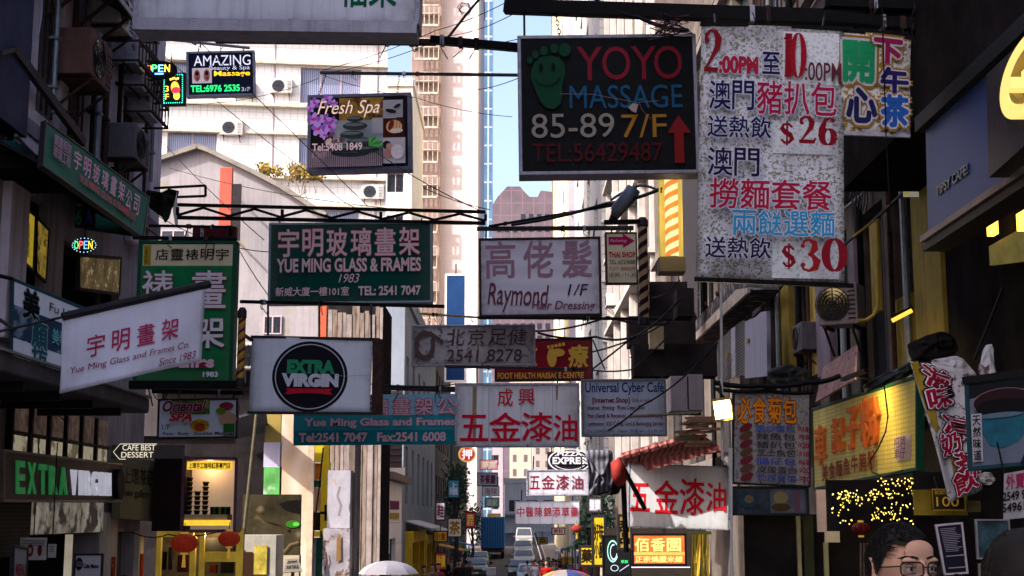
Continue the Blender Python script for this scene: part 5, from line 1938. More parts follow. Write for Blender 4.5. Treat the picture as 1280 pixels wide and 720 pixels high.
# EXTRA VIRGIN fascia
s = Sign('shop_fascia', 'brown shop fascia with raised green and silver EXTRA VIRGIN letters', 'sign', onX(4, 563, -4.6), onX(152, 581, -4.6), onX(152, 627, -4.6), onX(4, 626, -4.6), None)
br_ = M('brown_fascia_metal', (.07, .05, .045), .5, .3, .25, 3, .1)
s.panel(br_, .14).frame(M('bronze_trim', (.16, .12, .1), .4, .6, .3, 10), .025, .16)
gl = M('green_letter', (.02, .22, .06), .4, 0, .3, 5, 0, emit=.12)
sl_ = M('silver_letter', (.62, .62, .72), .4, 0, .15, 8, 0, emit=.16)  # emission added to brighten the silver letters in the shade
for i, ch in enumerate('EXTRA'):
 s.text(ch, (.085 + i * .08, .2 + .012 * i, .14 + i * .08, .83), gl, bold=.03, raised=.006)
for i, ch in enumerate('VIRGIN'):
 iw = .013 if ch == 'I' else 0
 s.text(ch, (.5 + i * .062 + iw, .28, .541 + i * .062 - iw, .83), sl_, bold=.03, raised=.006)
s.ell(.93, .53, .042, .4, blk, 'logo_disc', th=.03)
s.text('EXTRA\nVIRGIN', (.9, .42, .96, .62), ink('8a8a90'), d=.04, bold=.05)
# rooms of the first shop: counters, poster, menu boards, door jamb
cafe = thing('cafe_interior', 'dim cafe front with crumpled poster wall and menu boards under the brown fascia', 'shopfront', (-5.0, 15.6, -.6))
pstr = M('crumpled_sepia_poster', (.5, .44, .36), .7, 0, .8, 3, .8, bscale=4, spots=((.06, .05, .045), 2.5, .5), emit=.1)
MB().mat(pstr).box((-4.995, 14.85, 1.51), (-4.95, 17.45, 1.95)).build('poster_wall', pstr, cafe)
MB().mat(M('shutter_dark', (.035, .03, .025), .6, .3, .3, 4, stripes=((.01, .01, .01), 8, 'Z', 0))).box((-4.995, 13.4, 1.3), (-4.94, 14.8, 1.95)).build('shutter', None, cafe)
cj = M('cream_door_jamb', (.6, .52, .4), .7, 0, .25, 3, .2, streak=.4)
MB().mat(cj).box((-5.0, 17.5, -1.0), (-4.93, 18.05, 1.74)).build('door_jamb', cj, cafe)
rp_ = M('red_couplet_paper', (.35, .03, .01), .7, 0, .4, 9, spots=((.4, .25, .05), 16, .58))
MB().mat(rp_).box((-4.925, 17.8, -.4), (-4.91, 17.93, 1.2)).build('couplet', rp_, cafe)
def stand_sign(name, label, px0, py0, px1, py1, Y, text_, col_, rootn, logo=True):
 s = Sign.rect(name, label, 'sign', px0, py0, px1, py1, Y)
 s.panel(ink('a8a0a4'), .03).frame(dark_metal, .02, .04)
 return s


s = stand_sign('menu_stand', 'white board with small round dark logo standing inside the cafe', 93, 693, 127, 740, 14.2, '', '', '')
s.ell(98.5, 705, 4.6, 8, blk).text('EXTRA\nVIRGIN', (95, 702, 102, 708), ink('a0a0a0')).text('Cafe Menu', (104, 705, 123, 710), blk, bold=.04)
MB().mat(dark_metal).bar(s.P(.5, 1, 0), s.P(.5, 1, 0) - Vector((0, 0, .9)), .04).build('post', dark_metal, s.root)
s = Sign('menu_stand', 'white vertical board with red letters at the far left cafe front', 'sign', onY(17, 682, 12.6), onY(34, 686, 13.0), onY(32, 745, 13.0), onY(15, 745, 12.6))
s.panel(ink('a09898'), .03, 1, 1).frame(dark_metal, .02, .04)
s.text('MENU', (.2, .35, .9, .58), ink('8a3030'), bold=.03)
MB().mat(dark_metal).bar(s.P(.5, 1, 0), s.P(.5, 1, 0) - Vector((0, 0, .9)), .04).build('post', dark_metal, s.root)
for k, (x0, y0, x1, y1) in enumerate(((25, 672, 58, 700), (60, 680, 70, 697))):
 s = Sign.rect('notice_sheet', ['cream menu sheet with two red ovals taped inside the cafe', 'narrow pale notice taped right of the menu sheet in the cafe'][k], 'notice', x0, y0, x1, y1, 14.3)
 s.panel(M('notice_paper', (.5, .45, .4), .8, 0, .3, 12), .01)
 if not k:
  s.ell(38, 688, 4, 8, ink('6a2020')).ell(50, 688, 3, 7, ink('6a2020')).ell(38, 688, 2, 4, ink('a09080'))
 for j in range(4):
  s.box((x0 + 2, y0 + 3 + j * 2, x1 - 2, y0 + 3.7 + j * 2), ink('504a48'))
 MB().mat(wire_m).tube([s.P(.5, 0, 0), s.P(.5, 0, 0) + Vector((0, 0, 1.0))], .006).build('string', wire_m, s.root)
MB().mat(M('door_edge_light', (.3, .26, .2), .6, emit=.3)).box((-5.06, 16.35, -1), (-5.0, 16.45, 1.49)).build('door_post', None, cafe)
MB().mat(dark_metal).box((-7, 13.9, -1), (-6, 17, -.1)).build('counter', dark_metal, cafe)

# second shop: beige fascia
s = Sign('shop_fascia', 'olive beige shop fascia with dim dark lettering beside the brown display case', 'sign', onX(152, 572, -4.8), onX(194, 576, -4.8), onX(194, 652, -4.8), onX(150, 648, -4.8), None)
s.panel(M('olive_beige_board', (.17, .15, .08), .7, 0, .25, 3, .1), .1)
s.text('上環茶莊', (.05, .16, .95, .42), ink('2a2218'), bold=.02)
s.text('mini gallery', (.05, .5, .8, .66), ink('2a2218'), bold=.01)
t = thing('doorway', 'narrow recessed doorway with red couplets beside the olive fascia', 'door', (-5, 18.6, -.8))
MB().mat(M('grey_olive_door', (.14, .13, .11), .5, .1, .2, 3)).box((-5.2, 18.1, -1.1), (-5.16, 19.1, 1.49)).build('door', None, t)
MB().mat(alu).box((-5.16, 18.2, .0), (-5.12, 18.22, .3)).build('handle', alu, t)
MB().mat(cj).box((-5.0, 19.12, -1.1), (-4.93, 19.36, 1.5)).build('jamb', cj, t)
MB().mat(rp_).box((-4.925, 19.18, -.5), (-4.91, 19.3, 1.2)).build('couplet', rp_, t)
# ESPRESSO? lit word strip
s = Sign.rect('neon_sign', 'white outlined arrow shaped neon sign with two rows of letters on the left shops', 'sign', 140, 556, 196, 574, 16.6)
s.text('CAFE BEST', (153, 556, 194, 563), ink('c8bea8', .5)).text('DESSERT', (152, 565, 192, 572), ink('c8bea8', .5))
s.stroke([(196, 555), (150, 555), (142, 565), (150, 574), (158, 574)], .8, ink('c8bea8', .5))
MB().mat(M('grey_board', (.1, .09, .085), .7)).box(s.P(-.02, 0, -.05), s.P(1.6, .95, -.01)).build('board', None, s.root)
# display case box sign (brown side + lit window)
dc = thing('display_case', 'brown wall display case with lit cream window and stacked black cups', 'display case', onY(240, 662, 19))
brp = M('dark_brown_panel', (.02, .01, .012), .5, 0, .3, 3)
a, b = onY(193, 570, 19), onY(230, 664, 19)
MB().mat(brp).box((a.x, 19, b.z), (b.x - .005, 19.5, a.z)).build('side_panel', brp, dc)
c_, d_ = onY(230, 573, 19), onY(293, 664, 19)
bk = M('lit_cream_back', (.6, .46, .34), .7, 0, .15, 2, .0, emit=.08)
MB().mat(bk).box((c_.x, 19.38, d_.z), (d_.x, 19.4, c_.z)).build('back', bk, dc)
frm = M('purple_brown_frame', (.14, .08, .1), .45, .2, .3, 8)
for p1, p2 in (((c_.x, c_.z), (d_.x, c_.z)), ((c_.x, d_.z), (d_.x, d_.z)), ((c_.x, d_.z), (c_.x, c_.z)), ((d_.x, d_.z), (d_.x, c_.z))):
 MB().mat(frm).bar((p1[0], 19.2, p1[1]), (p2[0], 19.2, p2[1]), .04, .42, up=(0, 1, 0)).build('frame', frm, dc)
ylt = M('amber_lit_strip', (.6, .38, .03), .5, 0, .2, 6, emit=.5)
MB().mat(ylt).box(onY(234, 577, 18.97), onY(290, 587, 19.03)).build('top_strip', ylt, dc)
MB().mat(ylt).box(onY(230, 650, 18.97), onY(288, 657, 19.03)).build('bottom_strip', ylt, dc)
MB().mat(M('pale_shelf', (.4, .34, .24), .7)).box(onY(230, 643, 19.0), Vector(onY(290, 650, 19.36))).build('shelf', None, dc)
S_ = Sign.rect('x', '', '', 234, 577, 290, 587, 18.965, parent=dc)
S_.text('上環手工咖啡紅茶專門店', (236, 578.5, 288, 585.5), ink('6a3a08'), bold=.03)
cupm = M('black_cup', (.015, .014, .012), .4)
cs_ = M('gold_cup_rim', (.4, .28, .08), .4, .4)
for x, n in ((236, 8), (246, 5), (256, 7)):
 q = onY(x, 643, 19.15)
 for k in range(n):
  z = q.z + k * .062
  c1 = thing('cup', 'black cup %s from the bottom of the %s stack in the lit display case' % (('lowest', 'second', 'third', 'fourth', 'fifth', 'sixth', 'seventh', 'eighth')[k], {236: 'left', 246: 'middle', 256: 'right'}[x]), 'cup', (q.x, 19.15, z), 'cups stacked in the display case')
  MB().mat(cupm).lathe((q.x, 19.15, z), [(.03, 0), (.045, .05)], 10).build('body', cupm, c1)
  MB().mat(cs_).lathe((q.x, 19.15, z + .05), [(.047, 0), (.047, .008)], 10).build('rim', cs_, c1)
for k in range(7):
 q = onY(264 + k * 3.5, 643, 19.12)
 o = MB().mat(ink(['101410', '205030', '101010', '6a7a20'][k % 4])).box(q - Vector((.016, 0, 0)), q + Vector((.016, .08, .1))).build('tin', None, org=q)
 tag(o, 'small %s tin, %s in the row on the display case shelf' % (['black', 'green', 'black', 'lime'][k % 4], ['first', 'second', 'third', 'fourth', 'fifth', 'sixth', 'last'][k]), 'tin', 'tins on the display case shelf')
for nm_, px_, py_, Y_, e_ in (('case_lamp', 262, 584, 19.2, 1.6), ('doorway_fill', 262, 668, 19.6, 3.5)):  # the doorway light is added for warmth, no lamp is visible there
 ld = D.lights.new(nm_, 'POINT')
 ld.energy = e_
 ld.color = (1, .72, .38)
 ld.shadow_soft_size = .04
 lo = D.objects.new(nm_, ld)
 C.objects.link(lo)
 lo.parent = dc
 lo.location = onY(px_, py_, Y_) - ORG[dc.name]
# lit doorway with yellow frame and lanterns
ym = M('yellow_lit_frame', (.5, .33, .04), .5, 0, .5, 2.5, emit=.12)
t = thing('doorway', 'yellow framed shop doorway behind the red lanterns', 'door', onY(230, 720, 19.4))
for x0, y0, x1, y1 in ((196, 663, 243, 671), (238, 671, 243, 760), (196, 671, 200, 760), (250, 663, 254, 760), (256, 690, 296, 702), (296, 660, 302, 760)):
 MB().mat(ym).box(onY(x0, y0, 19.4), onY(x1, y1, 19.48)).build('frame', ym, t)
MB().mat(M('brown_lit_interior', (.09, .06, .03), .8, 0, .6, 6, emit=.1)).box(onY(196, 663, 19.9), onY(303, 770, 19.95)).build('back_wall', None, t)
for k, (x0, y0, x1, y1, h) in enumerate(((203, 690, 208, 712, '16140f'), (211, 684, 215, 712, '24241c'), (222, 694, 236, 715, '3a1a10'), (262, 706, 272, 716, '5a2418'), (276, 702, 292, 716, '1c1a18'), (258, 672, 294, 688, '2e2c28'))):
 MB().mat(ink(h)).box(onY(x0, y0, 19.7), onY(x1, y1, 19.8)).build('shelf_goods', None, t)
lant_m = M('red_lantern_silk', (.38, .03, .012), .6, 0, .25, 8, .1, emit=.06)
gold = M('gold_fringe', (.5, .32, .05), .5, 0, .2, 8, emit=.15)


def lantern(px, py, Y, r, label, tass=True, mm=None):
 c = onY(px, py, Y)
 t = thing('paper_lantern', label, 'lantern', c - Vector((0, 0, r)), 'red lanterns')
 mm = mm or lant_m
 n = 16
 for k in range(n):
  mb = MB().mat(mm)
  a0, a1 = 2 * pi * k / n, 2 * pi * (k + 1) / n
  vs = []
  for i in range(9):
   ph = .25 + (pi - .5) * i / 8
   for a, rr in ((a0, 1.0), ((a0 + a1) / 2, 1.07), (a1, 1.0)):
    vs.append(c + Vector((cos(a) * sin(ph) * r * rr, sin(a) * sin(ph) * r * rr, cos(ph) * r * .78)))
  mb.add(vs, [(i * 3 + j, i * 3 + j + 1, i * 3 + j + 4, i * 3 + j + 3) for i in range(8) for j in range(2)])
  mb.build('gore', mm, t)
 for z in (-1, 1):
  MB().mat(gold).lathe(c + Vector((0, 0, z * r * .8 - .012)), [(r * .33, 0), (r * .33, .025)], 12).build('cap', gold, t)
 MB().mat(wire_m).tube([c + Vector((0, 0, r * .8)), c + Vector((0, 0, r * 1.6))], .005, 4).build('cord', wire_m, t)
 if tass:
  mb = MB().mat(gold)
  for k in range(8):
   a = k * pi / 4
   mb.tube([c + Vector((cos(a) * .01, sin(a) * .01, -r * .8)), c + Vector((cos(a) * .022, sin(a) * .022, -r * 1.9))], .004, 4)
  mb.build('tassel', gold, t)


lantern(230.5, 679, 18.2, .158, 'left red ribbed lantern with gold tassel before the yellow doorway')
lantern(286.5, 673.5, 18.6, .132, 'right red ribbed lantern before the yellow doorway')
lantern(1076, 661, 12.5, .075, 'dark red lantern beside the fairy lights on the right', False, M('dim_red_lantern', (.1, .008, .008), .4, 0, .3, 8))
lantern(721, 661, 33, .12, 'dull red lantern under the long white sign', True, M('dull_red_lantern', (.22, .03, .02), .6, 0, .3, 8))

# --- hoarding with printed image, yellow scaffold, poster columns
hoard = thing('mural_hoarding', 'stepped board hoarding printed with pale wood, a green patch and a large dark face', 'hoarding', onY(350, 720, 25.5))
Yh = 25.5


def slab(px0, py0, px1, py1, Y, mm, name, root, th=.05, label=None):
 return MB().mat(mm).box(onY(px0, py0, Y), onY(px1, py1, Y) + Vector((0, th, 0))).build(name, mm, root, label=label)


pw = M('print_peach_wood', (.6, .42, .28), .6, 0, .3, 1.2, 0, stripes=((.66, .52, .4), .6, 'X', 9))
slab(352, 500, 386, 618, Yh, pw, 'panel', hoard)
slab(376, 618, 386, 730, Yh, pw, 'panel', hoard)
slab(330, 553, 351.5, 584, Yh, M('print_pale_violet', (.45, .43, .55), .6, 0, .1, 2, 0), 'panel', hoard)
gm_ = M('print_apple_green', (.12, .38, .1), .6, 0, .6, 2.5, 0, spots=((.5, .55, .5), 1.5, .55))
slab(330, 584, 351.5, 618, Yh, gm_, 'panel', hoard)
slab(332, 515, 351.5, 553, Yh, M('print_mustard', (.3, .22, .06), .6, 0, .2, 2, 0), 'panel', hoard)
slab(304, 618.3, 375.5, 694, Yh, M('print_dark_olive', (.05, .04, .02), .6, 0, .9, 1.2, 0, spots=((.22, .17, .1), .9, .56)), 'panel', hoard)
slab(345, 694, 375.5, 735, Yh, M('print_sand', (.4, .34, .22), .6, 0, .3, 2, 0), 'panel', hoard)
hs = Sign.rect('x', '', '', 300, 500, 386, 735, Yh - .01, parent=hoard)
hs.poly([(349, 630), (360, 626), (375, 625), (375, 642), (366, 640), (356, 637)], ink('100e0c')).ell(367, 655, 9, 4.5, ink('2a6a1c')).ell(371, 655, 4, 2.5, ink('50b040'))
hs.stroke([(320, 640), (335, 650), (352, 655), (362, 662)], 3, ink('3a2e1c')).stroke([(356, 690), (364, 680), (375, 677)], 2, ink('705c40'))
wl_ = M('white_liner', (.6, .58, .52), .7, 0, .15, 2)
slab(386.5, 500, 389, 735, Yh - .02, M('pale_wood_edge', (.55, .42, .3), .6), 'edge_post', hoard)
# yellow scaffold frame
ys = M('yellow_scaffold', (.55, .42, .02), .55, 0, .25, 3, .1, streak=.2)
sc = thing('yellow_frame', 'bright yellow metal frame with orange and green panels right of the hoarding', 'frame', onY(398, 720, 26))
for x0, y0, x1, y1 in ((386, 556, 411, 578), (386, 664, 403, 671), (402, 578, 411, 671), (386, 578, 388.5, 664)):
 slab(x0, y0, x1, y1, 26, ys, 'bar', sc, .1)
slab(394, 579, 401.5, 600, 26.1, M('orange_panel', (.65, .2, .03), .6, emit=0), 'panel', sc)
slab(386, 600.3, 401.5, 609, 26.1, M('dark_green_panel', (.01, .09, .06), .5), 'panel', sc)
slab(394, 609.3, 401.5, 640, 26.1, M('pale_orange_panel', (.62, .38, .2), .6), 'panel', sc)
slab(388.6, 579, 393.5, 655, 26.12, wl_, 'panel', sc)
slab(386, 640.3, 401.5, 663, 26.1, soot, 'panel', sc)
slab(386, 672, 403, 740, 26.1, M('dark_green_panel', (.01, .09, .06), .5), 'door', sc)
slab(386, 672, 394, 740, 26.05, M('blue_grey_post', (.12, .13, .15), .5, .2), 'post', sc, .04)
MB().mat(black_metal).bar(onY(400, 641, 25.8), onY(415, 641, 25.8), .05).bar(onY(407, 631, 25.8), onY(407, 651, 25.8), .04).build('latch', black_metal, sc)
MB().mat(black_metal).tube([onY(404, 560, 25.9), onY(400, 600, 25.7), onY(388, 700, 25.6)], .015).build('hose', black_metal, sc)
# fabric-wrapped poster columns
pc = M('rain_bleached_poster', (.45, .42, .46), .8, 0, .25, 2.5, .3, spots=((.5, .3, .12), 2.2, .6))
pc2 = M('torn_poster_layers', (.4, .36, .38), .8, 0, .4, 4, .8, bscale=7, spots=((.16, .1, .06), 3.5, .55))
t = thing('poster_column', 'square column wrapped in bleached and torn posters beside the yellow frame', 'column', onY(420, 720, 25))
p, q = onY(410, 588, 25), onY(437, 660, 25)
MB().mat(pc).box((p.x, 25, q.z), (q.x, 25.5, p.z)).build('upper_wrap', pc, t)
p2, q2 = onY(404, 660, 24.9), onY(436, 745, 24.9)
MB().mat(pc2).box((p2.x, 24.9, q2.z), (q2.x, 25.45, p2.z - .01)).build('lower_wrap', pc2, t)
ts = Sign.rect('x', '', '', 404, 588, 437, 745, 24.88, parent=t)
ts.poly([(421, 672), (426, 668), (427, 700), (421, 702)], ink('8a6a40')).stroke([(424, 608), (421, 620), (426, 632), (423, 645)], 3, ink('8a8088')).stroke([(408, 690), (410, 700), (407, 712)], 1.6, ink('5a3020'))
for k in range(3):
 x0 = 437.5 + k * 3.6
 slab(x0, 540 + k * 8, x0 + 3.2, 740, 25.3 + .1 * k, (wood_g, wood_p, wood_g)[k], 'plank', t, .08)
# white crate stand and leaflets low in front of the hoarding
t = thing('display_table', 'pale box display with yellow prints low at the hoarding foot', 'table', onY(310, 720, 24))
slab(288, 669, 343, 760, 24, M('pale_crate_board', (.4, .37, .3), .7, 0, .3, 3, .2, streak=.3), 'body', t, .8)
for x0, y0, x1, y1, mm in ((293, 686, 303, 720, M('yellow_print_sheet', (.5, .38, .06), .6, 0, .7, 6, 0)), (318, 682, 333, 718, M('yellow_print_sheet', (.5, .38, .06))), (306, 690, 315, 722, ink('3a2418'))):
 slab(x0, y0, x1, y1, 23.97, mm, 'print', t, .02)
s = Sign('notice_sheet', 'small white card with lines of type standing at the hoarding foot', 'notice', onY(357, 699, 24), onY(373, 698, 24), onY(378, 714, 23.9), onY(354, 716, 23.9))
s.panel(ink('b8b2a0'), .02)
s.text('DISCOUNT', (.18, .15, .85, .35), ink('26221c'), bold=.03).text('30% SALE', (.15, .5, .85, .75), ink('26221c'), bold=.03)
MB().mat(dark_metal).bar(s.P(.5, 1, 0), s.P(.5, 1, 0) - Vector((0, 0, 1.5)), .05).build('post', dark_metal, s.root)
# dark shop void behind (between left block end and hoarding)
t = thing('stall', 'dark sheet roofed stall between the tenement end and the hoarding', 'stall', onY(315, 720, 26))
slab(296, 500, 336, 760, 26.2, soot, 'back_wall', t)
sr = M('corrugated_stall_roof', (.12, .12, .14), .6, .3, .3, 5, stripes=((.03, .03, .035), 7, 'X', .2))
MB().mat(sr).prism([onY(297, 523, 24.4), onY(332, 512, 24.4), onY(336, 540, 26), onY(297, 548, 26)], (0, 0, .04)).build('roof', sr, t)
tag(MB().mat(M('bamboo_pole', (.1, .085, .05), .7, 0, .3, 8)).tube([onY(305, 665, 24), onY(322, 505, 24.4)], .03, 8).build('bamboo_pole', None, org=onY(305, 665, 24)), 'leaning bamboo pole in front of the dark stall', 'pole')
# roller shutter shop & beam zone behind oriental sign: dark upper-left filler low building
t = thing('low_building', 'low dark two storey building between the tenement and the gable house', 'building', onY(300, 600, 28))
slab(150, 445, 330, 545, 28.5, dk1, 'wall', t, 5)
slab(206, 484, 330, 489, 28.4, rust_metal, 'ledge', t, .3)
for k in range(5):
 c = onY(212 + k * 22, 466, 28.45)
 window_at(t, c, (1, 0, 0), (0, -1, 0), .24, .4, fm=lilac_fr)
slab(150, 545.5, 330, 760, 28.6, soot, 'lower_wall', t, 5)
for k, (x, y) in enumerate(((206, 484), (262, 484), (318, 462))):
 ac_unit(onY(x, y, 28.2), '%s air conditioner on the low dark building' % ('left', 'middle', 'right')[k], group='air conditioners on the low building')

# clutter on the left tenement wall -------------------------------------------------
ac_unit(onX(103, 100, -4.72) + Vector((0, 0, -.05)), 'rusty brown air conditioner box on the left tenement wall', pi / 2, m=M('rusty_brown_casing', (.13, .065, .055), .7, 0, .3, 6, .1, streak=.5))
ac_unit(onX(160, 205, -4.78), 'dark air conditioner low on the left tenement beside the corner', pi / 2, m=M('grey_old_casing', (.12, .11, .12), .6), sc=.85)
ac_unit(onX(140, 38, -4.75), 'white air conditioner high on the left tenement by the top edge', pi / 2, sc=.8)
# laundry racks / cages
for k, (x, y) in enumerate(((150, 118), (160, 150), (142, 88))):
 p = onX(x, y, -4.98)
 t = thing('window_cage', 'rusty metal window cage jutting from the left tenement, %s one' % ['middle', 'lowest', 'upper'][k], 'window cage', p, 'window cages on the left tenement')
 L_, W_, H_ = .8, .42, .5
 for z in (0, H_ / 2, H_):
  MB().mat(rust_metal).bar(p + Vector((0, -L_ / 2, z)), p + Vector((W_, -L_ / 2, z)), .025).bar(p + Vector((W_, -L_ / 2, z)), p + Vector((W_, L_ / 2, z)), .025).bar(p + Vector((W_, L_ / 2, z)), p + Vector((0, L_ / 2, z)), .025).build('rail', rust_metal, t)
 for j in range(6):
  MB().mat(rust_metal).bar(p + Vector((W_, -L_ / 2 + L_ * j / 5, 0)), p + Vector((W_, -L_ / 2 + L_ * j / 5, H_)), .015).build('bar', rust_metal, t)
 for j in range(3):
  MB().mat(rust_metal).bar(p + Vector((.02, -L_ / 2, -.0)) + Vector((W_ * j / 2.2, 0, 0)), p + Vector((.02, L_ / 2, 0)) + Vector((W_ * j / 2.2, 0, 0)), .02).build('floor_bar', rust_metal, t)
 MB().mat(alu).box(p + Vector((.05, -L_ * .3, .02)), p + Vector((W_ * .8, L_ * .3, .2 + .1 * k))).build('stored_box', alu, t)
# dark canopy above
t = thing('canopy', 'black corrugated sheet canopy high on the left tenement', 'canopy', onX(120, 20, -4.5))
cm = M('black_corrugated', (.012, .011, .013), .6, .2, .4, 4, stripes=((.03, .028, .03), 9, 'Y', .2))
a, b, c_, d_ = onX(86, -10, -4.98), onX(165, 60, -4.0), onX(140, -30, -4.0), onX(150, 55, -4.98)
ya, yb = 13.7, 16.0
za = onX(110, 15, -4.98).z
MB().mat(cm).prism([(-4.99, ya, za + .25), (-4.4, ya, za - .1), (-4.4, ya, za - .14), (-4.99, ya, za + .21)], (0, yb - ya, 0)).build('sheet', cm, t)
for k in range(4):
 y = ya + .2 + k * (yb - ya - .4) / 3
 MB().mat(rust_metal).bar((-4.98, y, za - .6), (-4.45, y, za - .14), .035).build('strut', rust_metal, t)
MB().mat(alu).box((-4.4, ya, za - .16), (-4.38, yb, za - .1)).build('edge_trim', alu, t)
# pipes on the wall
for k, (x, r, y0, y1, lab) in enumerate(((75, .03, -40, 150, 'drain pipe between the first and second windows'), (98, .035, -40, 190, 'dark drain pipe beside the air conditioner'), (120, .03, 60, 230, 'thin pipe below the rusty air conditioner'), (127, .04, 60, 235, 'thicker pipe below the rusty air conditioner'), (136, .03, 70, 240, 'cable duct right of the thick pipe'), (152, .03, 80, 245, 'thin pipe before the tenement corner'), (197, .025, 20, 235, 'slim pipe at the tenement corner'))):
 p, q = onX(x, y0, -4.84), onX(x, y1, -4.84)
 o = MB().mat([pipe, rust_metal, black_metal][k % 3]).tube([(-4.84, p.y, p.z), (-4.84, p.y, q.z)], r, 8)
 for j in range(3):
  zz = q.z + (p.z - q.z) * (j + .5) / 3
  o.box((-4.9, p.y - .05, zz), (-4.8, p.y + .05, zz + .03))
 tag(o.build('drain_pipe', None, org=(-4.84, p.y, q.z)), lab + ' on the left tenement', 'pipe', 'pipes on the left tenement')
p, q = onX(18, 62, -4.8), onX(104, 178, -4.8)
tag(MB().mat(M('dark_cable_tray', (.05, .04, .045), .6, .3)).bar(p, q, .06, .1).build('cable_tray', None, org=p), 'dark sloping cable tray running down the left wall above the awning sign', 'cable tray')
tag(MB().mat(dark_metal).bar(onX(0, 66, -4.7), p, .04).build('railing_bar', dark_metal, org=p), 'short horizontal bar at the far left edge', 'bar')
o = MB().mat(M('white_cable', (.3, .3, .34), .5))
P = [onX(x, y, -4.83) for x, y in ((52, -10), (52, 15), (48, 42), (41, 55), (35, 66))]
tag(o.tube(P, .012, 6).build('cable', None, org=P[0]), 'pale grey cable looping down beside the first left window', 'cable')
bl = M('dark_blue_sheet', (.03, .035, .08), .6, 0, .4, 3, .3)
tag(MB().mat(bl).box((-5.0, 12.6, onX(5, 150, -4.8).z), (-4.8, 13.66, 12)).build('wall_panel', bl, org=(-5, 13, 6)), 'dark blue sheet panel at the far left edge of the tenement', 'panel')
# black crumpled flag
fl = thing('torn_flag', 'crumpled dark cloth bundled on the end of the green awning sign', 'cloth', onY(205, 275, 18.6))
mb = MB().mat(M('dark_olive_cloth', (.02, .022, .012), .9, 0, .5, 6, .5, spots=((.12, .1, .03), 6, .62)))
mb.smooth = True
rr = random.Random(2)
out_ = [(184, 238), (200, 238), (210, 236), (222, 239), (221, 252), (216, 262), (212, 272), (208, 280), (203, 272), (195, 266), (187, 260), (183, 250)]
ctr_ = (203, 252)
vs = [onY(*ctr_, 18.4)]
for ring_ in (.4, .75, 1.0):
 for (x, y) in out_:
  v = onY(ctr_[0] + (x - ctr_[0]) * ring_, ctr_[1] + (y - ctr_[1]) * ring_, 18.6)
  v.y += rr.uniform(-.13, .13)
  vs.append(v)
n = len(out_)
fs = [(0, 1 + k, 1 + (k + 1) % n) for k in range(n)]
for r_ in range(2):
 for k in range(n):
  a_, b_ = 1 + r_ * n + k, 1 + r_ * n + (k + 1) % n
  fs.append((a_, b_, b_ + n, a_ + n))
mb.add(vs, fs)
mb.build('cloth', None, fl)
fm_ = fl.children[0].modifiers.new('thick', 'SOLIDIFY')
fm_.thickness = .02
MB().mat(wl_).prism([onY(216, 262, 18.5), onY(221, 240, 18.5), onY(222, 280, 18.5), onY(219, 284, 18.5)], (0, .02, 0)).build('pale_strip', wl_, fl)

# ============================================================ RIGHT SIDE
XR = 4.3
# upper right fascia with gold ring
fas = M('blue_grey_metal_fascia', (.03, .06, .2), .5, 0, .15, 1.5, .02, spec=.12)
s = Sign('shop_fascia', 'sleek blue grey metal fascia with a glowing gold ring logo', 'sign', onX(1157, 163, 3.4), onX(1330, 5, 3.4), onX(1330, 176, 3.4), onX(1160, 292, 3.4))
s.panel(fas, .3)
s.text("TIPSY CAFE!", (.1, .63, .37, .72), M('raised_dark_letters', (.03, .035, .07), .3, .5), bold=.02, raised=.01)
q0, q1 = s.P(0, 1, .0), s.P(1, 1, 0)
MB().mat(M('fascia_under_trim', (.2, .16, .15), .5, .4, .3, 6, streak=.3)).bar(q0 + Vector((-.02, 0, -.05)), q1 + Vector((-.02, 0, -.05)), .1, .05).build('under_trim', None, s.root)
MB().mat(dark_metal).bar(q0 + Vector((.05, 0, -.12)), q1 + Vector((.05, 0, -.12)), .2, .06).build('gutter', dark_metal, s.root)
MB().mat(black_metal).bar(s.P(-.02, 0, .02) + Vector((0, 0, .06)), s.P(1, 0, .02) + Vector((0, 0, .06)), .1, .12).build('top_trim', black_metal, s.root)
s2 = Sign('logo_box', 'dark square lightbox with a glowing gold ring on the metal fascia', 'sign', onX(1233, 93, 3.2), onX(1360, -25, 3.2), onX(1360, 110, 3.2), onX(1236, 222, 3.2))
s2.panel(M('dark_plum_panel', (.03, .026, .036), .4, .2, .2, 3), .2)
glow = M('gold_glow', (.8, .52, .15), .5, 0, .05, 3, 0, emit=.45)
gdk = M('gold_ring_side', (.3, .2, .04), .5, 0, .3, 5, emit=.2)
cc = (.6, .47)
for (rx, ry, w, mm, nm) in ((.3, .37, .085, glow, 'ring'), (.2, .25, .035, gdk, 'inner_ring')):
 mb = MB().mat(mm)
 n = 48
 for k in range(n):
  a0, a1 = 2 * pi * k / n, 2 * pi * (k + 1) / n
  pts = []
  for a in (a0, a1):
   for r_ in (1, 1 - w / rx):
    for dd in (.03, .09):
     pts.append(s2.P(cc[0] + rx * r_ * cos(a), cc[1] + ry * r_ * sin(a), dd))
  mb.add(pts, [(1, 3, 7, 5), (0, 1, 5, 4), (2, 6, 7, 3)])
 mb.build(nm, mm, s2.root)
s2.box((.52, .4, .76, .5), glow, 'bar', th=.08)
s2.box((.52, .5, .58, .6), glow, 'bar', th=.08)
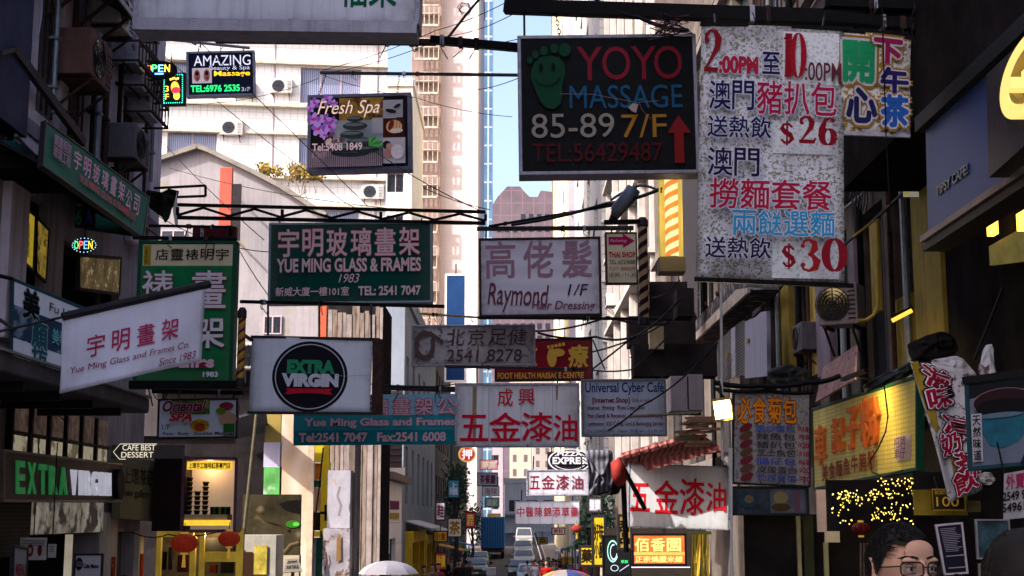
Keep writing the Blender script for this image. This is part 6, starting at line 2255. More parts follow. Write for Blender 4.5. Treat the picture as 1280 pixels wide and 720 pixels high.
# black canopy volume at the top right
tag(MB().mat(soot).box((3.6, 7, onX(1230, 80, 3.6).z + .1), (4.59, 15.2, 8)).build('upper_cladding', soot, org=(4, 10, 6)), 'black cladding block above the metal fascia at the top right corner', 'cladding')
o = thing('shop_interior', 'dark shop recess under the metal fascia with small amber lamps', 'shopfront', (4.5, 11, 0))
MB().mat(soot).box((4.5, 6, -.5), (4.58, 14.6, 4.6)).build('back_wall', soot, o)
am = M('amber_lamp', (.9, .5, .05), .5, 0, .1, 5, 0, emit=1.5)
for x0, y0, x1, y1 in ((1233, 278, 1240, 292), (1270, 268, 1284, 282)):
 p, q = onX(x0, y0, 4.3), onX(x1, y1, 4.3)
 MB().mat(am).box((4.3, p.y, q.z), (4.36, q.y, p.z)).build('lamp', am, o)
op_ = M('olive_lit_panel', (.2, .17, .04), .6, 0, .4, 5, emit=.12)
p, q = onX(1236, 308, 4.4), onX(1284, 326, 4.4)
MB().mat(op_).prism([(4.4, p.y, p.z), (4.4, q.y, p.z - .0), (4.4, q.y, q.z), (4.4, p.y, onX(1237, 332, 4.4).z)], (.04, 0, 0)).build('panel', op_, o)
p = onX(1188, 415, 4.3)
tag(MB().mat(black_metal).tube([onY(1218, 450, 11), onY(1254, 360, 11)], .012).build('stay_rod', black_metal, org=p), 'thin slanting rod in front of the dark recess on the right', 'rod')

# lavender drain pipe right
pp = M('lavender_pipe', (.14, .13, .2), .5, 0, .3, 5, .1, streak=.4)
p, q = onY(1150, -20, 14.2), onY(1149, 190, 14.2)
o = MB().mat(pp)
o.smooth = True
o.tube([p, q], .062, 14)
for y in (92, 116, 149, 176):
 r_ = onY(1150, y, 14.2)
 o.tube([r_ + Vector((0, 0, -.02)), r_ + Vector((0, 0, .02))], .078, 14)
tag(o.build('drain_pipe', None, org=q), 'fat lavender drain pipe with collars right of the menu banners', 'pipe')
t = thing('wall_lamp', 'round dusty glass lamp at the foot of the lavender pipe', 'lamp', onY(1133, 190, 14))
MB().mat(M('dusty_glass', (.14, .08, .07), .3, 0, .4, 9)).ell(onY(1132, 188, 14), (.1, .1, .12), 16, 10).build('globe', None, t)
MB().mat(alu).lathe(onY(1136, 184, 14), [(.05, 0), (.06, .05), (.03, .09)], 12).build('collar', alu, t)
# pale poster patch at 1130-1150, 222-260
s = Sign.rect('window_poster', 'small pale crumpled sheet in the dark gap under the round lamp', 'poster', 1129, 226, 1151, 246, 15.2)
s.panel(M('crumpled_pale_sheet', (.5, .46, .4), .7, 0, .4, 7, .5, emit=.15), .01)
s.box((1129, 228, 1136, 244), M('yellowish_lit', (.4, .36, .08), .7, emit=.2))
MB().mat(black_metal).box(s.P(-.05, -.05, -.02), s.P(1.05, 0, .02)).build('clip', black_metal, s.root)

# windows cable loops near 1060-1085,185-250 : bunches of hose
for k in range(7):
 pts = []
 for i in range(12):
  a = i / 11 * pi * .8
  pts.append(onY(1057 + k * 3.2 + 8 * sin(a), 200 + k * 3 + 34 * (1 - cos(a)) * .8, 15.5 + .05 * k))
 tag(MB().mat(M('grey_hose', (.08, .08, .1), .5)).tube(pts, .01, 6).build('hose', None, org=pts[0]), 'thin looping grey hose in the dark corner right of the $26 menu', 'hose', 'looping hoses beside the menu banner')
# AC on right wall
ac_unit(onY(1053, 408, 17), 'pale upright air conditioner with round fan below the menu banner', -.5, w=.5, sc=.95, m=M('pale_mauve_casing', (.24, .2, .22), .6, 0, .2, 6, .1, streak=.5))
# curved bracket, yellow shop light put into its colour
o = MB().mat(M('shop_lit_yellow_rail', (.35, .26, .04), .5, .2))
pts = [onY(x, y, 15.3) for x, y in ((1097, 275), (1097, 384), (1092, 394), (1083, 400), (1072, 401))]
tag(o.tube(pts, .02, 8).build('bracket_rail', None, org=pts[0]), 'yellow lit curved rail in front of the dark windows on the right', 'rail')
tag(MB().mat(M('shop_lit_yellow_rail')if 0 else M('shop_lit_yellow_rail', (.35, .26, .04))).tube([onY(1066, 296, 15.3), onY(1094, 275, 15.3)], .014, 6).build('bracket_rail', None, org=pts[0]), 'thin diagonal strut meeting the top of the yellow rail', 'rail')
# amber tube lamp
s_ = thing('wall_lamp', 'short amber tube lamp on the yellow pier', 'lamp', onY(1128, 395, 14.5))
MB().mat(M('amber_tube', (.6, .35, .04), .5, emit=.7)).tube([onY(1115, 401, 14.5), onY(1140, 388, 14.4)], .022, 8).build('tube', None, s_)
MB().mat(black_metal).bar(onY(1114, 397, 14.55), onY(1141, 384, 14.45), .03).build('holder', black_metal, s_)

# corrugated/mesh boxes 897-960
mesh_m = M('mesh_grille_panel', (.2, .19, .2), .6, .3, .2, 20, 0, tile=(.05, .05, (.03, .03, .03), .014, 'YZ'))
cor = M('lavender_corrugated_sheet', (.26, .26, .33), .5, .2, .15, 2, .1, stripes=((.11, .11, .15), 4.2, 'Y', .1), streak=.3)
t = thing('balcony_screen', 'mesh and corrugated metal balcony screens stepping up on the right', 'screen', onX(930, 475, 3.9))


def wallquad(px, X, mm, name, root, th=.05):
 P = [onX(x, y, X) for x, y in px]
 return MB().mat(mm).prism([(X, p.y, p.z) for p in P], (th, 0, 0)).build(name, mm, root)


wallquad([(897, 426), (914, 412), (914, 472), (897, 476)], 3.9, mesh_m, 'mesh_panel', t)
wallquad([(914, 411), (919, 408), (919, 471), (914, 472)], 3.88, alu, 'post', t, .06)
wallquad([(919, 408), (931, 399), (931, 469), (919, 472)], 3.9, mesh_m, 'mesh_panel', t)
wallquad([(931, 402), (945, 396), (951, 390), (958, 389), (959, 470), (931, 473)], 3.86, cor, 'corrugated_panel', t, .06)
for x, y in ((910, 444), (935, 426)):
 p = onX(x, y, 3.84)
 MB().mat(M('brass_latch', (.25, .17, .04), .5, .4)).box(p - Vector((.02, .08, .03)), p + Vector((.01, .08, .03))).build('latch', None, t)
# slanted slabs/balcony undersides 860-930 x 320-430
slabm = M('lit_stained_slab_edge', (.3, .26, .22), .9, 0, .5, 3, .5, streak=.6)  # light along the slab edge put in as a paler colour
t = thing('balcony', 'stained balcony slab jutting from the right tenement with pale lit underside edge', 'balcony', onX(890, 380, 3.6))
wallquad([(861, 431), (935, 362), (925, 352), (913, 352), (870, 400), (858, 420)], 3.75, M('rough_dark_slab', (.05, .045, .05), .95, 0, .7, 5, .8, spots=((.16, .14, .14), 5, .56)), 'underside', t, .5)
wallquad([(862, 432), (934, 366), (934, 360), (920, 362), (866, 420)], 3.72, slabm, 'edge', t, .05)
for k in range(3):
 MB().mat(rust_metal).bar(onX(868 + k * 14, 392 - k * 13, 3.7), onX(875 + k * 14, 415 - k * 13, 4.2), .05).build('strut', rust_metal, t)
# metal box 837-874,468-516
t = thing('wall_cabinet', 'pale upright metal cabinet fixed beside the cyber cafe sign', 'cabinet', onY(855, 516, 21))
mm = M('pale_mauve_metal', (.26, .22, .24), .5, .2, .15, 3, .05, streak=.3)
MB().mat(mm).box(onY(838, 470, 21), onY(857, 517, 21.5)).build('door', mm, t, bevel=.01)
MB().mat(mm).box(onY(857.8, 468, 21), onY(874, 516, 21.5)).build('door', mm, t, bevel=.01)
MB().mat(alu).box(onY(855, 490, 20.97), onY(856, 496, 21.0)).build('handle', alu, t)
MB().mat(black_metal).bar(onY(836, 517, 21.2), onY(876, 517, 21.2), .05).build('shelf', black_metal, t)

# must-eat menu 915-1015
mt_ = M('mottled_bun_menu', (.34, .32, .32), .75, 0, .2, 3, .1, spots=((.12, .1, .1), 26, .53))
s = Sign('menu_board', 'mottled bun menu board with orange title and price rows beside the floodlight', 'sign', onY(917, 489, 14), onY(1013, 491, 14), onY(1012, 608, 14), onY(916, 604, 14), None)
s.panel(mt_, .04, 2, 2).frame(dark_metal, .02, .05)
s.px = (916, 488, 1013, 607)
og, ogd = ink('b86a18', .06), ink('5a1810')
for i, ch in enumerate('必食菊包'):
 s.text(ch, (921 + i * 19, 495, 938 + i * 19, 529 - i * .5), og, bold=.02, out=ogd, ow=.03)
for j, (t_, pr, cl) in enumerate((('脆炒蛋包', '$18', '2a4a9a'), ('辣魚包', '$18', '26242c'), ('豬扒包', '$20', '26242c'), ('芝士魚包', '$18', '26242c'), ('腸仔包', '$18', '2a3a9a'), ('皮蛋蛋白', '$20', '26242c'), ('勁辣餐蛋', '$20', '2a3a8a'))):
 y = 531 + j * 10.6
 s.text(t_, (944, y, 993, y + 8.5), ink(cl), bold=.012, out=ink('8a8890'), ow=.03)
 s.text(pr, (997, y + 1, 1010, y + 8), ink('8a2430'), bold=.03)
 s.ell(931, y + 4, 9, 4.4, ink('6a2430' if j % 2 == 0 else '5a4030'), rot=-.5)
s.hang([(.1, onY(926, 470, 14.2)), (.9, onY(1004, 472, 14.2))])
# photo menu strip below
s = Sign.rect('menu_board', 'dim strip of food photos under the bun menu board', 'sign', 915, 609, 1010, 643, 14.02)
s.panel(M('dim_photo_print', (.05, .06, .08), .5, 0, .8, 5, 0), .03).frame(dark_metal, .02, .04)
s.box((963, 612, 1006, 641), M('food_photo', (.12, .13, .16), .5, 0, .6, 6, 0)).ell(976, 622, 9, 8, ink('8a7a50')).ell(976, 634, 12, 5, ink('4a3a20')).box((992, 614, 1000, 640), ink('6a4a5a'))
s.ell(935, 626, 12, 9, ink('28404a')).ell(936, 624, 6, 5, ink('6a5a44'))
s.hang([(.1, s.P(.1, 0, 0) + Vector((0, .1, .12)))], r=.01)

# yellow noodle sign, lit
ny = M('yellow_lit_tile_sign', (.5, .4, .11), .5, 0, .35, 2, .15, tile=(.09, .045, (.3, .24, .08), .006, 'YZ'), emit=.03, streak=.3)
s = Sign('shop_sign', 'yellow tiled noodle shop sign lit by a lamp with raised orange characters', 'sign', onX(1016, 512, 3.75), onX(1146, 471, 3.75), onX(1146, 586, 3.75), onX(1018, 611, 3.75))
nroot = s.root
s.panel(ny, .06).frame(M('green_sign_base', (.01, .06, .035), .5), .035, .08)
oc = M('raised_orange_char', (.32, .07, .012), .6, 0, .2, 8, .05, emit=.08)
for ch, b in (('車', (.04, .24, .17, .72)), ('記', (.25, .2, .38, .62)), ('子', (.41, .13, .53, .62)), ('粉', (.56, .08, .72, .63))):
 s.text(ch, b, oc, bold=.02, raised=.03)
for i, ch in enumerate('美食麵魚牛腩粉'):
 s.text(ch, (.12 + i * .085, .73 - i * .006, .185 + i * .085, .93 - i * .004), ink('7a2a10'), bold=.03)
s.text('招牌\n車仔', (.86, .62, .95, .86), ink('5a3a7a'), bold=.02)
s.box((.85, .6, .96, .88), ink('a898a8'), d=.006)
# fluorescent tube grazing it
lm = D.lights.new('sign_lamp', 'AREA')
lm.energy = 6.5
lm.color = (1, .74, .22)
lm.shape = 'RECTANGLE'
lm.size = .9
lm.size_y = .06
lo = D.objects.new('sign_lamp', lm)
C.objects.link(lo)
pl_ = s.P(.78, -.12, .34)
tl = thing('sign_lamp_housing', 'slim lamp bracket lighting the yellow noodle sign from above', 'lamp', pl_)
MB().mat(black_metal).bar(pl_ - (s.q[1] - s.q[0]).normalized() * .5, pl_ + (s.q[1] - s.q[0]).normalized() * .5, .04).build('housing', black_metal, tl)
MB().mat(black_metal).bar(pl_, s.P(.78, -.02, 0), .02).build('arm', black_metal, tl)
lo.parent = tl
lo.location = Vector((0, 0, -.04))
lo.rotation_euler = (s.P(.74, .5, 0) - pl_).to_track_quat('-Z', 'X').to_euler()
# pinkish scaly awning scrap 1022-1070,430-500
s = Sign('awning_scrap', 'faded pink mottled awning sheet tilted above the yellow noodle sign', 'awning', onX(1029, 459, 3.7), onX(1070, 431, 3.7), onX(1068, 474, 3.55), onX(1019, 503, 3.55))
s.panel(M('pink_mottled_sheet', (.34, .2, .18), .8, 0, .4, 4, .5, spots=((.14, .08, .09), 16, .52)), .02, 3, 3)
# tarpaulin crumple over the sign
def crumple(name, label, outline, Y, mm, amp=.1, seed=1, cat='tarpaulin', nx=18, rings=5, th=.012, sub=1):
 rr = random.Random(seed)
 cx = sum(p[0] for p in outline) / len(outline)
 cy = sum(p[1] for p in outline) / len(outline)
 # resample outline
 pts = []
 for a, b in zip(outline, outline[1:] + outline[:1]):
  for k in range(3):
   pts.append((a[0] + (b[0] - a[0]) * k / 3 + rr.uniform(-1, 1), a[1] + (b[1] - a[1]) * k / 3 + rr.uniform(-1, 1)))
 n = len(pts)
 vs = [onY(cx, cy, Y - amp)]
 for r_ in range(1, rings + 1):
  f = r_ / rings
  for x, y in pts:
   v = onY(cx + (x - cx) * f, cy + (y - cy) * f, Y)
   v.y += rr.uniform(-amp, amp) - amp * (1 - f)
   vs.append(v)
 fs = [(0, 1 + k, 1 + (k + 1) % n) for k in range(n)]
 for r_ in range(rings - 1):
  for k in range(n):
   a, b = 1 + r_ * n + k, 1 + r_ * n + (k + 1) % n
   fs.append((a, b, b + n, a + n))
 mb = MB().mat(mm)
 mb.smooth = True
 mb.add(vs, fs)
 o = mb.build(name, mm, org=vs[0])
 m1 = o.modifiers.new('s', 'SUBSURF')
 m1.levels = m1.render_levels = sub
 m2 = o.modifiers.new('t', 'SOLIDIFY')
 m2.thickness = th
 return tag(o, label, cat)


tarp = M('dark_tarpaulin', (.03, .035, .035), .5, 0, .6, 5, .4, spots=((.1, .11, .11), 4, .6))
crumple('tarpaulin', 'dark crumpled tarpaulin along the top of the yellow noodle sign', [(1080, 482), (1118, 462), (1150, 446), (1165, 424), (1180, 420), (1196, 436), (1190, 452), (1160, 456), (1140, 466), (1110, 478), (1082, 492)], 12.6, tarp, .08, 3)
crumple('tarpaulin', 'black bundle on top of the right shops beside the rag banner', [(1135, 428), (1160, 418), (1175, 415), (1200, 425), (1198, 440), (1165, 447), (1140, 450)], 12.3, soot, .09, 5)
crumple('tarpaulin', 'grey plastic sheet heap over the bun menu board', [(960, 462), (985, 455), (1016, 462), (1014, 478), (985, 482), (958, 478)], 14.4, tarp, .06, 8)

# rag banner (white, maroon strokes)
ragm = M('mottled_grey_cloth', (.5, .5, .54), .85, 0, .3, 4, .3, spots=((.16, .1, .11), 16, .54))
rpp = lambda u, v: .035 * sin(u * 5 + v * 4) + .014 * sin(u * 11 - v * 6)
s = Sign('rag_banner', 'twisted white cloth banner with maroon outlined characters and yellow edge', 'banner', onY(1138, 452, 11), onY(1212, 462, 11), onY(1228, 612, 11), onY(1188, 628, 11), None, ripple=rpp)
s.panel(ragm, .012, 16, 26)
mr, pk_ = ink('8a1230'), ink('d8ccd4')
ye = M('mustard_band', (.3, .2, .02), .7, 0, .4, 6)


s.stroke([(.06, .0), (.08, .2), (.12, .4), (.16, .5)], [.12, .16, .18, .1], ye)
s.stroke([(.5, .5), (.42, .7), (.36, .9)], [.12, .18, .1], ye)
for k, (ch, x0, y0, x1, y1, sl_k) in enumerate((('滋', .14, .01, .62, .17, .05), ('味', .1, .2, .6, .36, -.06), ('凍', .3, .37, .86, .53, .06), ('奶', .12, .54, .58, .69, -.04), ('茶', .38, .66, .92, .82, .05), ('飲', .2, .83, .78, .98, -.03))):
 s.text(ch, (x0 - .015, y0 - .004, x1 + .015, y1 + .004), ink('1a141a'), bold=.11, slant=sl_k)
 s.text(ch, (x0, y0, x1, y1), pk_, bold=.08, slant=sl_k)
 s.text(ch, (x0, y0, x1, y1), mr, bold=.035, slant=sl_k)
crumple('cloth_heap', 'mottled grey cloth heap draped behind the rag banner', [(1165, 450), (1188, 446), (1206, 448), (1222, 470), (1205, 484), (1180, 480), (1168, 466)], 11.1, ragm, .05, 11, 'cloth')
crumple('cloth_heap', 'pointed mottled cloth standing behind the bowl picture', [(1222, 462), (1232, 430), (1240, 432), (1250, 474), (1235, 480)], 10.6, ragm, .03, 12, 'cloth')
crumple('cloth_heap', 'small white knotted cloth at the lower end of the rag banner', [(1222, 594), (1232, 590), (1242, 594), (1246, 600), (1236, 606), (1226, 604)], 10.8, M('white_cloth2', (.45, .42, .42), .9, 0, .3, 6), .04, 13, 'cloth')

# bowl picture sign
s = Sign('picture_sign', 'pale blue picture sign of a teal cup with vertical black characters', 'sign', onY(1208, 478, 9.6), onY(1300, 468, 9.4), onY(1300, 578, 9.4), onY(1213, 586, 9.6))
s.panel(M('dim_picture_ground', (.1, .12, .17), .5, 0, .3, 2, 0), .04).frame(M('teal_dark_frame', (.01, .04, .05), .5), .03, .06)
s.poly([(.0, .0), (1, 0), (1, .12), (.0, .2)], ink('14161c'))
s.poly([(.08, .3), (.92, .24), (.82, .62), (.7, .74), (.48, .8), (.3, .76), (.2, .62)], M('print_teal_cup', (.01, .09, .14), .4, 0, .5, 6, 0))
s.ell(.5, .27, .42, .15, ink('241418'))
s.ring(.5, .27, .43, .16, .02, ink('6a5a58'))
s.ell(.5, .33, .38, .1, ink('0c0c10'))
s.ell(.45, .42, .32, .03, ink('4a6070'))
s.poly([(.72, 1.0), (.8, .86), (.92, .6), (.96, .6), (.86, .88), (.78, 1.0)], ink('14181c'))
s.box((.05, .38, .2, .93), ink('96949c'))
for i, ch in enumerate('天然味道'):
 s.text(ch, (.07, .4 + i * .132, .18, .515 + i * .132), ink('14141a'), bold=.02)
MB().mat(black_metal).bar(s.P(-.05, -.02, 0), s.P(1, -.04, 0), .05).build('top_rail', black_metal, s.root)
# takeaway paper 1255
s = Sign('takeaway_sign', 'white lettered takeaway sheet under the bowl picture at the right edge', 'sign', onY(1255, 592, 9.3), onY(1290, 586, 9.1), onY(1290, 646, 9.1), onY(1254, 650, 9.3))
s.panel(M('dim_white_sheet', (.3, .3, .32), .6, 0, .3, 8, .1), .01)
s.text('外賣', (.1, .05, .75, .36), ink('8a2a50'), bold=.03).text('2549 9', (.0, .42, .8, .6), ink('241c20'), bold=.03).text('54961', (.0, .66, .8, .84), ink('241c20'), bold=.03)
MB().mat(black_metal).bar(s.P(0, -.02, 0), s.P(0, -.02, 0) + Vector((0, .1, .2)), .01).build('hanger', black_metal, s.root)
# 100 small dark sign on glow
t = thing('glow_panel', 'olive glowing back panel behind the small gold numbered sign', 'panel', onY(1200, 640, 11.4))
slab(1143, 612, 1210, 644, 11.5, M('olive_glow', (.16, .11, .012), .6, 0, .6, 3, 0, emit=.05), 'panel', t)
slab(1143, 590, 1250, 612, 11.52, soot, 'upper_panel', t)
s = Sign.rect('shop_sign', 'small dark sign with gold outlined 100 beneath the rag banner', 'sign', 1165, 611, 1206, 638, 11.3)
s.panel(M('brown_black_sign', (.03, .022, .01), .5), .03)
gi = ink('a07a28', .12)
s.text('BOSTON', (1169, 613, 1190, 618), gi)
s.text('100', (1170, 621, 1198, 633), gi)
s.stroke([(1165.5, 611.5), (1205.5, 611.5), (1205.5, 637.5), (1165.5, 637.5), (1165.5, 611.5)], .7, gi)
s.hang([(.2, s.P(.2, 0, 0) + Vector((0, .1, .1)))], r=.006)
s = Sign.rect('notice_sheet', 'dim olive card right of the small gold numbered sign', 'notice', 1209, 626, 1226, 640, 11.3)
s.panel(M('dim_olive_card', (.12, .1, .03), .6, 0, .3, 9), .02).text('營業中', (1211, 629, 1224, 633), ink('4a4020'))
# fairy lights net
fl_ = thing('fairy_lights', 'mass of tiny warm yellow fairy lights under the noodle sign', 'fairy lights', onY(1090, 640, 13))
rr = random.Random(9)
mb = MB().mat(M('fairy_bulb', (1, .66, .12), .5, 0, .4, 5, 0, emit=1.1))
wr = MB().mat(black_metal)
prev = None
walk = []
x, y = 1045, 620
for k in range(210):
 if k % 3 == 0:
  gx_, gy_ = rr.uniform(1040, 1144), rr.uniform(600, 652)
 else:
  gx_, gy_ = x + rr.uniform(-9, 9), y + rr.uniform(-7, 7)
 gx_, gy_ = min(max(gx_, 1036), 1144), min(max(gy_, 598), 655)
 if gy_ < 612 and gx_ < 1095:
  gy_ += 14
 x, y = gx_, gy_
 p = onY(x, y, 12.9 + rr.uniform(-.15, .15))
 mb.ell(p, (.006, .006, .007), 6, 4)
 walk.append(p)
mb.build('bulbs', None, fl_)['kind'] = 'stuff'
walk.sort(key=lambda p: p.x)
for k in range(0, 200, 20):
 seg_ = walk[k:k + 20]
 wr.tube(seg_, .003, 4, False)
wr.build('wire', None, fl_)
slab(1033, 600, 1146, 664, 13.2, soot, 'dark_backing', fl_)
# string of a few hanging bulbs over the noodle sign
pts = [nroot.location * 0 + p for p in (onX(1105, 478, 3.6), onX(1110, 520, 3.55), onX(1107, 540, 3.55), onX(1098, 560, 3.55), onX(1088, 575, 3.55), onX(1090, 590, 3.55), onX(1105, 596, 3.55), onX(1128, 588, 3.55))]
tag(MB().mat(black_metal).tube(pts, .008, 5).build('cable', None, org=pts[0]), 'black flex looping over the face of the yellow noodle sign', 'cable')
# boards on right lower: pale door panels, posts
t = thing('shopfront', 'dark lower shopfront with pale pink door edges below the bun menu', 'shopfront', onY(980, 720, 14.4))
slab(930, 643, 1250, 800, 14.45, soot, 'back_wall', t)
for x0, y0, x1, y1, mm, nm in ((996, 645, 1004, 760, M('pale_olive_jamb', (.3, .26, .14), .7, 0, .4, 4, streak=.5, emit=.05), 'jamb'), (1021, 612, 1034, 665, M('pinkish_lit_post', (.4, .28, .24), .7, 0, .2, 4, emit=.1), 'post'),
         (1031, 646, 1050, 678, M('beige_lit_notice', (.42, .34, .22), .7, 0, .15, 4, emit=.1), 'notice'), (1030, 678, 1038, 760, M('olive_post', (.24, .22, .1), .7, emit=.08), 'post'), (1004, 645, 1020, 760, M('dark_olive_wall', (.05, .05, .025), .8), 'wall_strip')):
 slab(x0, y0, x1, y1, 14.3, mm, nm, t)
t = thing('bead_curtain', 'narrow strip of mottled beads hanging beside the man with glasses', 'curtain', onY(1080, 720, 13))
mb = MB().mat(M('bead_strand', (.2, .14, .12), .6, 0, .6, 20))
for k in range(40):
 for j in range(3):
  mb.ell(onY(1076 + j * 4, 680 + k * 1.8, 13), (.011, .011, .008), 5, 3)
mb.build('beads', None, t)['kind'] = 'stuff'
# white framed notices 1170-1210
s = Sign('notice_board', 'white framed notice with lines of small type behind the man with glasses', 'notice', onY(1170, 657, 10), onY(1202, 654, 10), onY(1209, 716, 10), onY(1181, 718, 10))
s.panel(ink('1c1a26'), .02).frame(M('white_frame', (.42, .38, .4), .6), .014, .03)
for k in range(14):
 s.stroke([(.12, .08 + k * .035), (.12 + rr.uniform(.5, .78), .08 + k * .035)], .014, ink('7a7484'))
s.box((.1, .62, .9, .64), ink('8a8090')).box((.1, .86, .9, .88), ink('8a8090'))
MB().mat(black_metal).bar(s.P(.5, 1, 0), s.P(.5, 1, 0) - Vector((0, 0, 1.2)), .03).build('post', black_metal, s.root)
s = Sign.rect('picture_sign', 'dim teal and pink food poster behind the dark head at the right edge', 'poster', 1221, 650, 1262, 698, 9.8)
s.panel(M('dim_food_poster', (.04, .08, .1), .5, 0, .9, 6, 0, spots=((.3, .12, .25), 5, .58)), .02).frame(M('grey_poster_frame', (.2, .2, .22), .6), .012, .03)
MB().mat(black_metal).bar(s.P(.5, 1, 0), s.P(.5, 1, 0) - Vector((0, 0, 1.2)), .03).build('post', black_metal, s.root)
s = Sign.rect('notice_sheet', 'pale yellowish notice under the food poster', 'notice', 1224, 704, 1250, 740, 9.9)
s.panel(M('pale_yellow_notice', (.24, .22, .2), .7, 0, .5, 9), .02)
s.stroke([(1228, 712), (1246, 710)], 1, ink('3a3030'))

# floodlight
t = thing('floodlight', 'glowing square floodlight on a white pole above the sunlit paint sign', 'lamp', onY(902, 700, 13.8))
fmt_ = M('flood_face', (1, .85, .45), .4, 0, .1, 6, 0, emit=3.2)
c = onY(903, 512, 13.6)
R = Matrix.Rotation(-.12, 3, 'Y') @ Matrix.Rotation(-.3, 3, 'Z')
ax, ay, az = R @ Vector((.088, 0, 0)), R @ Vector((0, .03, 0)), R @ Vector((0, 0, .085))
MB().mat(M('flood_housing', (.1, .06, .03), .5, .3)).obox(c + ay * 1.6, ax * 1.12, ay, az * 1.12).build('housing', None, t, bevel=.006)
MB().mat(fmt_).obox(c, ax, ay * .3, az).build('lens', fmt_, t)
for k in (-1, 1):
 MB().mat(M('brass_trim', (.3, .2, .05), .5, .3)).bar(c + az * k - ax, c + az * k + ax, .014, .05).bar(c + ax * k - az, c + ax * k + az, .014, .05).build('trim', None, t)
wp = M('white_pole', (.5, .5, .5), .5, 0, .15, 8)
MB().mat(wp).tube([onY(901, 330, 13.8), onY(903, 574, 13.8), onY(914, 586, 13.8), onY(914.5, 730, 13.8)], .0135, 8).build('pole', wp, t)
MB().mat(black_metal).tube([c + az, onY(900, 480, 13.8)], .012).tube([c + az + ax * .6, onY(895, 486, 13.8)], .01).build('arm', black_metal, t)
MB().mat(wp).bar(onY(913, 560, 13.9), onY(913, 648, 13.9), .035).build('side_post', wp, t)
fp_ = D.lights.new('flood_lamp', 'AREA')
fp_.energy = 7
fp_.color = (1, .8, .4)
fp_.size = .15
lo = D.objects.new('flood_lamp', fp_)
C.objects.link(lo)
lo.parent = t
lo.location = c - ay * .8 - Vector((0, .02, 0)) - ORG[t.name]
lo.rotation_euler = Vector((.25, -1, -.35)).to_track_quat('-Z', 'Y').to_euler()

# red awning above the sunlit sign
ra = thing('awning', 'folded red and pink striped awning above the sunlit paint shop sign', 'awning', onY(830, 600, 30.5))
rm = M('faded_red_canvas', (.16, .035, .03), .8, 0, .5, 3, .3, stripes=((.26, .1, .09), 2.4, 'X', 2))
rb = M('bright_red_canvas', (.22, .025, .02), .8, 0, .2, 3, .3)
MB().mat(rm).prism([onY(776, 570, 29.6), onY(872, 543, 29.6), onY(905, 565, 31.5), onY(782, 584, 31.5)], (0, 0, .06)).build('canopy', rm, ra)
mb = MB().mat(rm)
for k in range(9):
 f = k / 9
 p, q = Vector(onY(776, 572, 29.6)).lerp(onY(880, 543, 29.6), f), Vector(onY(776, 572, 29.6)).lerp(onY(880, 543, 29.6), f + .11)
 mb.tube([p, q + Vector((0, -.06, .02))], [.05 + .03 * (k % 2), .07], 6)
mb.build('folded_edge', rm, ra)
MB().mat(rm).prism([onY(800, 578, 29.7), onY(905, 556, 29.7), onY(905, 562, 29.7), onY(812, 588, 29.7)], (0, .3, 0)).build('lower_fold', rm, ra)
mb = MB().mat(rb)
mb.smooth = True
mb.add([onY(x, y, 29.3 + d) for x, y, d in ((763, 578, 0), (774, 572, -.2), (781, 584, -.1), (784, 600, 0), (780, 606, 0), (772, 609, .1), (765, 600, 0), (772, 590, -.3))], [(0, 1, 7), (1, 2, 7), (2, 3, 7), (3, 4, 7), (4, 5, 7), (5, 6, 7), (6, 0, 7)])
o = mb.build('end_flap', rb, ra)
o.modifiers.new('t', 'SOLIDIFY').thickness = .03
MB().mat(black_metal).tube([onY(773, 573, 29.4), onY(806, 636, 29.9)], .05, 6).tube([onY(779, 600, 29.8), onY(783, 690, 30)], .06, 6).build('frame_arm', black_metal, ra)
dkc = M('dark_striped_canvas', (.04, .04, .05), .8, 0, .4, 3, .3, stripes=((.14, .14, .17), 3, 'X', 1))
crumple('tarpaulin', 'dark grey folded canopy hanging left of the red awning', [(730, 562), (765, 562), (768, 585), (764, 612), (748, 618), (733, 620), (738, 600)], 29.5, dkc, .14, 21)
crumple('tarpaulin', 'dark folded canvas tail under the red awning end', [(742, 590), (768, 588), (778, 602), (772, 618), (750, 620), (735, 616)], 29.8, soot, .14, 22)

# lit shop below: orange/yellow sign, neon green board
s = Sign.rect('shop_sign', 'glowing orange shop sign with two rows of yellow characters', 'sign', 791, 668, 857, 706, 33)
og2 = M('orange_lit_sign', (.4, .09, .02), .5, 0, .5, 2, 0, emit=.5)
s.panel(og2, .1).frame(black_metal, .05, .15)
s.box((791, 690, 857, 694), M('bright_orange_band', (.8, .2, .05), .5, emit=.7))
yy = ink('e0a860', .4)
for i, ch in enumerate('佰香園'):
 s.text(ch, (794 + i * 20, 673, 811 + i * 20, 689), yy, bold=.03)
s.text('正宗燒臘米線', (794, 695, 853, 703), yy, bold=.03)
s.stroke([(786, 709), (862, 709)], 1.2, ink('c8c0d0', .4))
s = Sign.rect('neon_sign', 'black board with coiled green and white neon outline', 'sign', 754, 670, 788, 719, 32)
s.panel(led_black, .08).frame(black_metal, .04, .1)
s.ring(766, 689, 7, 14, 1.1, ink('78b0a0', .5), a0=.5, a1=5.6).ring(767, 690, 4.5, 10, .8, ink('a0b8c0', .4), a0=.2, a1=5).ring(768, 710, 5, 4, .8, ink('a0b8c0', .4))
s.text('茶飲', (776, 700, 785, 704), ink('30b060', .8)).stroke([(774, 714), (786, 706)], .8, ink('a0a0b8', .4))
t = thing('shopfront', 'warm lit shopfront with olive hanging cloths at the right end of the street', 'shopfront', onY(850, 720, 34))
slab(756, 660, 960, 790, 34.2, M('shop_dark_wall', (.03, .025, .02), .8), 'back_wall', t)
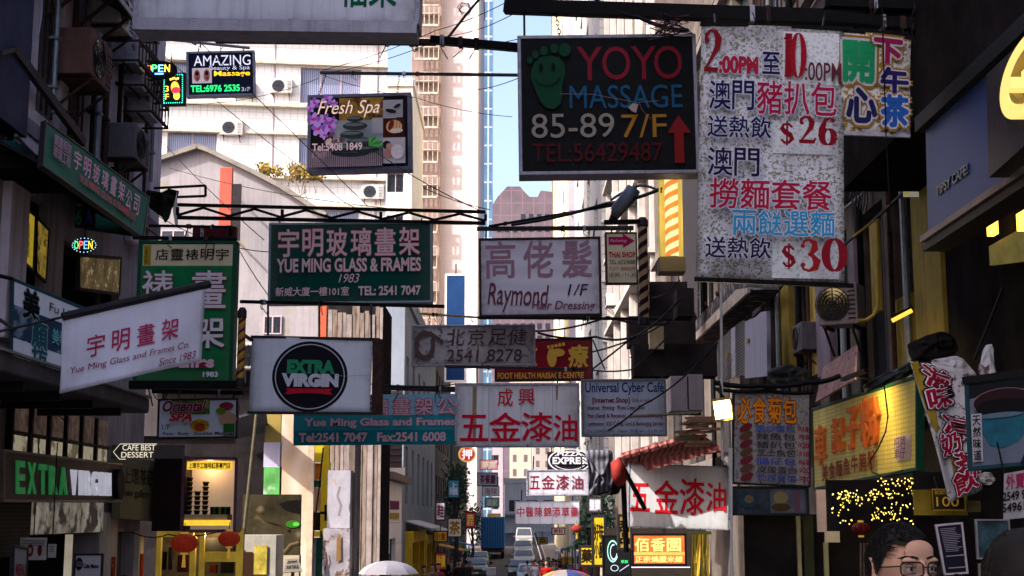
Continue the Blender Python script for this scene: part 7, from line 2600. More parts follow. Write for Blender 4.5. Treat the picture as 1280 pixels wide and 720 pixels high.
olv = [M('olive_gold_cloth', (.3, .24, .03), .7, 0, .5, 4, .4, stripes=((.08, .06, .01), 3, 'X', 2), emit=.1), M('amber_cloth', (.42, .24, .02), .7, 0, .4, 4, .4, emit=.15)]
rr = random.Random(6)
for k in range(11):
 x0 = 865 + k * 7 + rr.uniform(-2, 2)
 mb = MB().mat(olv[k % 2 if k < 7 else 0])
 w = rr.uniform(4, 7)
 y0, y1 = 664 + rr.uniform(0, 8), 730
 z = 33.6 + rr.uniform(-.2, .2)
 P = [onY(x0, y0, z), onY(x0 + w, y0, z + .1), onY(x0 + w * .7, y1, z), onY(x0 - w * .3, y1, z + .1)]
 mb.prism(P, (0, .06, 0)).build('hanging_cloth', None, t)
for x, y, r_ in ((899, 669, .07), (921, 672, .08), (906, 668, .05)):
 MB().mat(M('lit_bulb', (1, .95, .8), .4, 0, 0, 5, 0, emit=2.5)).ell(onY(x, y, 33), (r_, r_, r_), 10, 6).build('bulb', None, t)
slab(932, 667, 958, 730, 33, M('torn_poster_mixed', (.3, .28, .24), .7, 0, .9, 6, .3, spots=((.04, .03, .03), 4, .55), emit=.05), 'poster', t)
slab(862, 664, 932, 668, 33.3, M('dark_green_valance', (.03, .035, .01), .7), 'valance', t)
t = thing('air_duct', 'dark blue grey duct elbow hanging below the black LED board', 'duct', onY(775, 270, 16))
dm = M('blue_grey_duct', (.1, .12, .17), .5, .3, .3, 5)
mb = MB().mat(dm)
mb.smooth = True
mb.tube([onY(792, 236, 16), onY(786, 246, 16), onY(772, 262, 16), onY(768, 272, 16)], [.085, .09, .08, .05], 12)
mb.build('duct', dm, t)
MB().mat(black_metal).tube([onY(766, 276, 16), onY(769, 268, 16)], .05, 8).bar(onY(755, 278, 16), onY(800, 277, 16), .05).build('bracket', black_metal, t)

# dark mass of brackets and boxes on the right at mid height
random.seed(21)
t = thing('wall_platform', 'black steel platform and boxes on the right wall behind the barber poles', 'platform', onX(830, 470, 4.2))
for x0, y0, x1, y1, Y in ((800, 352, 860, 400, 27), (786, 395, 870, 432, 26), (792, 430, 897, 470, 25), (846, 360, 868, 395, 24)):
 slab(x0, y0, x1, y1, Y, soot, 'box', t, .6)
slab(812, 408, 830, 436, 24.8, M('dusty_tan_box', (.2, .16, .1), .8, 0, .4, 3), 'box', t, .3)
slab(800, 350, 812, 386, 26.8, M('wood_slats', (.12, .09, .06), .8), 'box', t, .2)
wallquad([(853, 100), (872, 90), (872, 460), (853, 445)], 4.35, M('grey_mesh_wall', (.05, .045, .05), .7, 0, .3, 6, .1, tile=(.1, .1, (.015, .013, .015), .03, 'YZ')), 'mesh_wall', t)
slab(700, 0, 0, 0, 1, soot, 'x', t) if False else None
# upper grey building bits between the top beams (right)
for k, (x0, y0, x1, y1, mm) in enumerate(((768, -30, 800, 12, wood_g), (803, -30, 822, 44, trim), (824, -30, 862, 20, wood_g), (770, 26, 802, 40, rust_metal))):
 pass

# ============================================================ CABLES
cabs = [
 ('black cable from the tenement corner down to the truss end, upper one', [onY(196, 0, 20), onY(460, 258, 19)], .0, .006),
 ('thin wire crossing the white block towards the spa lightbox', [onY(200, 130, 21), onY(398, 98, 23)], .15, .005),
 ('dotted chain rising from the spa pole to the beam joint', [onY(402, 88, 23), onY(545, 38, 20), onY(660, -12, 16)], .05, .006),
 ('second chain rising from the spa pole to the beam joint', [onY(402, 92, 23), onY(560, 45, 20), onY(668, 2, 16)], .08, .006),
 ('sagging wire from the spa pole right towards the sky', [onY(404, 94, 23), onY(520, 122, 22), onY(640, 146, 20)], .05, .005),
 ('thin wire fanning from the gable to the truss, top one', [onY(212, 210, 30), onY(500, 262, 19)], .1, .006),
 ('thin wire fanning from the gable to the truss, lower one', [onY(198, 172, 25), onY(330, 300, 18)], .05, .006),
 ('long diagonal wire across the white block', [onY(196, 62, 21), onY(405, 230, 21), onY(450, 262, 19)], .05, .006),
 ('wire from the truss end down to the hairdresser lightbox', [onY(470, 190, 19), onY(607, 266, 17)], .05, .007),
 ('thin wire over the pinkish tower down to the truss end', [onY(530, 235, 19), onY(612, 262, 17)], .03, .006),
 ('thin wire left of the green framing sign', [onY(198, 270, 19), onY(336, 315, 17)], .1, .006),
 ('second thin wire left of the green framing sign', [onY(292, 300, 18), onY(336, 370, 17)], .03, .006),
 ('heavy black cable sweeping right behind the hairdresser lightbox', [onY(640, 281, 18), onY(760, 254, 17), onY(826, 236, 15)], .03, .022),
 ('black cable under the heavy cable by the duct', [onY(764, 250, 17), onY(800, 232, 16), onY(826, 240, 15)], -.02, .016),
 ('thick cable from the hairdresser lightbox down to the right wall', [onY(668, 414, 21), onY(760, 396, 20), onY(836, 404, 19)], .05, .016),
 ('long cable crossing behind the red foot massage sign', [onY(672, 416, 21), onY(745, 421, 21), onY(795, 420, 20), onY(852, 372, 18)], .05, .018),
 ('cable rising from the red sign to the right platform', [onY(740, 440, 21), onY(800, 420, 20), onY(838, 398, 19)], .02, .014),
 ('thin cable below the right platform', [onY(742, 463, 21), onY(790, 462, 20), onY(835, 420, 19)], .02, .012),
 ('diagonal cable right of the red sign', [onY(741, 425, 21), onY(756, 462, 20)], .0, .012),
 ('second diagonal brace cable right of the red sign', [onY(740, 462, 21), onY(778, 432, 20), onY(800, 415, 20)], .0, .014),
 ('white rope slanting up to the mesh balcony', [onY(760, 538, 15), onY(800, 508, 15), onY(850, 475, 15), onY(897, 428, 14)], .02, .009),
 ('pale wire sagging above the cyber cafe sign', [onY(794, 436, 17), onY(806, 455, 17), onY(822, 474, 17)], .01, .007),
 ('long white string hanging down in front of the small tea banner', [onY(1102, -5, 10.5), onY(1105, 90, 10.6), onY(1108, 180, 10.7), onY(1114, 290, 10.8)], .0, .006),
 ('black cable sweeping down across the top beams at right', [onY(745, 0, 13), onY(800, 22, 12.8), onY(860, 38, 12.5)], .03, .02),
 ('heavy black cable bundle over the bun menu board', [onY(893, 478, 14.1), onY(950, 482, 13.9), onY(1010, 478, 13.8), onY(1050, 470, 13.6)], .02, .026),
 ('second cable bundle over the bun menu board', [onY(893, 486, 14.0), onY(960, 488, 13.9), onY(1018, 490, 13.8)], .02, .02),
 ('black tube along the top of the left cloth banner wall', [onY(0, 345, 12.9), onY(16, 349, 13)], .0, .02),
 ('wire loop below the tall green sign', [onY(188, 480, 15.5), onY(200, 500, 15.6), onY(214, 482, 15.6)], .05, .006),
 ('thin wire under the tenement canopy', [onY(60, 500, 13.2), onY(80, 525, 13.2)], .02, .005),
 ('cable hanging by the left lanterns', [onX(165, 665, -4.7), onY(210, 668, 18.4), onY(280, 662, 18.6)], .05, .008),
 ('two core wire over the teal banner', [onY(462, 480, 17), onY(570, 480, 17)], .04, .006),
 ('thin wires at the sky gap, upper', [onY(597, 60, 16), onY(652, 48, 14)], .0, .005),
 ('thin wire at the sky gap, lower', [onY(597, 112, 17), onY(652, 96, 14)], .02, .005),
 ('slack wire between the right barber poles', [onY(800, 340, 18), onY(815, 372, 18), onY(850, 350, 16)], .05, .008),
]
for lab, pts, sag, r in cabs:
 cable('cable', lab, pts, r, sag)
# big white pvc pole and bamboo on right
bm = M('pale_bamboo', (.2, .16, .11), .7, 0, .3, 10)
tag(MB().mat(bm).tube([onY(788, 520, 16), onY(830, 518, 16), onY(874, 516, 16)], .016, 7).build('bamboo_pole', bm, org=onY(788, 520, 16)), 'pale horizontal bamboo pole beside the cyber cafe sign', 'pole')
for k, (sx_, z_, a_, b_) in enumerate(((1, 5.3, 14.9, 30), (1, 5.75, 14.9, 26), (1, 8.7, 15.5, 40), (1, 9.1, 16, 33), (1, 3.0, 16, 30), (-1, 5.35, 13.4, 19.2), (-1, 8.9, 14, 19.3), (-1, 3.55, 13, 19.2), (-1, 9.25, 13.5, 19.3))):
 X_ = 4.38 if sx_ > 0 else -4.82
 cable('cable', '%s cable clipped along the %s tenement wall' % (('lowest long', 'second long', 'upper', 'uppermost', 'low shopfront', 'middle', 'upper', 'low', 'uppermost')[k], 'right' if sx_ > 0 else 'left'), [(X_, a_, z_), (X_, (a_ + b_) / 2, z_ + .1), (X_, b_, z_)], .02, .12, m=M('pale_grey_cable', (.16, .15, .16), .6) if k % 2 else wire_m, group='cables along the walls')
t = thing('wood_stack', 'stack of pale battens and rubbish under the floodlight', 'wood stack', onY(890, 560, 18))
rr = random.Random(33)
for k in range(16):
 y = 522 + k * 2.2
 x0 = 848 + rr.uniform(-6, 20)
 MB().mat(bm if k % 3 else M('rusty_pink_batten', (.3, .14, .1), .8)).bar(onY(x0, y + rr.uniform(-3, 3), 18), onY(x0 + rr.uniform(25, 45), y - rr.uniform(-2, 5), 18.2), .035).build('batten', None, t)
# tangle at top right
for k in range(9):
 pts = [onY(835 + rr.uniform(-20, 25) + 12 * sin(i * 1.3 + k), 22 + rr.uniform(-8, 14) + i * 2.2, 12.3) for i in range(8)]
 tag(MB().mat(M('reddish_wire', (.08, .03, .03), .5) if k % 3 == 0 else wire_m).tube(pts, .005, 4).build('wire_tangle', None, org=pts[0]), 'tangled thin wires knotted on the beam beside the LED board', 'wire', 'tangled wires on the top beam')
for k in range(7):
 pts = [onY(1125 + rr.uniform(-12, 30) + 10 * sin(i * 1.1 + k), 10 + i * 9 + rr.uniform(-5, 5), 12.8) for i in range(8)]
 tag(MB().mat(wire_m).tube(pts, .006, 4).build('wire_tangle', None, org=pts[0]), 'loose dark wires curling beside the lavender pipe', 'wire', 'loose wires by the lavender pipe')
for y0, y1, lab in ((3, 9, 'upper black beam crossing the top right corner'), (22, 30, 'lower black beam over the small tea banner')):
 beam('steel_beam', lab, onY(1030, y0, 12.2), onY(1195, y1 + (6 if y0 > 10 else 0), 12.2), .1, .1, m=black_metal)

# dry bush on the ledge
vine = thing('ledge_bush', 'dry yellow brown bush growing on the ledge of the white block', 'bush', onY(370, 222, 60))
rr = random.Random(17)
lf = [M('dry_leaf_gold', (.34, .22, .05), .7, 0, .4, 3), M('dry_leaf_brown', (.16, .09, .04), .7, 0, .4, 3), M('leaf_olive', (.12, .12, .04), .7)]
mbs = [MB().mat(m_) for m_ in lf]
tw = MB().mat(wood_g)
for k in range(26):
 x = rr.uniform(330, 402)
 yb_ = 218 + (x - 345) * .09
 tip = onY(x + rr.uniform(-10, 10), yb_ - rr.uniform(1, 13), 59.2)
 base = onY(x, yb_ + 3, 59.4)
 tw.tube([base, base.lerp(tip, .5) + Vector((rr.uniform(-.1, .1), 0, .05)), tip], [.03, .02, .01], 4)
 for j in range(26):
  c = base.lerp(tip, rr.uniform(.3, 1.1)) + Vector((rr.gauss(0, .16), rr.gauss(0, .15), rr.gauss(0, .09)))
  a = rr.uniform(0, 6.28)
  u_ = Vector((cos(a), rr.uniform(-.5, .5), sin(a))) * .07
  v_ = Vector((-sin(a), rr.uniform(-.5, .5), cos(a))) * .045
  mbs[rr.choice((0, 0, 1, 2))].add([c - u_, c + v_, c + u_, c - v_], [(0, 1, 2, 3)])
for k in range(10):
 x = rr.uniform(350, 390)
 p = onY(x, 222, 59.2)
 tw.tube([p, onY(x + rr.uniform(-8, 8), 240, 59.1), onY(x + rr.uniform(-14, 10), rr.uniform(246, 262), 59.1)], .015, 4)
tw.build('branches', wood_g, vine)
for m_ in mbs:
 m_.build('leaves', None, vine)['kind'] = 'stuff'
# street trees / dark foliage down the left side
def tree(label, px, py, Y, w, h, seed, colr=(.03, .05, .035)):
 rr = random.Random(seed)
 base = Vector((onY(px, py, Y).x, Y, gz(Y)))
 top = onY(px, py, Y)
 t = thing('street_tree', label, 'tree', base, 'trees down the left side of the street')
 tm = M('tree_bark', (.05, .04, .035), .9, 0, .4, 4, .5)
 mb = MB().mat(tm)
 mb.tube([base, base.lerp(top, .5) + Vector((.1, 0, 0)), top], [.16, .11, .05], 7)
 cl = []
 for k in range(9):
  a = k * 2.4
  e = top + Vector((cos(a) * w * rr.uniform(.4, .9), sin(a) * w * .7, rr.uniform(-h, h)))
  mb.tube([base.lerp(top, rr.uniform(.5, .9)), e], [.05, .015], 5)
  cl.append(e)
 mb.build('trunk', tm, t)
 ms = [M('leaf_dark', colr, .6), M('leaf_mid', tuple(c * 2 for c in colr), .6)]
 mm = [MB().mat(x) for x in ms]
 for e in cl + [top]:
  for j in range(90):
   c = e + Vector((rr.gauss(0, w * .32), rr.gauss(0, w * .3), rr.gauss(0, h * .32)))
   a = rr.uniform(0, 6.28)
   s_ = rr.uniform(.05, .11)
   u_ = Vector((cos(a), rr.uniform(-.6, .6), sin(a))) * s_
   v_ = Vector((-sin(a), rr.uniform(-.6, .6), cos(a))) * s_ * .6
   mm[j % 2].add([c - u_, c + v_, c + u_, c - v_], [(0, 1, 2, 3)])
 for m_ in mm:
  m_.build('foliage', None, t)['kind'] = 'stuff'


tree('dark leafy tree hanging over the left pavement below the round red sign', 569, 610, 75, .6, .9, 1)
tree('small tree beside the blue lorry', 590, 655, 112, .8, 1.0, 3, (.03, .06, .045))
tree('bushy hanging greenery under the dark canopy on the right', 742, 633, 48, .5, .6, 4, (.045, .045, .02))
tree('second clump of greenery over the parked cars at right', 734, 668, 52, .4, .7, 5, (.03, .04, .015))

# ============================================================ VEHICLES
glass_v = M('vehicle_glass', (.03, .04, .05), .1, 0, .3, 2, 0, spec=.8)


def car(label, px, py_roof, Y, col_, w=1.72, h=1.45, ln_=4.1, rear=False, van=False):
 """car seen from in front (or behind): body, cabin glass, wheels, lamps, bumper, plate, mirrors"""
 p = onY(px, py_roof, Y)
 z = gz(Y) - .13
 x = p.x
 t = thing('parked_car', label, 'car', (x, Y, z), 'cars parked down the street')
 bm_ = M('car_paint_%s' % col_, hx(col_), .3, .2, .08, 3, .02, spec=.6)
 y0, y1 = Y, Y + ln_
 prof = ([(0, .35), (0, .95), (.25, 1.05), (.75, h - .08), (1.2, h), (ln_ - .25, h), (ln_, h - .2), (ln_, .35)] if van else
   [(0, .32), (0, .72), (.12, .82), (.95, .96), (1.6, h - .04), (2.1, h), (ln_ - 1.1, h - .04), (ln_ - .35, 1.0), (ln_, .95), (ln_, .32)])
 mb = MB().mat(bm_)
 n = len(prof)
 vs = []
 for sx in (-1, 1):
  for (yy_, zz) in prof:
   k = 1.0 if zz < 1.0 else 1.0 - .16 * (zz - .95) / (h - .95)
   vs.append((x + sx * w / 2 * k, y0 + yy_, z + zz))
 fs = [tuple(range(n))[::-1], tuple(range(n, 2 * n))] + [(i, (i + 1) % n, n + (i + 1) % n, n + i) for i in range(n)]
 mb.add(vs, fs)
 mb.build('body', bm_, t, bevel=.05)
 # screens
 i0 = 3 if not van else 2
 a, b = prof[i0], prof[i0 + 1]
 q = MB().mat(glass_v)
 ka, kb = 1 - .16 * max(a[1] - .95, 0) / (h - .95), 1 - .16 * (b[1] - .95) / (h - .95)
 va = Vector((0, a[0], a[1])).lerp(Vector((0, b[0], b[1])), .1)
 vb = Vector((0, a[0], a[1])).lerp(Vector((0, b[0], b[1])), .92)
 q.prism([(x - w / 2 * .86 * ka, y0 + va.y - .02, z + va.z + .01), (x + w / 2 * .86 * ka, y0 + va.y - .02, z + va.z + .01), (x + w / 2 * .84 * kb, y0 + vb.y - .02, z + vb.z + .01), (x - w / 2 * .84 * kb, y0 + vb.y - .02, z + vb.z + .01)], (0, -.015, .02))
 q.build('windscreen', glass_v, t)
 for sx in (-1, 1):
  q = MB().mat(glass_v)
  q.prism([(x + sx * w / 2 * .995, y0 + 1.3, z + 1.0), (x + sx * w / 2 * .995, y0 + ln_ - .8, z + 1.0), (x + sx * w / 2 * .9, y0 + ln_ - 1.2, z + h - .12), (x + sx * w / 2 * .9, y0 + 1.75, z + h - .12)], (sx * .012, 0, 0))
  q.build('side_window', glass_v, t)
  MB().mat(bm_).obox((x + sx * (w / 2 + .1), y0 + 1.35, z + 1.0), (.1, 0, 0), (0, .05, 0), (0, 0, .07)).build('mirror', bm_, t, bevel=.02)
  lm_ = M('tail_lamp', (.5, .02, .02), .3) if rear else M('head_lamp', (.7, .7, .72), .15, .2)
  MB().mat(lm_).obox((x + sx * w * .38, y0 - .005, z + .68), (.17, 0, 0), (0, .03, 0), (0, 0, .08)).build('taillight' if rear else 'headlight', lm_, t, bevel=.02)
  for yw in (.8, ln_ - .8):
   wx = x + sx * (w / 2 - .1)
   wo = MB().mat(rubber)
   wo.smooth = False
   w1 = wo.lathe((wx - .1, y0 + yw, z + .31), [(.2, 0), (.31, .02), (.31, .18), (.2, .2)], 18, 'X').build('wheel', rubber, t)
   MB().mat(alu).lathe((wx + sx * .1 - .008, y0 + yw, z + .31), [(.19, 0), (.19, .016)], 12, 'X').build('rim', alu, w1)
 MB().mat(dark_metal).box((x - w * .3, y0 - .02, z + .5), (x + w * .3, y0 + .02, z + .64)).build('grille', dark_metal, t)
 MB().mat(M('plate_w', (.6, .6, .6) if not rear else (.6, .45, .05), .5)).box((x - .25, y0 - .04, z + .36), (x + .25, y0 - .021, z + .47)).build('number_plate', None, t)
 MB().mat(dark_metal).box((x - w * .49, y0 - .03, z + .2), (x + w * .49, y0 + .1, z + .32)).build('bumper', dark_metal, t, bevel=.02)
 return t


car('nearest pale blue taxi like car with white roof on the right lane', 663, 700, 92, '7a98a8')
car('dark grey car with pale bonnet behind the nearest pale blue car', 650, 684, 101, '2a2a30')
car('silver white car halfway up the parked line', 655, 668, 118, '8c8c92')
car('white car near the top of the parked line', 654, 660, 131, '6a7078')
car('white van at the far top of the parked line', 655, 654, 146, '9a9a9a', h=1.9, van=True)
car('grey green car parked on the left behind the pedestrians', 594, 688, 104, '4a5a5a')
car('green car partly hidden beside the blue lorry', 597, 680, 116, '2a5a34')

# blue lorry
p = onY(616, 646, 128)
z = gz(128) - .13
lo_ = thing('blue_lorry', 'blue canvas covered lorry seen down the street', 'lorry', (p.x, 128, z))
w = onY(631, 650, 128).x - onY(601, 650, 128).x
bc = M('blue_canvas', (.012, .06, .2), .6, 0, .25, 2, .2, stripes=((.03, .12, .32), 1.4, 'X', .3))
H = p.z - z
MB().mat(bc).box((p.x - w / 2, 128, z + .95), (p.x + w / 2, 133, z + H)).build('canvas_cover', bc, lo_, bevel=.05)
for k in range(7):
 MB().mat(bc).box((p.x - w / 2 + w * (k + .1) / 7, 127.93, z + 1.0), (p.x - w / 2 + w * (k + .35) / 7, 127.998, z + H - .1)).build('canvas_fold', bc, lo_)
MB().mat(dark_metal).box((p.x - w / 2 + .05, 128.1, z + .6), (p.x + w / 2 - .05, 134.8, z + .94)).build('chassis', dark_metal, lo_)
MB().mat(M('lorry_cab', (.3, .3, .32), .4)).box((p.x - w / 2 + .1, 133.1, z + .95), (p.x + w / 2 - .1, 134.9, z + H - .5)).build('cab', None, lo_, bevel=.05)
for sx in (-1, 1):
 for yy_ in (129.3, 133.8):
  MB().mat(rubber).lathe((p.x + sx * (w / 2 - .2) - .14, yy_, z + .42), [(.26, 0), (.42, .03), (.42, .25), (.26, .28)], 16, 'X').build('wheel', rubber, lo_)
 MB().mat(M('tail_lamp', (.5, .02, .02), .3)).box((p.x + sx * w * .42 - .08, 128.02, z + .7), (p.x + sx * w * .42 + .08, 128.08, z + .85)).build('taillight', None, lo_)
MB().mat(M('lorry_yellow_load', (.5, .36, .12), .7)).box((p.x - .5, 129, z + H), (p.x + .7, 130, z + H + .3)).build('roof_load', None, lo_)

# street stalls with sloping canopies
rr = random.Random(77)
for k, (sx, Y, lab) in enumerate(((1, 46, 'teal canopy stall nearest on the right kerb'), (1, 54, 'faded red canopy stall second on the right kerb'), (1, 62, 'cream canopy stall third on the right kerb'), (1, 71, 'green canopy stall fourth on the right kerb'), (1, 81, 'dark blue canopy stall fifth on the right kerb'), (1, 92, 'white canopy stall farthest on the right kerb'),
          (-1, 86, 'orange canopy stall nearest on the left kerb'), (-1, 95, 'green canopy stall second on the left kerb'), (-1, 106, 'blue canopy stall beside the lorry'))):
 x0, x1 = (3.1, 4.4) if sx > 0 else (-4.4, -3.2)
 z = gz(Y)
 t = thing('market_stall', lab, 'market stall', ((x0 + x1) / 2, Y, z), 'market stalls along the kerbs')
 cm_ = M('stall_canvas_%d' % k, [(.03, .2, .2), (.3, .05, .05), (.5, .45, .32), (.04, .18, .07), (.04, .07, .2), (.6, .6, .6), (.5, .2, .03), (.05, .2, .1), (.05, .12, .35)][k], .8, 0, .3, 3, .3, streak=.3)
 xi, xo = (x1, x0 - .25) if sx > 0 else (x0, x1 + .25)
 MB().mat(cm_).prism([(xi, Y, z + 2.5), (xo, Y, z + 2.15), (xo, Y, z + 2.1), (xi, Y, z + 2.45)], (0, 3.4, 0)).build('canopy', cm_, t)
 MB().mat(cm_).box((xo - .02, Y, z + 1.92), (xo, Y + 3.4, z + 2.14)).build('valance', cm_, t)
 for a in (x0, x1):
  for b in (Y + .1, Y + 3.3):
   MB().mat(dark_metal).bar((a, b, z), (a, b, z + 2.15), .05).build('post', dark_metal, t)
 MB().mat(dark_metal).box((x0, Y + .2, z + .1), (x1, Y + 3.2, z + .85)).build('counter', dark_metal, t)
 for j in range(9):
  w_ = rr.uniform(.2, .4)
  bx = rr.uniform(x0, x1 - w_)
  zz = z + .86 + (j // 5) * .5
  h_ = rr.uniform(.15, .5)
  MB().mat(ink(rr.choice(('b02028', 'c8a030', '30508a', 'b8b0a0', '2a7a40', 'a05a80', '403a38')))).box((bx, Y + .2 + j * .05, zz), (bx + w_, Y + .5 + j * .05, zz + h_)).build('goods', None, t)
# more clutter on the walls
for k, (f, lab) in enumerate(((onX(1002, 300, 4.3), 'grimy air conditioner right of the twenty six dollar menu'), (onX(935, 330, 4.3), 'grimy air conditioner above the mesh balcony screen'), (onX(1010, 440, 4.4), 'air conditioner behind the pink awning scrap'), (onX(880, 445, 4.25), 'air conditioner under the stained balcony slab'))):
 ac_unit(f, lab, -pi / 2, sc=.8, m=M('sooty_casing', (.1, .09, .1), .7, 0, .4, 6, .1, streak=.5), group='air conditioners on the right tenement')
for k in range(9):
 x = (948, 966, 992, 1004, 1046, 1070, 1108, 1126, 885)[k]
 p = onX(x, 200, 4.42)
 tag(MB().mat([rust_metal, pipe, black_metal][k % 3]).tube([(4.42, p.y, 2.4), (4.42, p.y, 13)], .03 + .012 * (k % 3), 8).build('drain_pipe', None, org=(4.42, p.y, 2.4)), '%s vertical pipe on the dark right tenement' % ('first', 'second', 'third', 'fourth', 'fifth', 'sixth', 'seventh', 'eighth', 'farthest')[k], 'pipe', 'pipes on the right tenement')

# ============================================================ PEOPLE
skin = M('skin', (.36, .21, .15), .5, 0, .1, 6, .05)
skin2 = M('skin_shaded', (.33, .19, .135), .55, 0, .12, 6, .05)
hairm = M('black_hair', (.008, .007, .007), .6, 0, .4, 40, .3, spec=.1)


def blobs(name, balls, caps, mm, parent, vox, smooth=4, sub=None):
 """one continuous skin from ellipsoids and tapered capsules, fused by a voxel remesh"""
 mb = MB().mat(mm)
 for c, r in balls:
  mb.ell(c, r if isinstance(r, tuple) else (r, r, r), 16, 12)
 for pts, rs in caps:
  for (a, b, ra_, rb_) in zip(pts, pts[1:], rs, rs[1:]):
   a, b = Vector(a), Vector(b)
   n = max(2, int((b - a).length / max(min(ra_, rb_) * .45, .012)))
   for i in range(n + 1):
    f = i / n
    r = ra_ + (rb_ - ra_) * f
    mb.ell(a.lerp(b, f), (r, r, r), 12, 8)
 o = mb.build(name, mm, parent)
 m1 = o.modifiers.new('r', 'REMESH')
 m1.mode = 'VOXEL'
 m1.voxel_size = vox
 m1.use_smooth_shade = True
 m2 = o.modifiers.new('s', 'SMOOTH')
 m2.iterations = smooth
 m2.factor = .6
 return o


def person(label, X, Y, H, facing=0, top='26262c', legs='1a1a22', hair=True, vox=.012, walk=.12, bag=None, head_detail=False, group='people in the street', arm=0.0, lean=0.0, fingers=True):
 """H = standing height; facing = heading of the chest about z, 0 looks at the camera (-Y)"""
 z0 = gz(Y) if abs(X) > 2.95 else gz(Y) - .13
 t = thing('person', label, 'person', (X, Y, z0), group)
 R = Matrix.Rotation(facing, 3, 'Z')
 u = H / 7.5

 def P(x, y, z):
  v = R @ Vector((x * u, y * u, 0))
  return Vector((X + v.x, Y + v.y + lean * z * u, z0 + z * u))
 Z = 7.5
 hd = P(0, -.05, Z - .55)
 sh, hip = Z - 1.5, 3.9
 k = walk / u
 balls = [(hd + Vector((0, 0, .06 * u)), (.33 * u, .40 * u, .44 * u)), (P(0, -.12, Z - .78), (.24 * u, .27 * u, .24 * u)), (P(0, -.42, Z - .62), (.045 * u, .07 * u, .09 * u)), (P(0, -.36, Z - .86), (.1 * u, .06 * u, .04 * u)),
    (P(-.33, .02, Z - .58), (.035 * u, .07 * u, .11 * u)), (P(.33, .02, Z - .58), (.035 * u, .07 * u, .11 * u)),
    (P(0, 0, sh - .45), (.68 * u, .4 * u, .6 * u)), (P(0, 0, sh - 1.1), (.56 * u, .36 * u, .6 * u)), (P(0, 0, hip + .15), (.6 * u, .4 * u, .45 * u))]
 caps = [([P(0, .02, Z - .8), P(0, .05, sh - .1)], [.2 * u, .26 * u]), ([P(-.75, 0, sh - .2), P(.75, 0, sh - .2)], [.25 * u, .25 * u])]
 arms, legsc, hands = [], [], []
 for s_ in (-1, 1):
  sw = s_ * k
  el = P(s_ * 1.0, -sw * .5 + .1, sh - 1.45)
  wr_ = P(s_ * 1.05, -sw * 1.2 - .25 - arm, sh - 2.5 + arm * .8)
  A = [P(s_ * .85, 0, sh - .2), el, wr_]
  caps.append((A, [.21 * u, .16 * u, .1 * u]))
  arms.append((A, [.25 * u, .2 * u, .14 * u]))
  d = (wr_ - el).normalized()
  pc_ = wr_ + d * .28 * u
  caps.append(([wr_, pc_], [.1 * u, .13 * u]))
  side = (R @ Vector((0, 1, 0))).normalized()
  if fingers:
   for j, L in enumerate((.38, .44, .41, .32)):
    b = pc_ + d * .1 * u + side * (j - 1.5) * .065 * u
    caps.append(([b, b + d * L * .5 * u, b + d * L * .85 * u + side.cross(d) * s_ * .08 * u], [.036 * u, .033 * u, .026 * u]))
   b = pc_ - side * .12 * u
   caps.append(([b, b + d * .2 * u - side * .12 * u, b + d * .34 * u - side * .12 * u], [.045 * u, .04 * u, .03 * u]))
  kn = P(s_ * .36, sw * .5 - .12, 2.05)
  an = P(s_ * .38, sw * 1.4, .35)
  Lg = [P(s_ * .33, 0, hip), kn, an]
  caps.append((Lg, [.38 * u, .26 * u, .15 * u]))
  legsc.append((Lg, [.42 * u, .3 * u, .22 * u]))
  balls.append((P(s_ * .38, sw * 1.4 - .28, .14), (.19 * u, .48 * u, .14 * u)))
 blobs('body', balls, caps, skin, t, vox, 3)
 tm = M('cloth_' + top, hx(top), .85, 0, .2, 6, .3)
 lm_ = M('cloth_' + legs, hx(legs), .85, 0, .2, 6, .3)
 blobs('jacket', [(P(0, 0, sh - .45), (.74 * u, .46 * u, .64 * u)), (P(0, 0, sh - 1.1), (.64 * u, .44 * u, .7 * u)), (P(0, 0, sh - 1.75), (.66 * u, .46 * u, .45 * u))],
    arms + [([P(-.78, 0, sh - .2), P(.78, 0, sh - .2)], [.29 * u, .29 * u]), ([P(0, .06, sh + .02), P(0, .02, sh - .3)], [.3 * u, .4 * u])], tm, t, vox * 1.2, 3)
 blobs('trousers', [(P(0, 0, hip + .1), (.65 * u, .45 * u, .5 * u))], legsc, lm_, t, vox * 1.2, 3)
 if hair:
  mb = MB().mat(hairm)
  mb.smooth = True
  c = hd + Vector((0, 0, .1 * u))
  mb.ell(c + R @ Vector((0, .06 * u, .05 * u)), (.37 * u, .42 * u, .43 * u), 20, 14)
  o = mb.build('hair', hairm, t)
  # trim the face opening: push front lower vertices back into the skull
  for v in o.data.vertices:
   l = Vector(v.co) + ORG[t.name] - c
   l = R.transposed() @ l
   if l.y < -.1 * u and l.z < .14 * u or l.z < -.3 * u:
    q_ = R @ Vector((l.x * .72, max(l.y, -.2 * u) * .4 if l.y < 0 else l.y * .8, max(l.z, -.34 * u)))
    v.co = c + q_ - ORG[t.name]
 for s_ in (-1, 1):
  MB().mat(M('shoe_dark', (.02, .018, .018), .5)).ell(P(s_ * .38, s_ * k * 1.4 - .3, .13), (.22 * u, .52 * u, .16 * u), 12, 8, R).build('shoe', None, t)
 if bag:
  MB().mat(ink(bag)).ell(P(.3, .55, sh - 1.1), (.42 * u, .24 * u, .6 * u), 12, 8).build('backpack', None, t)
 return t, P, R, u, hd


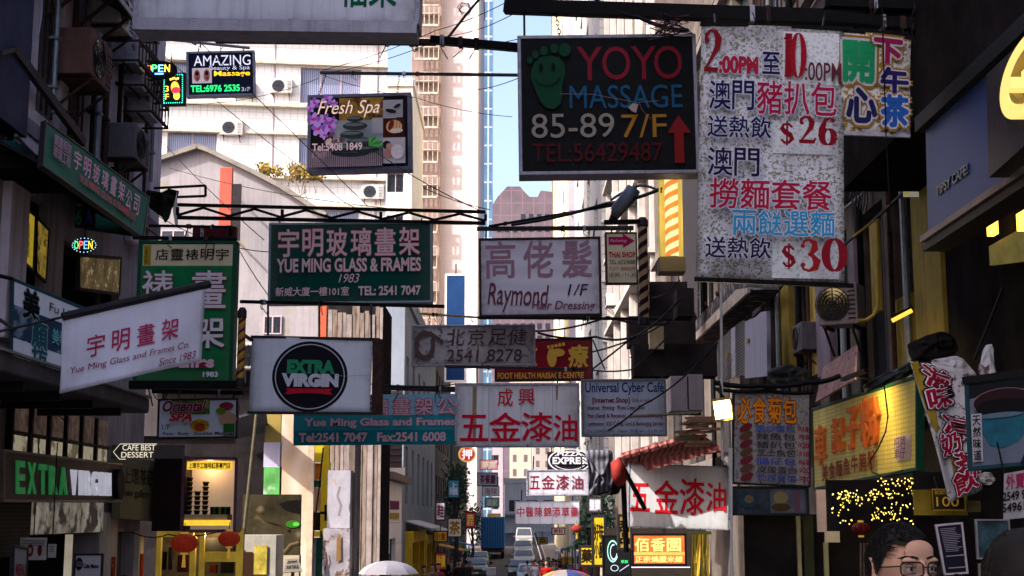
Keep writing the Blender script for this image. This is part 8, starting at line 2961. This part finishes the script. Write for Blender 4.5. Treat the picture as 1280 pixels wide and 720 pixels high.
# far pedestrians
fp_list = [
 (575, 690, 62, 0, '16161a', '101014', 'dark figure walking beside the yellow terrace shop', .03),
 (583, 688, 66, pi, '2a2226', '141418', 'grey haired figure in a brown coat behind the dark figure', .03),
 (548, 706, 50, .4, '7a2a2a', '20202a', 'figure in a red top by the yellow shop doorway', .025),
 (541, 704, 49, -.5, '5a5248', '20202a', 'figure in a beige top at the yellow shop doorway', .025),
 (683, 696, 60, 0, '9a2018', '202028', 'person in bright red standing at the right kerb', .025),
 (674, 685, 78, pi, 'a09a9a', '22222c', 'person in a white top between the cars and the shops', .03),
 (692, 694, 70, .5, '8a8a94', '303038', 'person in light grey farther up the right pavement', .03),
 (668, 689, 84, 0, 'b0aab0', '1c1c24', 'person in a pale shirt beside the parked cars', .03),
 (700, 700, 50, pi, '3a3a44', '1a1a20', 'dark clothed person passing the olive stalls', .025),
 (530, 712, 44, 0, '2a2e34', '14141a', 'dark haired person by the grey drainpipe', .025),
]
rr = random.Random(41)
for k in range(16):
 L = k % 3 == 0
 fp_list.append((rr.uniform(556, 596) if L else rr.uniform(658, 704), 690, rr.uniform(62, 98), rr.choice((0, pi, .6)), rr.choice(('2a2a34', '9a9aa4', '3a4a6a', '6a3a30', 'b0a898', '1c1c20')), '1c1c22',
     'small distant pedestrian %s, %s of that crowd' % ('among the shops left of the lane' if L else 'on the right kerb by the parked cars', ('nearest', 'second', 'third', 'fourth', 'fifth', 'sixth', 'seventh', 'eighth', 'ninth', 'tenth', 'eleventh', 'twelfth', 'thirteenth', 'fourteenth', 'fifteenth', 'last')[k]), .035))
for px, pyh, Y, f, tp, lg, lab, vx in fp_list:
 p = onY(px, pyh, Y)
 gr = gz(Y) - (0 if abs(p.x) > 2.95 else .13)
 person(lab, p.x, Y, 1.68, f, tp, lg, vox=vx, walk=.15, fingers=False)

protos = [o for o in C.objects if o.name.startswith('person') and o.parent is None][:8]
for k in range(22):
 o = protos[k % 8]
 Y = rr.uniform(64, 112)
 X = rr.choice((rr.uniform(1.9, 3.0), rr.uniform(1.4, 3.0), rr.uniform(-4.2, -3.1)))
 c = clone(o, (X, Y, gz(Y) - (0 if abs(X) > 2.95 else .13)), 'tiny distant pedestrian in the crowd beside the parked cars', rr.uniform(-1, 1))
 c['group'] = 'far crowd down the street'
# mid-distance heads near the bottom edge
person('dark haired passer-by with lavender collar near the right shopfront', onY(1031, 700, 8).x, 8, 1.68, pi, '3a3450', '16161c', vox=.014)
person('passer-by whose dark hair just shows at the lower right', onY(966, 712, 11.5).x, 11.5, 1.66, pi, '1c1c22', '16161c', vox=.016)
person('passer-by whose dark hair just shows in front of the olive fascia', onY(156, 712, 13.5).x, 13.5, 1.66, pi, '1e1a1c', '16161c', vox=.016)
person('person walking under the white umbrella', onY(479, 712, 24).x, 24, 1.62, 0, '202028', '16161c', vox=.02)

# motorcycle with rider
p = onY(614, 702, 92)
z = gz(92) - .13
mt = thing('motorcycle', 'small red and white scooter with a delivery box on the road', 'motorcycle', (p.x, 92, z))
MB().mat(rubber).lathe((p.x - .05, 91.4, z + .27), [(.2, 0), (.27, .03), (.27, .07), (.2, .1)], 14, 'X').build('wheel', rubber, mt)
MB().mat(rubber).lathe((p.x - .05, 92.7, z + .27), [(.2, 0), (.27, .03), (.27, .07), (.2, .1)], 14, 'X').build('wheel', rubber, mt)
MB().mat(M('scooter_red', (.4, .02, .02), .4)).box((p.x - .2, 91.5, z + .3), (p.x + .2, 92.6, z + .75)).build('body', None, mt, bevel=.08)
MB().mat(M('scooter_box_white', (.6, .6, .62), .5)).box((p.x - .3, 91.3, z + .78), (p.x + .3, 91.85, z + 1.3)).build('box', None, mt, bevel=.03)
MB().mat(M('tail_lamp', (.5, .02, .02), .3)).box((p.x - .1, 91.26, z + .6), (p.x + .1, 91.3, z + .7)).build('taillight', None, mt)
MB().mat(dark_metal).tube([(p.x - .35, 92.5, z + 1.05), (p.x, 92.65, z + 1.0), (p.x + .35, 92.5, z + 1.05)], .02).build('handlebar', dark_metal, mt)
person('scooter rider in a dark red jacket and helmet', p.x, 92.15, 1.66, pi, '5a1420', '1a1a20', vox=.03, walk=0, fingers=False)

# umbrellas
def umbrella(label, px, py, Y, r, cols, tilt=0.0):
 c = onY(px, py, Y)
 t = thing('umbrella', label, 'umbrella', c - Vector((0, 0, .9)), 'open umbrellas')
 n = 8
 for k in range(n):
  mb = MB().mat(cols[k % len(cols)])
  mb.smooth = True
  vs = []
  m = 6
  for i in range(m + 1):
   f = i / m
   for j in range(4):
    a = 2 * pi * (k + j / 3) / n
    sc_ = 1 - .06 * sin(pi * j / 3) * f
    vs.append(c + Vector((cos(a) * r * sin(f * 1.25) / sin(1.25) * sc_, sin(a) * r * sin(f * 1.25) / sin(1.25) * sc_, -r * .42 * (1 - cos(f * 1.25)) / (1 - cos(1.25)))))
  mb.add(vs, [(i * 4 + j, i * 4 + j + 1, i * 4 + j + 5, i * 4 + j + 4) for i in range(m) for j in range(3)])
  o = mb.build('panel', None, t)
  MB().mat(alu).tube([c + Vector((0, 0, -.03))] + [c + Vector((cos(2 * pi * k / n) * r * f, sin(2 * pi * k / n) * r * f, -r * .42 * (f ** 1.8) - .012)) for f in (.35, .7, 1)], .004, 4).build('rib', alu, t)
 MB().mat(alu).tube([c + Vector((0, 0, .09)), c - Vector((0, 0, .85))], .008, 6).build('shaft', alu, t)
 MB().mat(black_metal).tube([c + Vector((0, 0, .0)), c + Vector((0, 0, .12))], .014, 6).build('ferrule', black_metal, t)
 return t


uw = M('white_umbrella_cloth', (.6, .6, .62), .7, 0, .1, 3, .1)
umbrella('white umbrella at the foot of the small white building', 486, 701, 25, .52, [uw])
umbrella('colourful umbrella with orange white and blue panels near the bottom centre', 708, 712, 27, .58, [M('umb_orange', (.6, .28, .12), .7), M('umb_white', (.6, .55, .5), .7), M('umb_blue', (.1, .14, .4), .7), M('umb_pink', (.5, .2, .2), .7)])
person('person under the colourful umbrella', onY(708, 735, 27.1).x, 27.2, 1.55, pi, '2a2a3a', '16161c', vox=.02)

# ---- man with glasses
Yman = 3.85
hc = onY(1128, 694, Yman)
Xm = hc.x
ztop = onY(1138, 650, Yman).z
z0 = gz(Yman) - .13
Hm = ztop - z0
fac = .32
mt = thing('person', 'young man with short dark hair and black rimmed glasses close to the camera', 'person', (Xm, Yman, z0), 'people in the street')
Rm = Matrix.Rotation(fac, 3, 'Z')
um = Hm / 7.5
HH = .235            # head height
hz = ztop - .02      # skull top (hair adds ~2 cm)


def Q(x, y, z):      # head coordinates in metres; z down from skull top; -y is forward
 v = Rm @ Vector((x, y, 0))
 return Vector((Xm + v.x, Yman + v.y, hz + z))


def B(x, y, z):
 v = Rm @ Vector((x, y, 0))
 return Vector((Xm + v.x, Yman + v.y, z0 + z))


def rot_ell(mb, c, r, n=20, m=14):
 mb.ell(c, r, n, m, Rm)


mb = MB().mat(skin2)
for c, r in ((Q(0, .02, -.09), (.073, .092, .09)), (Q(0, -.018, -.1), (.066, .07, .07)), (Q(0, -.03, -.15), (.056, .06, .07)), (Q(0, -.05, -.195), (.032, .035, .03)), (Q(0, -.082, -.165), (.022, .02, .014)),
    (Q(-.032, -.068, -.135), (.024, .02, .022)), (Q(.032, -.068, -.135), (.024, .02, .022)),
    (Q(-.03, -.079, -.084), (.027, .012, .009)), (Q(.03, -.079, -.084), (.027, .012, .009)), (Q(0, -.076, -.06), (.045, .016, .03)),
    (Q(0, -.092, -.11), (.0085, .012, .025)), (Q(0, -.102, -.13), (.013, .013, .011)), (Q(-.012, -.094, -.134), (.009, .009, .007)), (Q(.012, -.094, -.134), (.009, .009, .007))):
 rot_ell(mb, c, r)
for s_ in (-1, 1):   # ears: rim, lobe, bowl
 for k in range(9):
  a = -1.2 + k * .36
  mb.ell(Q(s_ * (.077 + .004), .018 - .014 * cos(a) + .012, -.108 + .027 * sin(a)), (.0045, .006, .006), 8, 6, Rm)
 rot_ell(mb, Q(s_ * .075, .016, -.112), (.006, .012, .022), 10, 8)
 rot_ell(mb, Q(s_ * .078, .01, -.136), (.005, .008, .009), 8, 6)
for a, b, ra_, rb_ in ((Q(0, .03, -.19), B(0, .03, Hm - .32), .054, .062), (B(-.16, .02, Hm - .35), B(.16, .02, Hm - .35), .06, .06)):
 for i in range(12):
  f = i / 11
  r = ra_ + (rb_ - ra_) * f
  mb.ell(Vector(a).lerp(Vector(b), f), (r, r, r), 14, 10)
for c, r in ((B(0, .02, Hm - .5), (.17, .11, .17)), (B(0, .02, Hm - .72), (.14, .1, .17)), (B(0, .02, .95), (.15, .11, .13))):
 rot_ell(mb, c, r)


def capm(mb, pts, rs):
 for a, b, ra_, rb_ in zip(pts, pts[1:], rs, rs[1:]):
  a, b = Vector(a), Vector(b)
  n = max(2, int((b - a).length / (min(ra_, rb_) * .5)))
  for i in range(n + 1):
   r = ra_ + (rb_ - ra_) * i / n
   mb.ell(a.lerp(b, i / n), (r, r, r), 10, 7)


for s_ in (-1, 1):
 sh_ = B(s_ * .19, .02, Hm - .36)
 el = B(s_ * .23, .05, Hm - .66)
 wr_ = B(s_ * .2, -.14, Hm - .86)
 capm(mb, [sh_, el, wr_], [.05, .038, .026])
 d = (wr_ - el).normalized()
 pal = wr_ + d * .06
 capm(mb, [wr_, pal], [.026, .03])
 sd = Vector((0, 0, 1)).cross(d).normalized()
 for j, L in enumerate((.075, .085, .08, .06)):
  b_ = pal + d * .03 + sd * (j - 1.5) * .018
  capm(mb, [b_, b_ + d * L * .5, b_ + d * L * .8 - Vector((0, 0, .02)), b_ + d * L * .85 - Vector((0, 0, .04))], [.009, .0085, .008, .007])
 b_ = pal - sd * s_ * .03
 capm(mb, [b_, b_ + d * .03 - sd * s_ * .02, b_ + d * .06 - sd * s_ * .018], [.011, .01, .008])
 hp = B(s_ * .085, .02, .9)
 kn = B(s_ * .09, .02 + s_ * .06, .48)
 an = B(s_ * .09, .05 + s_ * .16, .08)
 capm(mb, [hp, kn, an], [.085, .055, .035])
 rot_ell(mb, B(s_ * .09, s_ * .16 - .02, .035), (.04, .11, .035))
bo = mb.build('body', skin2, mt)
m1 = bo.modifiers.new('r', 'REMESH')
m1.mode = 'VOXEL'
m1.voxel_size = .0045
m1.use_smooth_shade = True
m2 = bo.modifiers.new('s', 'SMOOTH')
m2.iterations = 5
m2.factor = .6
# jacket and trousers
jk = M('navy_jacket', (.015, .015, .025), .85, 0, .2, 8, .3)
blobs('jacket', [(B(0, .02, Hm - .5), (.2, .14, .19)), (B(0, .02, Hm - .72), (.18, .13, .2)), (B(0, .02, Hm - .86), (.18, .13, .12))],
   [([B(s_ * .19, .02, Hm - .36), B(s_ * .23, .05, Hm - .66), B(s_ * .205, -.12, Hm - .84)], [.07, .055, .045]) for s_ in (-1, 1)] + [([B(-.17, .02, Hm - .36), B(.17, .02, Hm - .36)], [.075, .075]), ([B(0, .04, Hm - .29), B(0, .03, Hm - .4)], [.068, .1])], jk, mt, .012)
blobs('trousers', [(B(0, .02, .92), (.165, .125, .14))], [([B(s_ * .085, .02, .9), B(s_ * .09, .02 + s_ * .06, .48), B(s_ * .09, .05 + s_ * .16, .12)], [.095, .068, .055]) for s_ in (-1, 1)], M('dark_trousers', (.02, .02, .024), .85), mt, .012)
# eyes, brows
eyew = M('eye_white', (.45, .42, .4), .2)
for s_ in (-1, 1):
 e = MB().mat(eyew)
 rot_ell(e, Q(s_ * .031, -.074, -.104), (.0125, .0125, .0125), 16, 12)
 e = e.build('eye', eyew, mt)
 i_ = MB().mat(M('iris_dark', (.01, .006, .004), .15))
 rot_ell(i_, Q(s_ * .031, -.0825, -.105), (.0062, .005, .0062), 12, 8)
 i_.build('iris', None, mt)
 for zz, dy, hgt in ((-.0965, -.001, .0035), (-.1135, .001, .0028)):
  l = MB().mat(skin2)
  capm(l, [Q(s_ * .018, -.083 + dy, zz - .002), Q(s_ * .031, -.088 + dy, zz), Q(s_ * .045, -.08 + dy, zz - .003)], [hgt, hgt * 1.1, hgt])
  l.build('eyelid', skin2, mt)
 br_ = MB().mat(hairm)
 rq = random.Random(s_ + 5)
 for k in range(60):
  f = k / 59
  x = s_ * (.012 + .04 * f)
  yy_ = -.0905 + .018 * f * f
  zz = -.079 + .006 * sin(pi * f * .8) - .004 * f
  p0_ = Q(x, yy_ - .001, zz + rq.uniform(-.003, .003))
  p1_ = Q(x + s_ * .009, yy_ + .002 + .004 * f, zz + rq.uniform(-.002, .003))
  br_.tube([p0_, p0_.lerp(p1_, .5) + Vector((0, -.001, .001)), p1_], [.0009, .0009, .0003], 4)
 br_.build('eyebrow', hairm, mt)
# glasses
gm2 = M('glossy_black_frame', (.008, .008, .009), .25, 0, .2, 10, 0)
gt2 = thing('glasses', 'black rectangular rimmed glasses worn by the young man', 'glasses', Q(0, -.1, -.11))
lens = M('spectacle_lens', (.02, .025, .03), .05, 0, .1, 5, 0, alpha=.3, spec=.8)
for s_ in (-1, 1):
 pts = []
 for k in range(25):
  a = 2 * pi * k / 24
  cx_, cz_ = abs(cos(a)) ** .55 * (1 if cos(a) > 0 else -1), abs(sin(a)) ** .55 * (1 if sin(a) > 0 else -1)
  x = s_ * .034 + cx_ * .027
  pts.append(Q(x, -.104 + abs(x) ** 2 * 6, -.106 + cz_ * .0185))
 MB().mat(gm2).tube(pts, .0021, 6, False).build('rim', gm2, gt2)
 MB().mat(lens).add(pts[:-1], [tuple(range(24))]).build('lens', lens, gt2)
 MB().mat(gm2).tube([Q(s_ * .06, -.083, -.098), Q(s_ * .074, -.06, -.1), Q(s_ * .0785, .012, -.104), Q(s_ * .078, .028, -.118)], .0018, 6).build('temple', gm2, gt2)
MB().mat(gm2).tube([Q(-.008, -.104, -.102), Q(0, -.108, -.099), Q(.008, -.104, -.102)], .0018, 6).build('bridge', gm2, gt2)
# hair: cap shell plus many strands swept to one side
hr = MB().mat(hairm)
hr.smooth = True
n, m = 40, 22
vs, keep = [], []
hl = lambda az: (-.04 + .008 * sin(az * 3)) if abs(az) < .95 else (-.04 - .085 * min((abs(az) - .95) / .55, 1))
for i in range(m + 1):
 for k in range(n):
  az = -pi + 2 * pi * k / n            # 0 = forward
  zlow = hl(az)
  ph0 = math.acos(max(-1, min(1, (zlow + .095) / .1)))
  ph = ph0 * i / m
  lift = 1.0 + .05 * (1 if abs(az) < 1.2 else 0) * sin(ph * 1.6) + .012 * sin(az * 17 + ph * 9)
  vs.append(Q(.0785 * sin(ph) * sin(az) * lift, .012 - .099 * sin(ph) * cos(az) * lift * (.96 if cos(az) > 0 else 1.05), -.095 + .103 * cos(ph) * lift))
fs = [(i * n + k, i * n + (k + 1) % n, (i + 1) * n + (k + 1) % n, (i + 1) * n + k) for i in range(m) for k in range(n)]
hr.add(vs, fs)
rq = random.Random(8)
hr.smooth = False
for j in range(1500):
 az = rq.uniform(-pi, pi)
 zlow = hl(az)
 ph0 = math.acos(max(-1, min(1, (zlow + .095) / .1)))
 ph = ph0 * (rq.random() ** .6) * .97
 front = abs(az) < 1.2

 def S(a_, p_, h_):
  return Q((.079 + h_) * sin(p_) * sin(a_), .012 - (.1 + h_) * sin(p_) * cos(a_) * (.96 if cos(a_) > 0 else 1.05), -.095 + (.104 + h_) * cos(p_))
 da = rq.uniform(.15, .5) * (1 if front else .2)
 dp = rq.uniform(.05, .25) if not front else rq.uniform(-.12, .1)
 L = rq.uniform(.002, .008)
 hr.tube([S(az, ph, .0), S(az + da * .5, min(ph + dp * .5, ph0), L), S(az + da, min(ph + dp, ph0 + .04), L * rq.uniform(.2, 1.1))], [.0014, .0012, .0003], 3, False)
hr.build('hair', hairm, mt)

# dark-haired head at the right edge
Yb = 3.3
hb = onY(1284, 700, Yb)
ztb = onY(1284, 652, Yb).z
z0b = gz(Yb) - .13
t, P_, R_, u_, hd_ = person('person seen from behind with thick black hair at the right edge', hb.x, Yb, ztb - z0b - .02, pi - .3, '1a1620', '16161c', vox=.008)
hr = MB().mat(hairm)
rq = random.Random(12)
c = hd_ + Vector((0, 0, .1 * u_))
for j in range(1600):
 az, ph = rq.uniform(-pi, pi), rq.random() ** .6 * 2.1
 r_ = Vector((.375 * u_, .43 * u_, .45 * u_))
 f = lambda a_, p_, k_: c + Vector((r_.x * k_ * sin(p_) * sin(a_), r_.y * k_ * sin(p_) * cos(a_), r_.z * k_ * cos(p_)))
 k_ = rq.uniform(1.03, 1.1)
 hr.tube([f(az, ph, 1.0), f(az + .08, ph + .22, k_), f(az + .12, ph + .42, k_ * .99)], [.0016, .0014, .0004], 3, False)
hr.build('hair_strands', hairm, t)
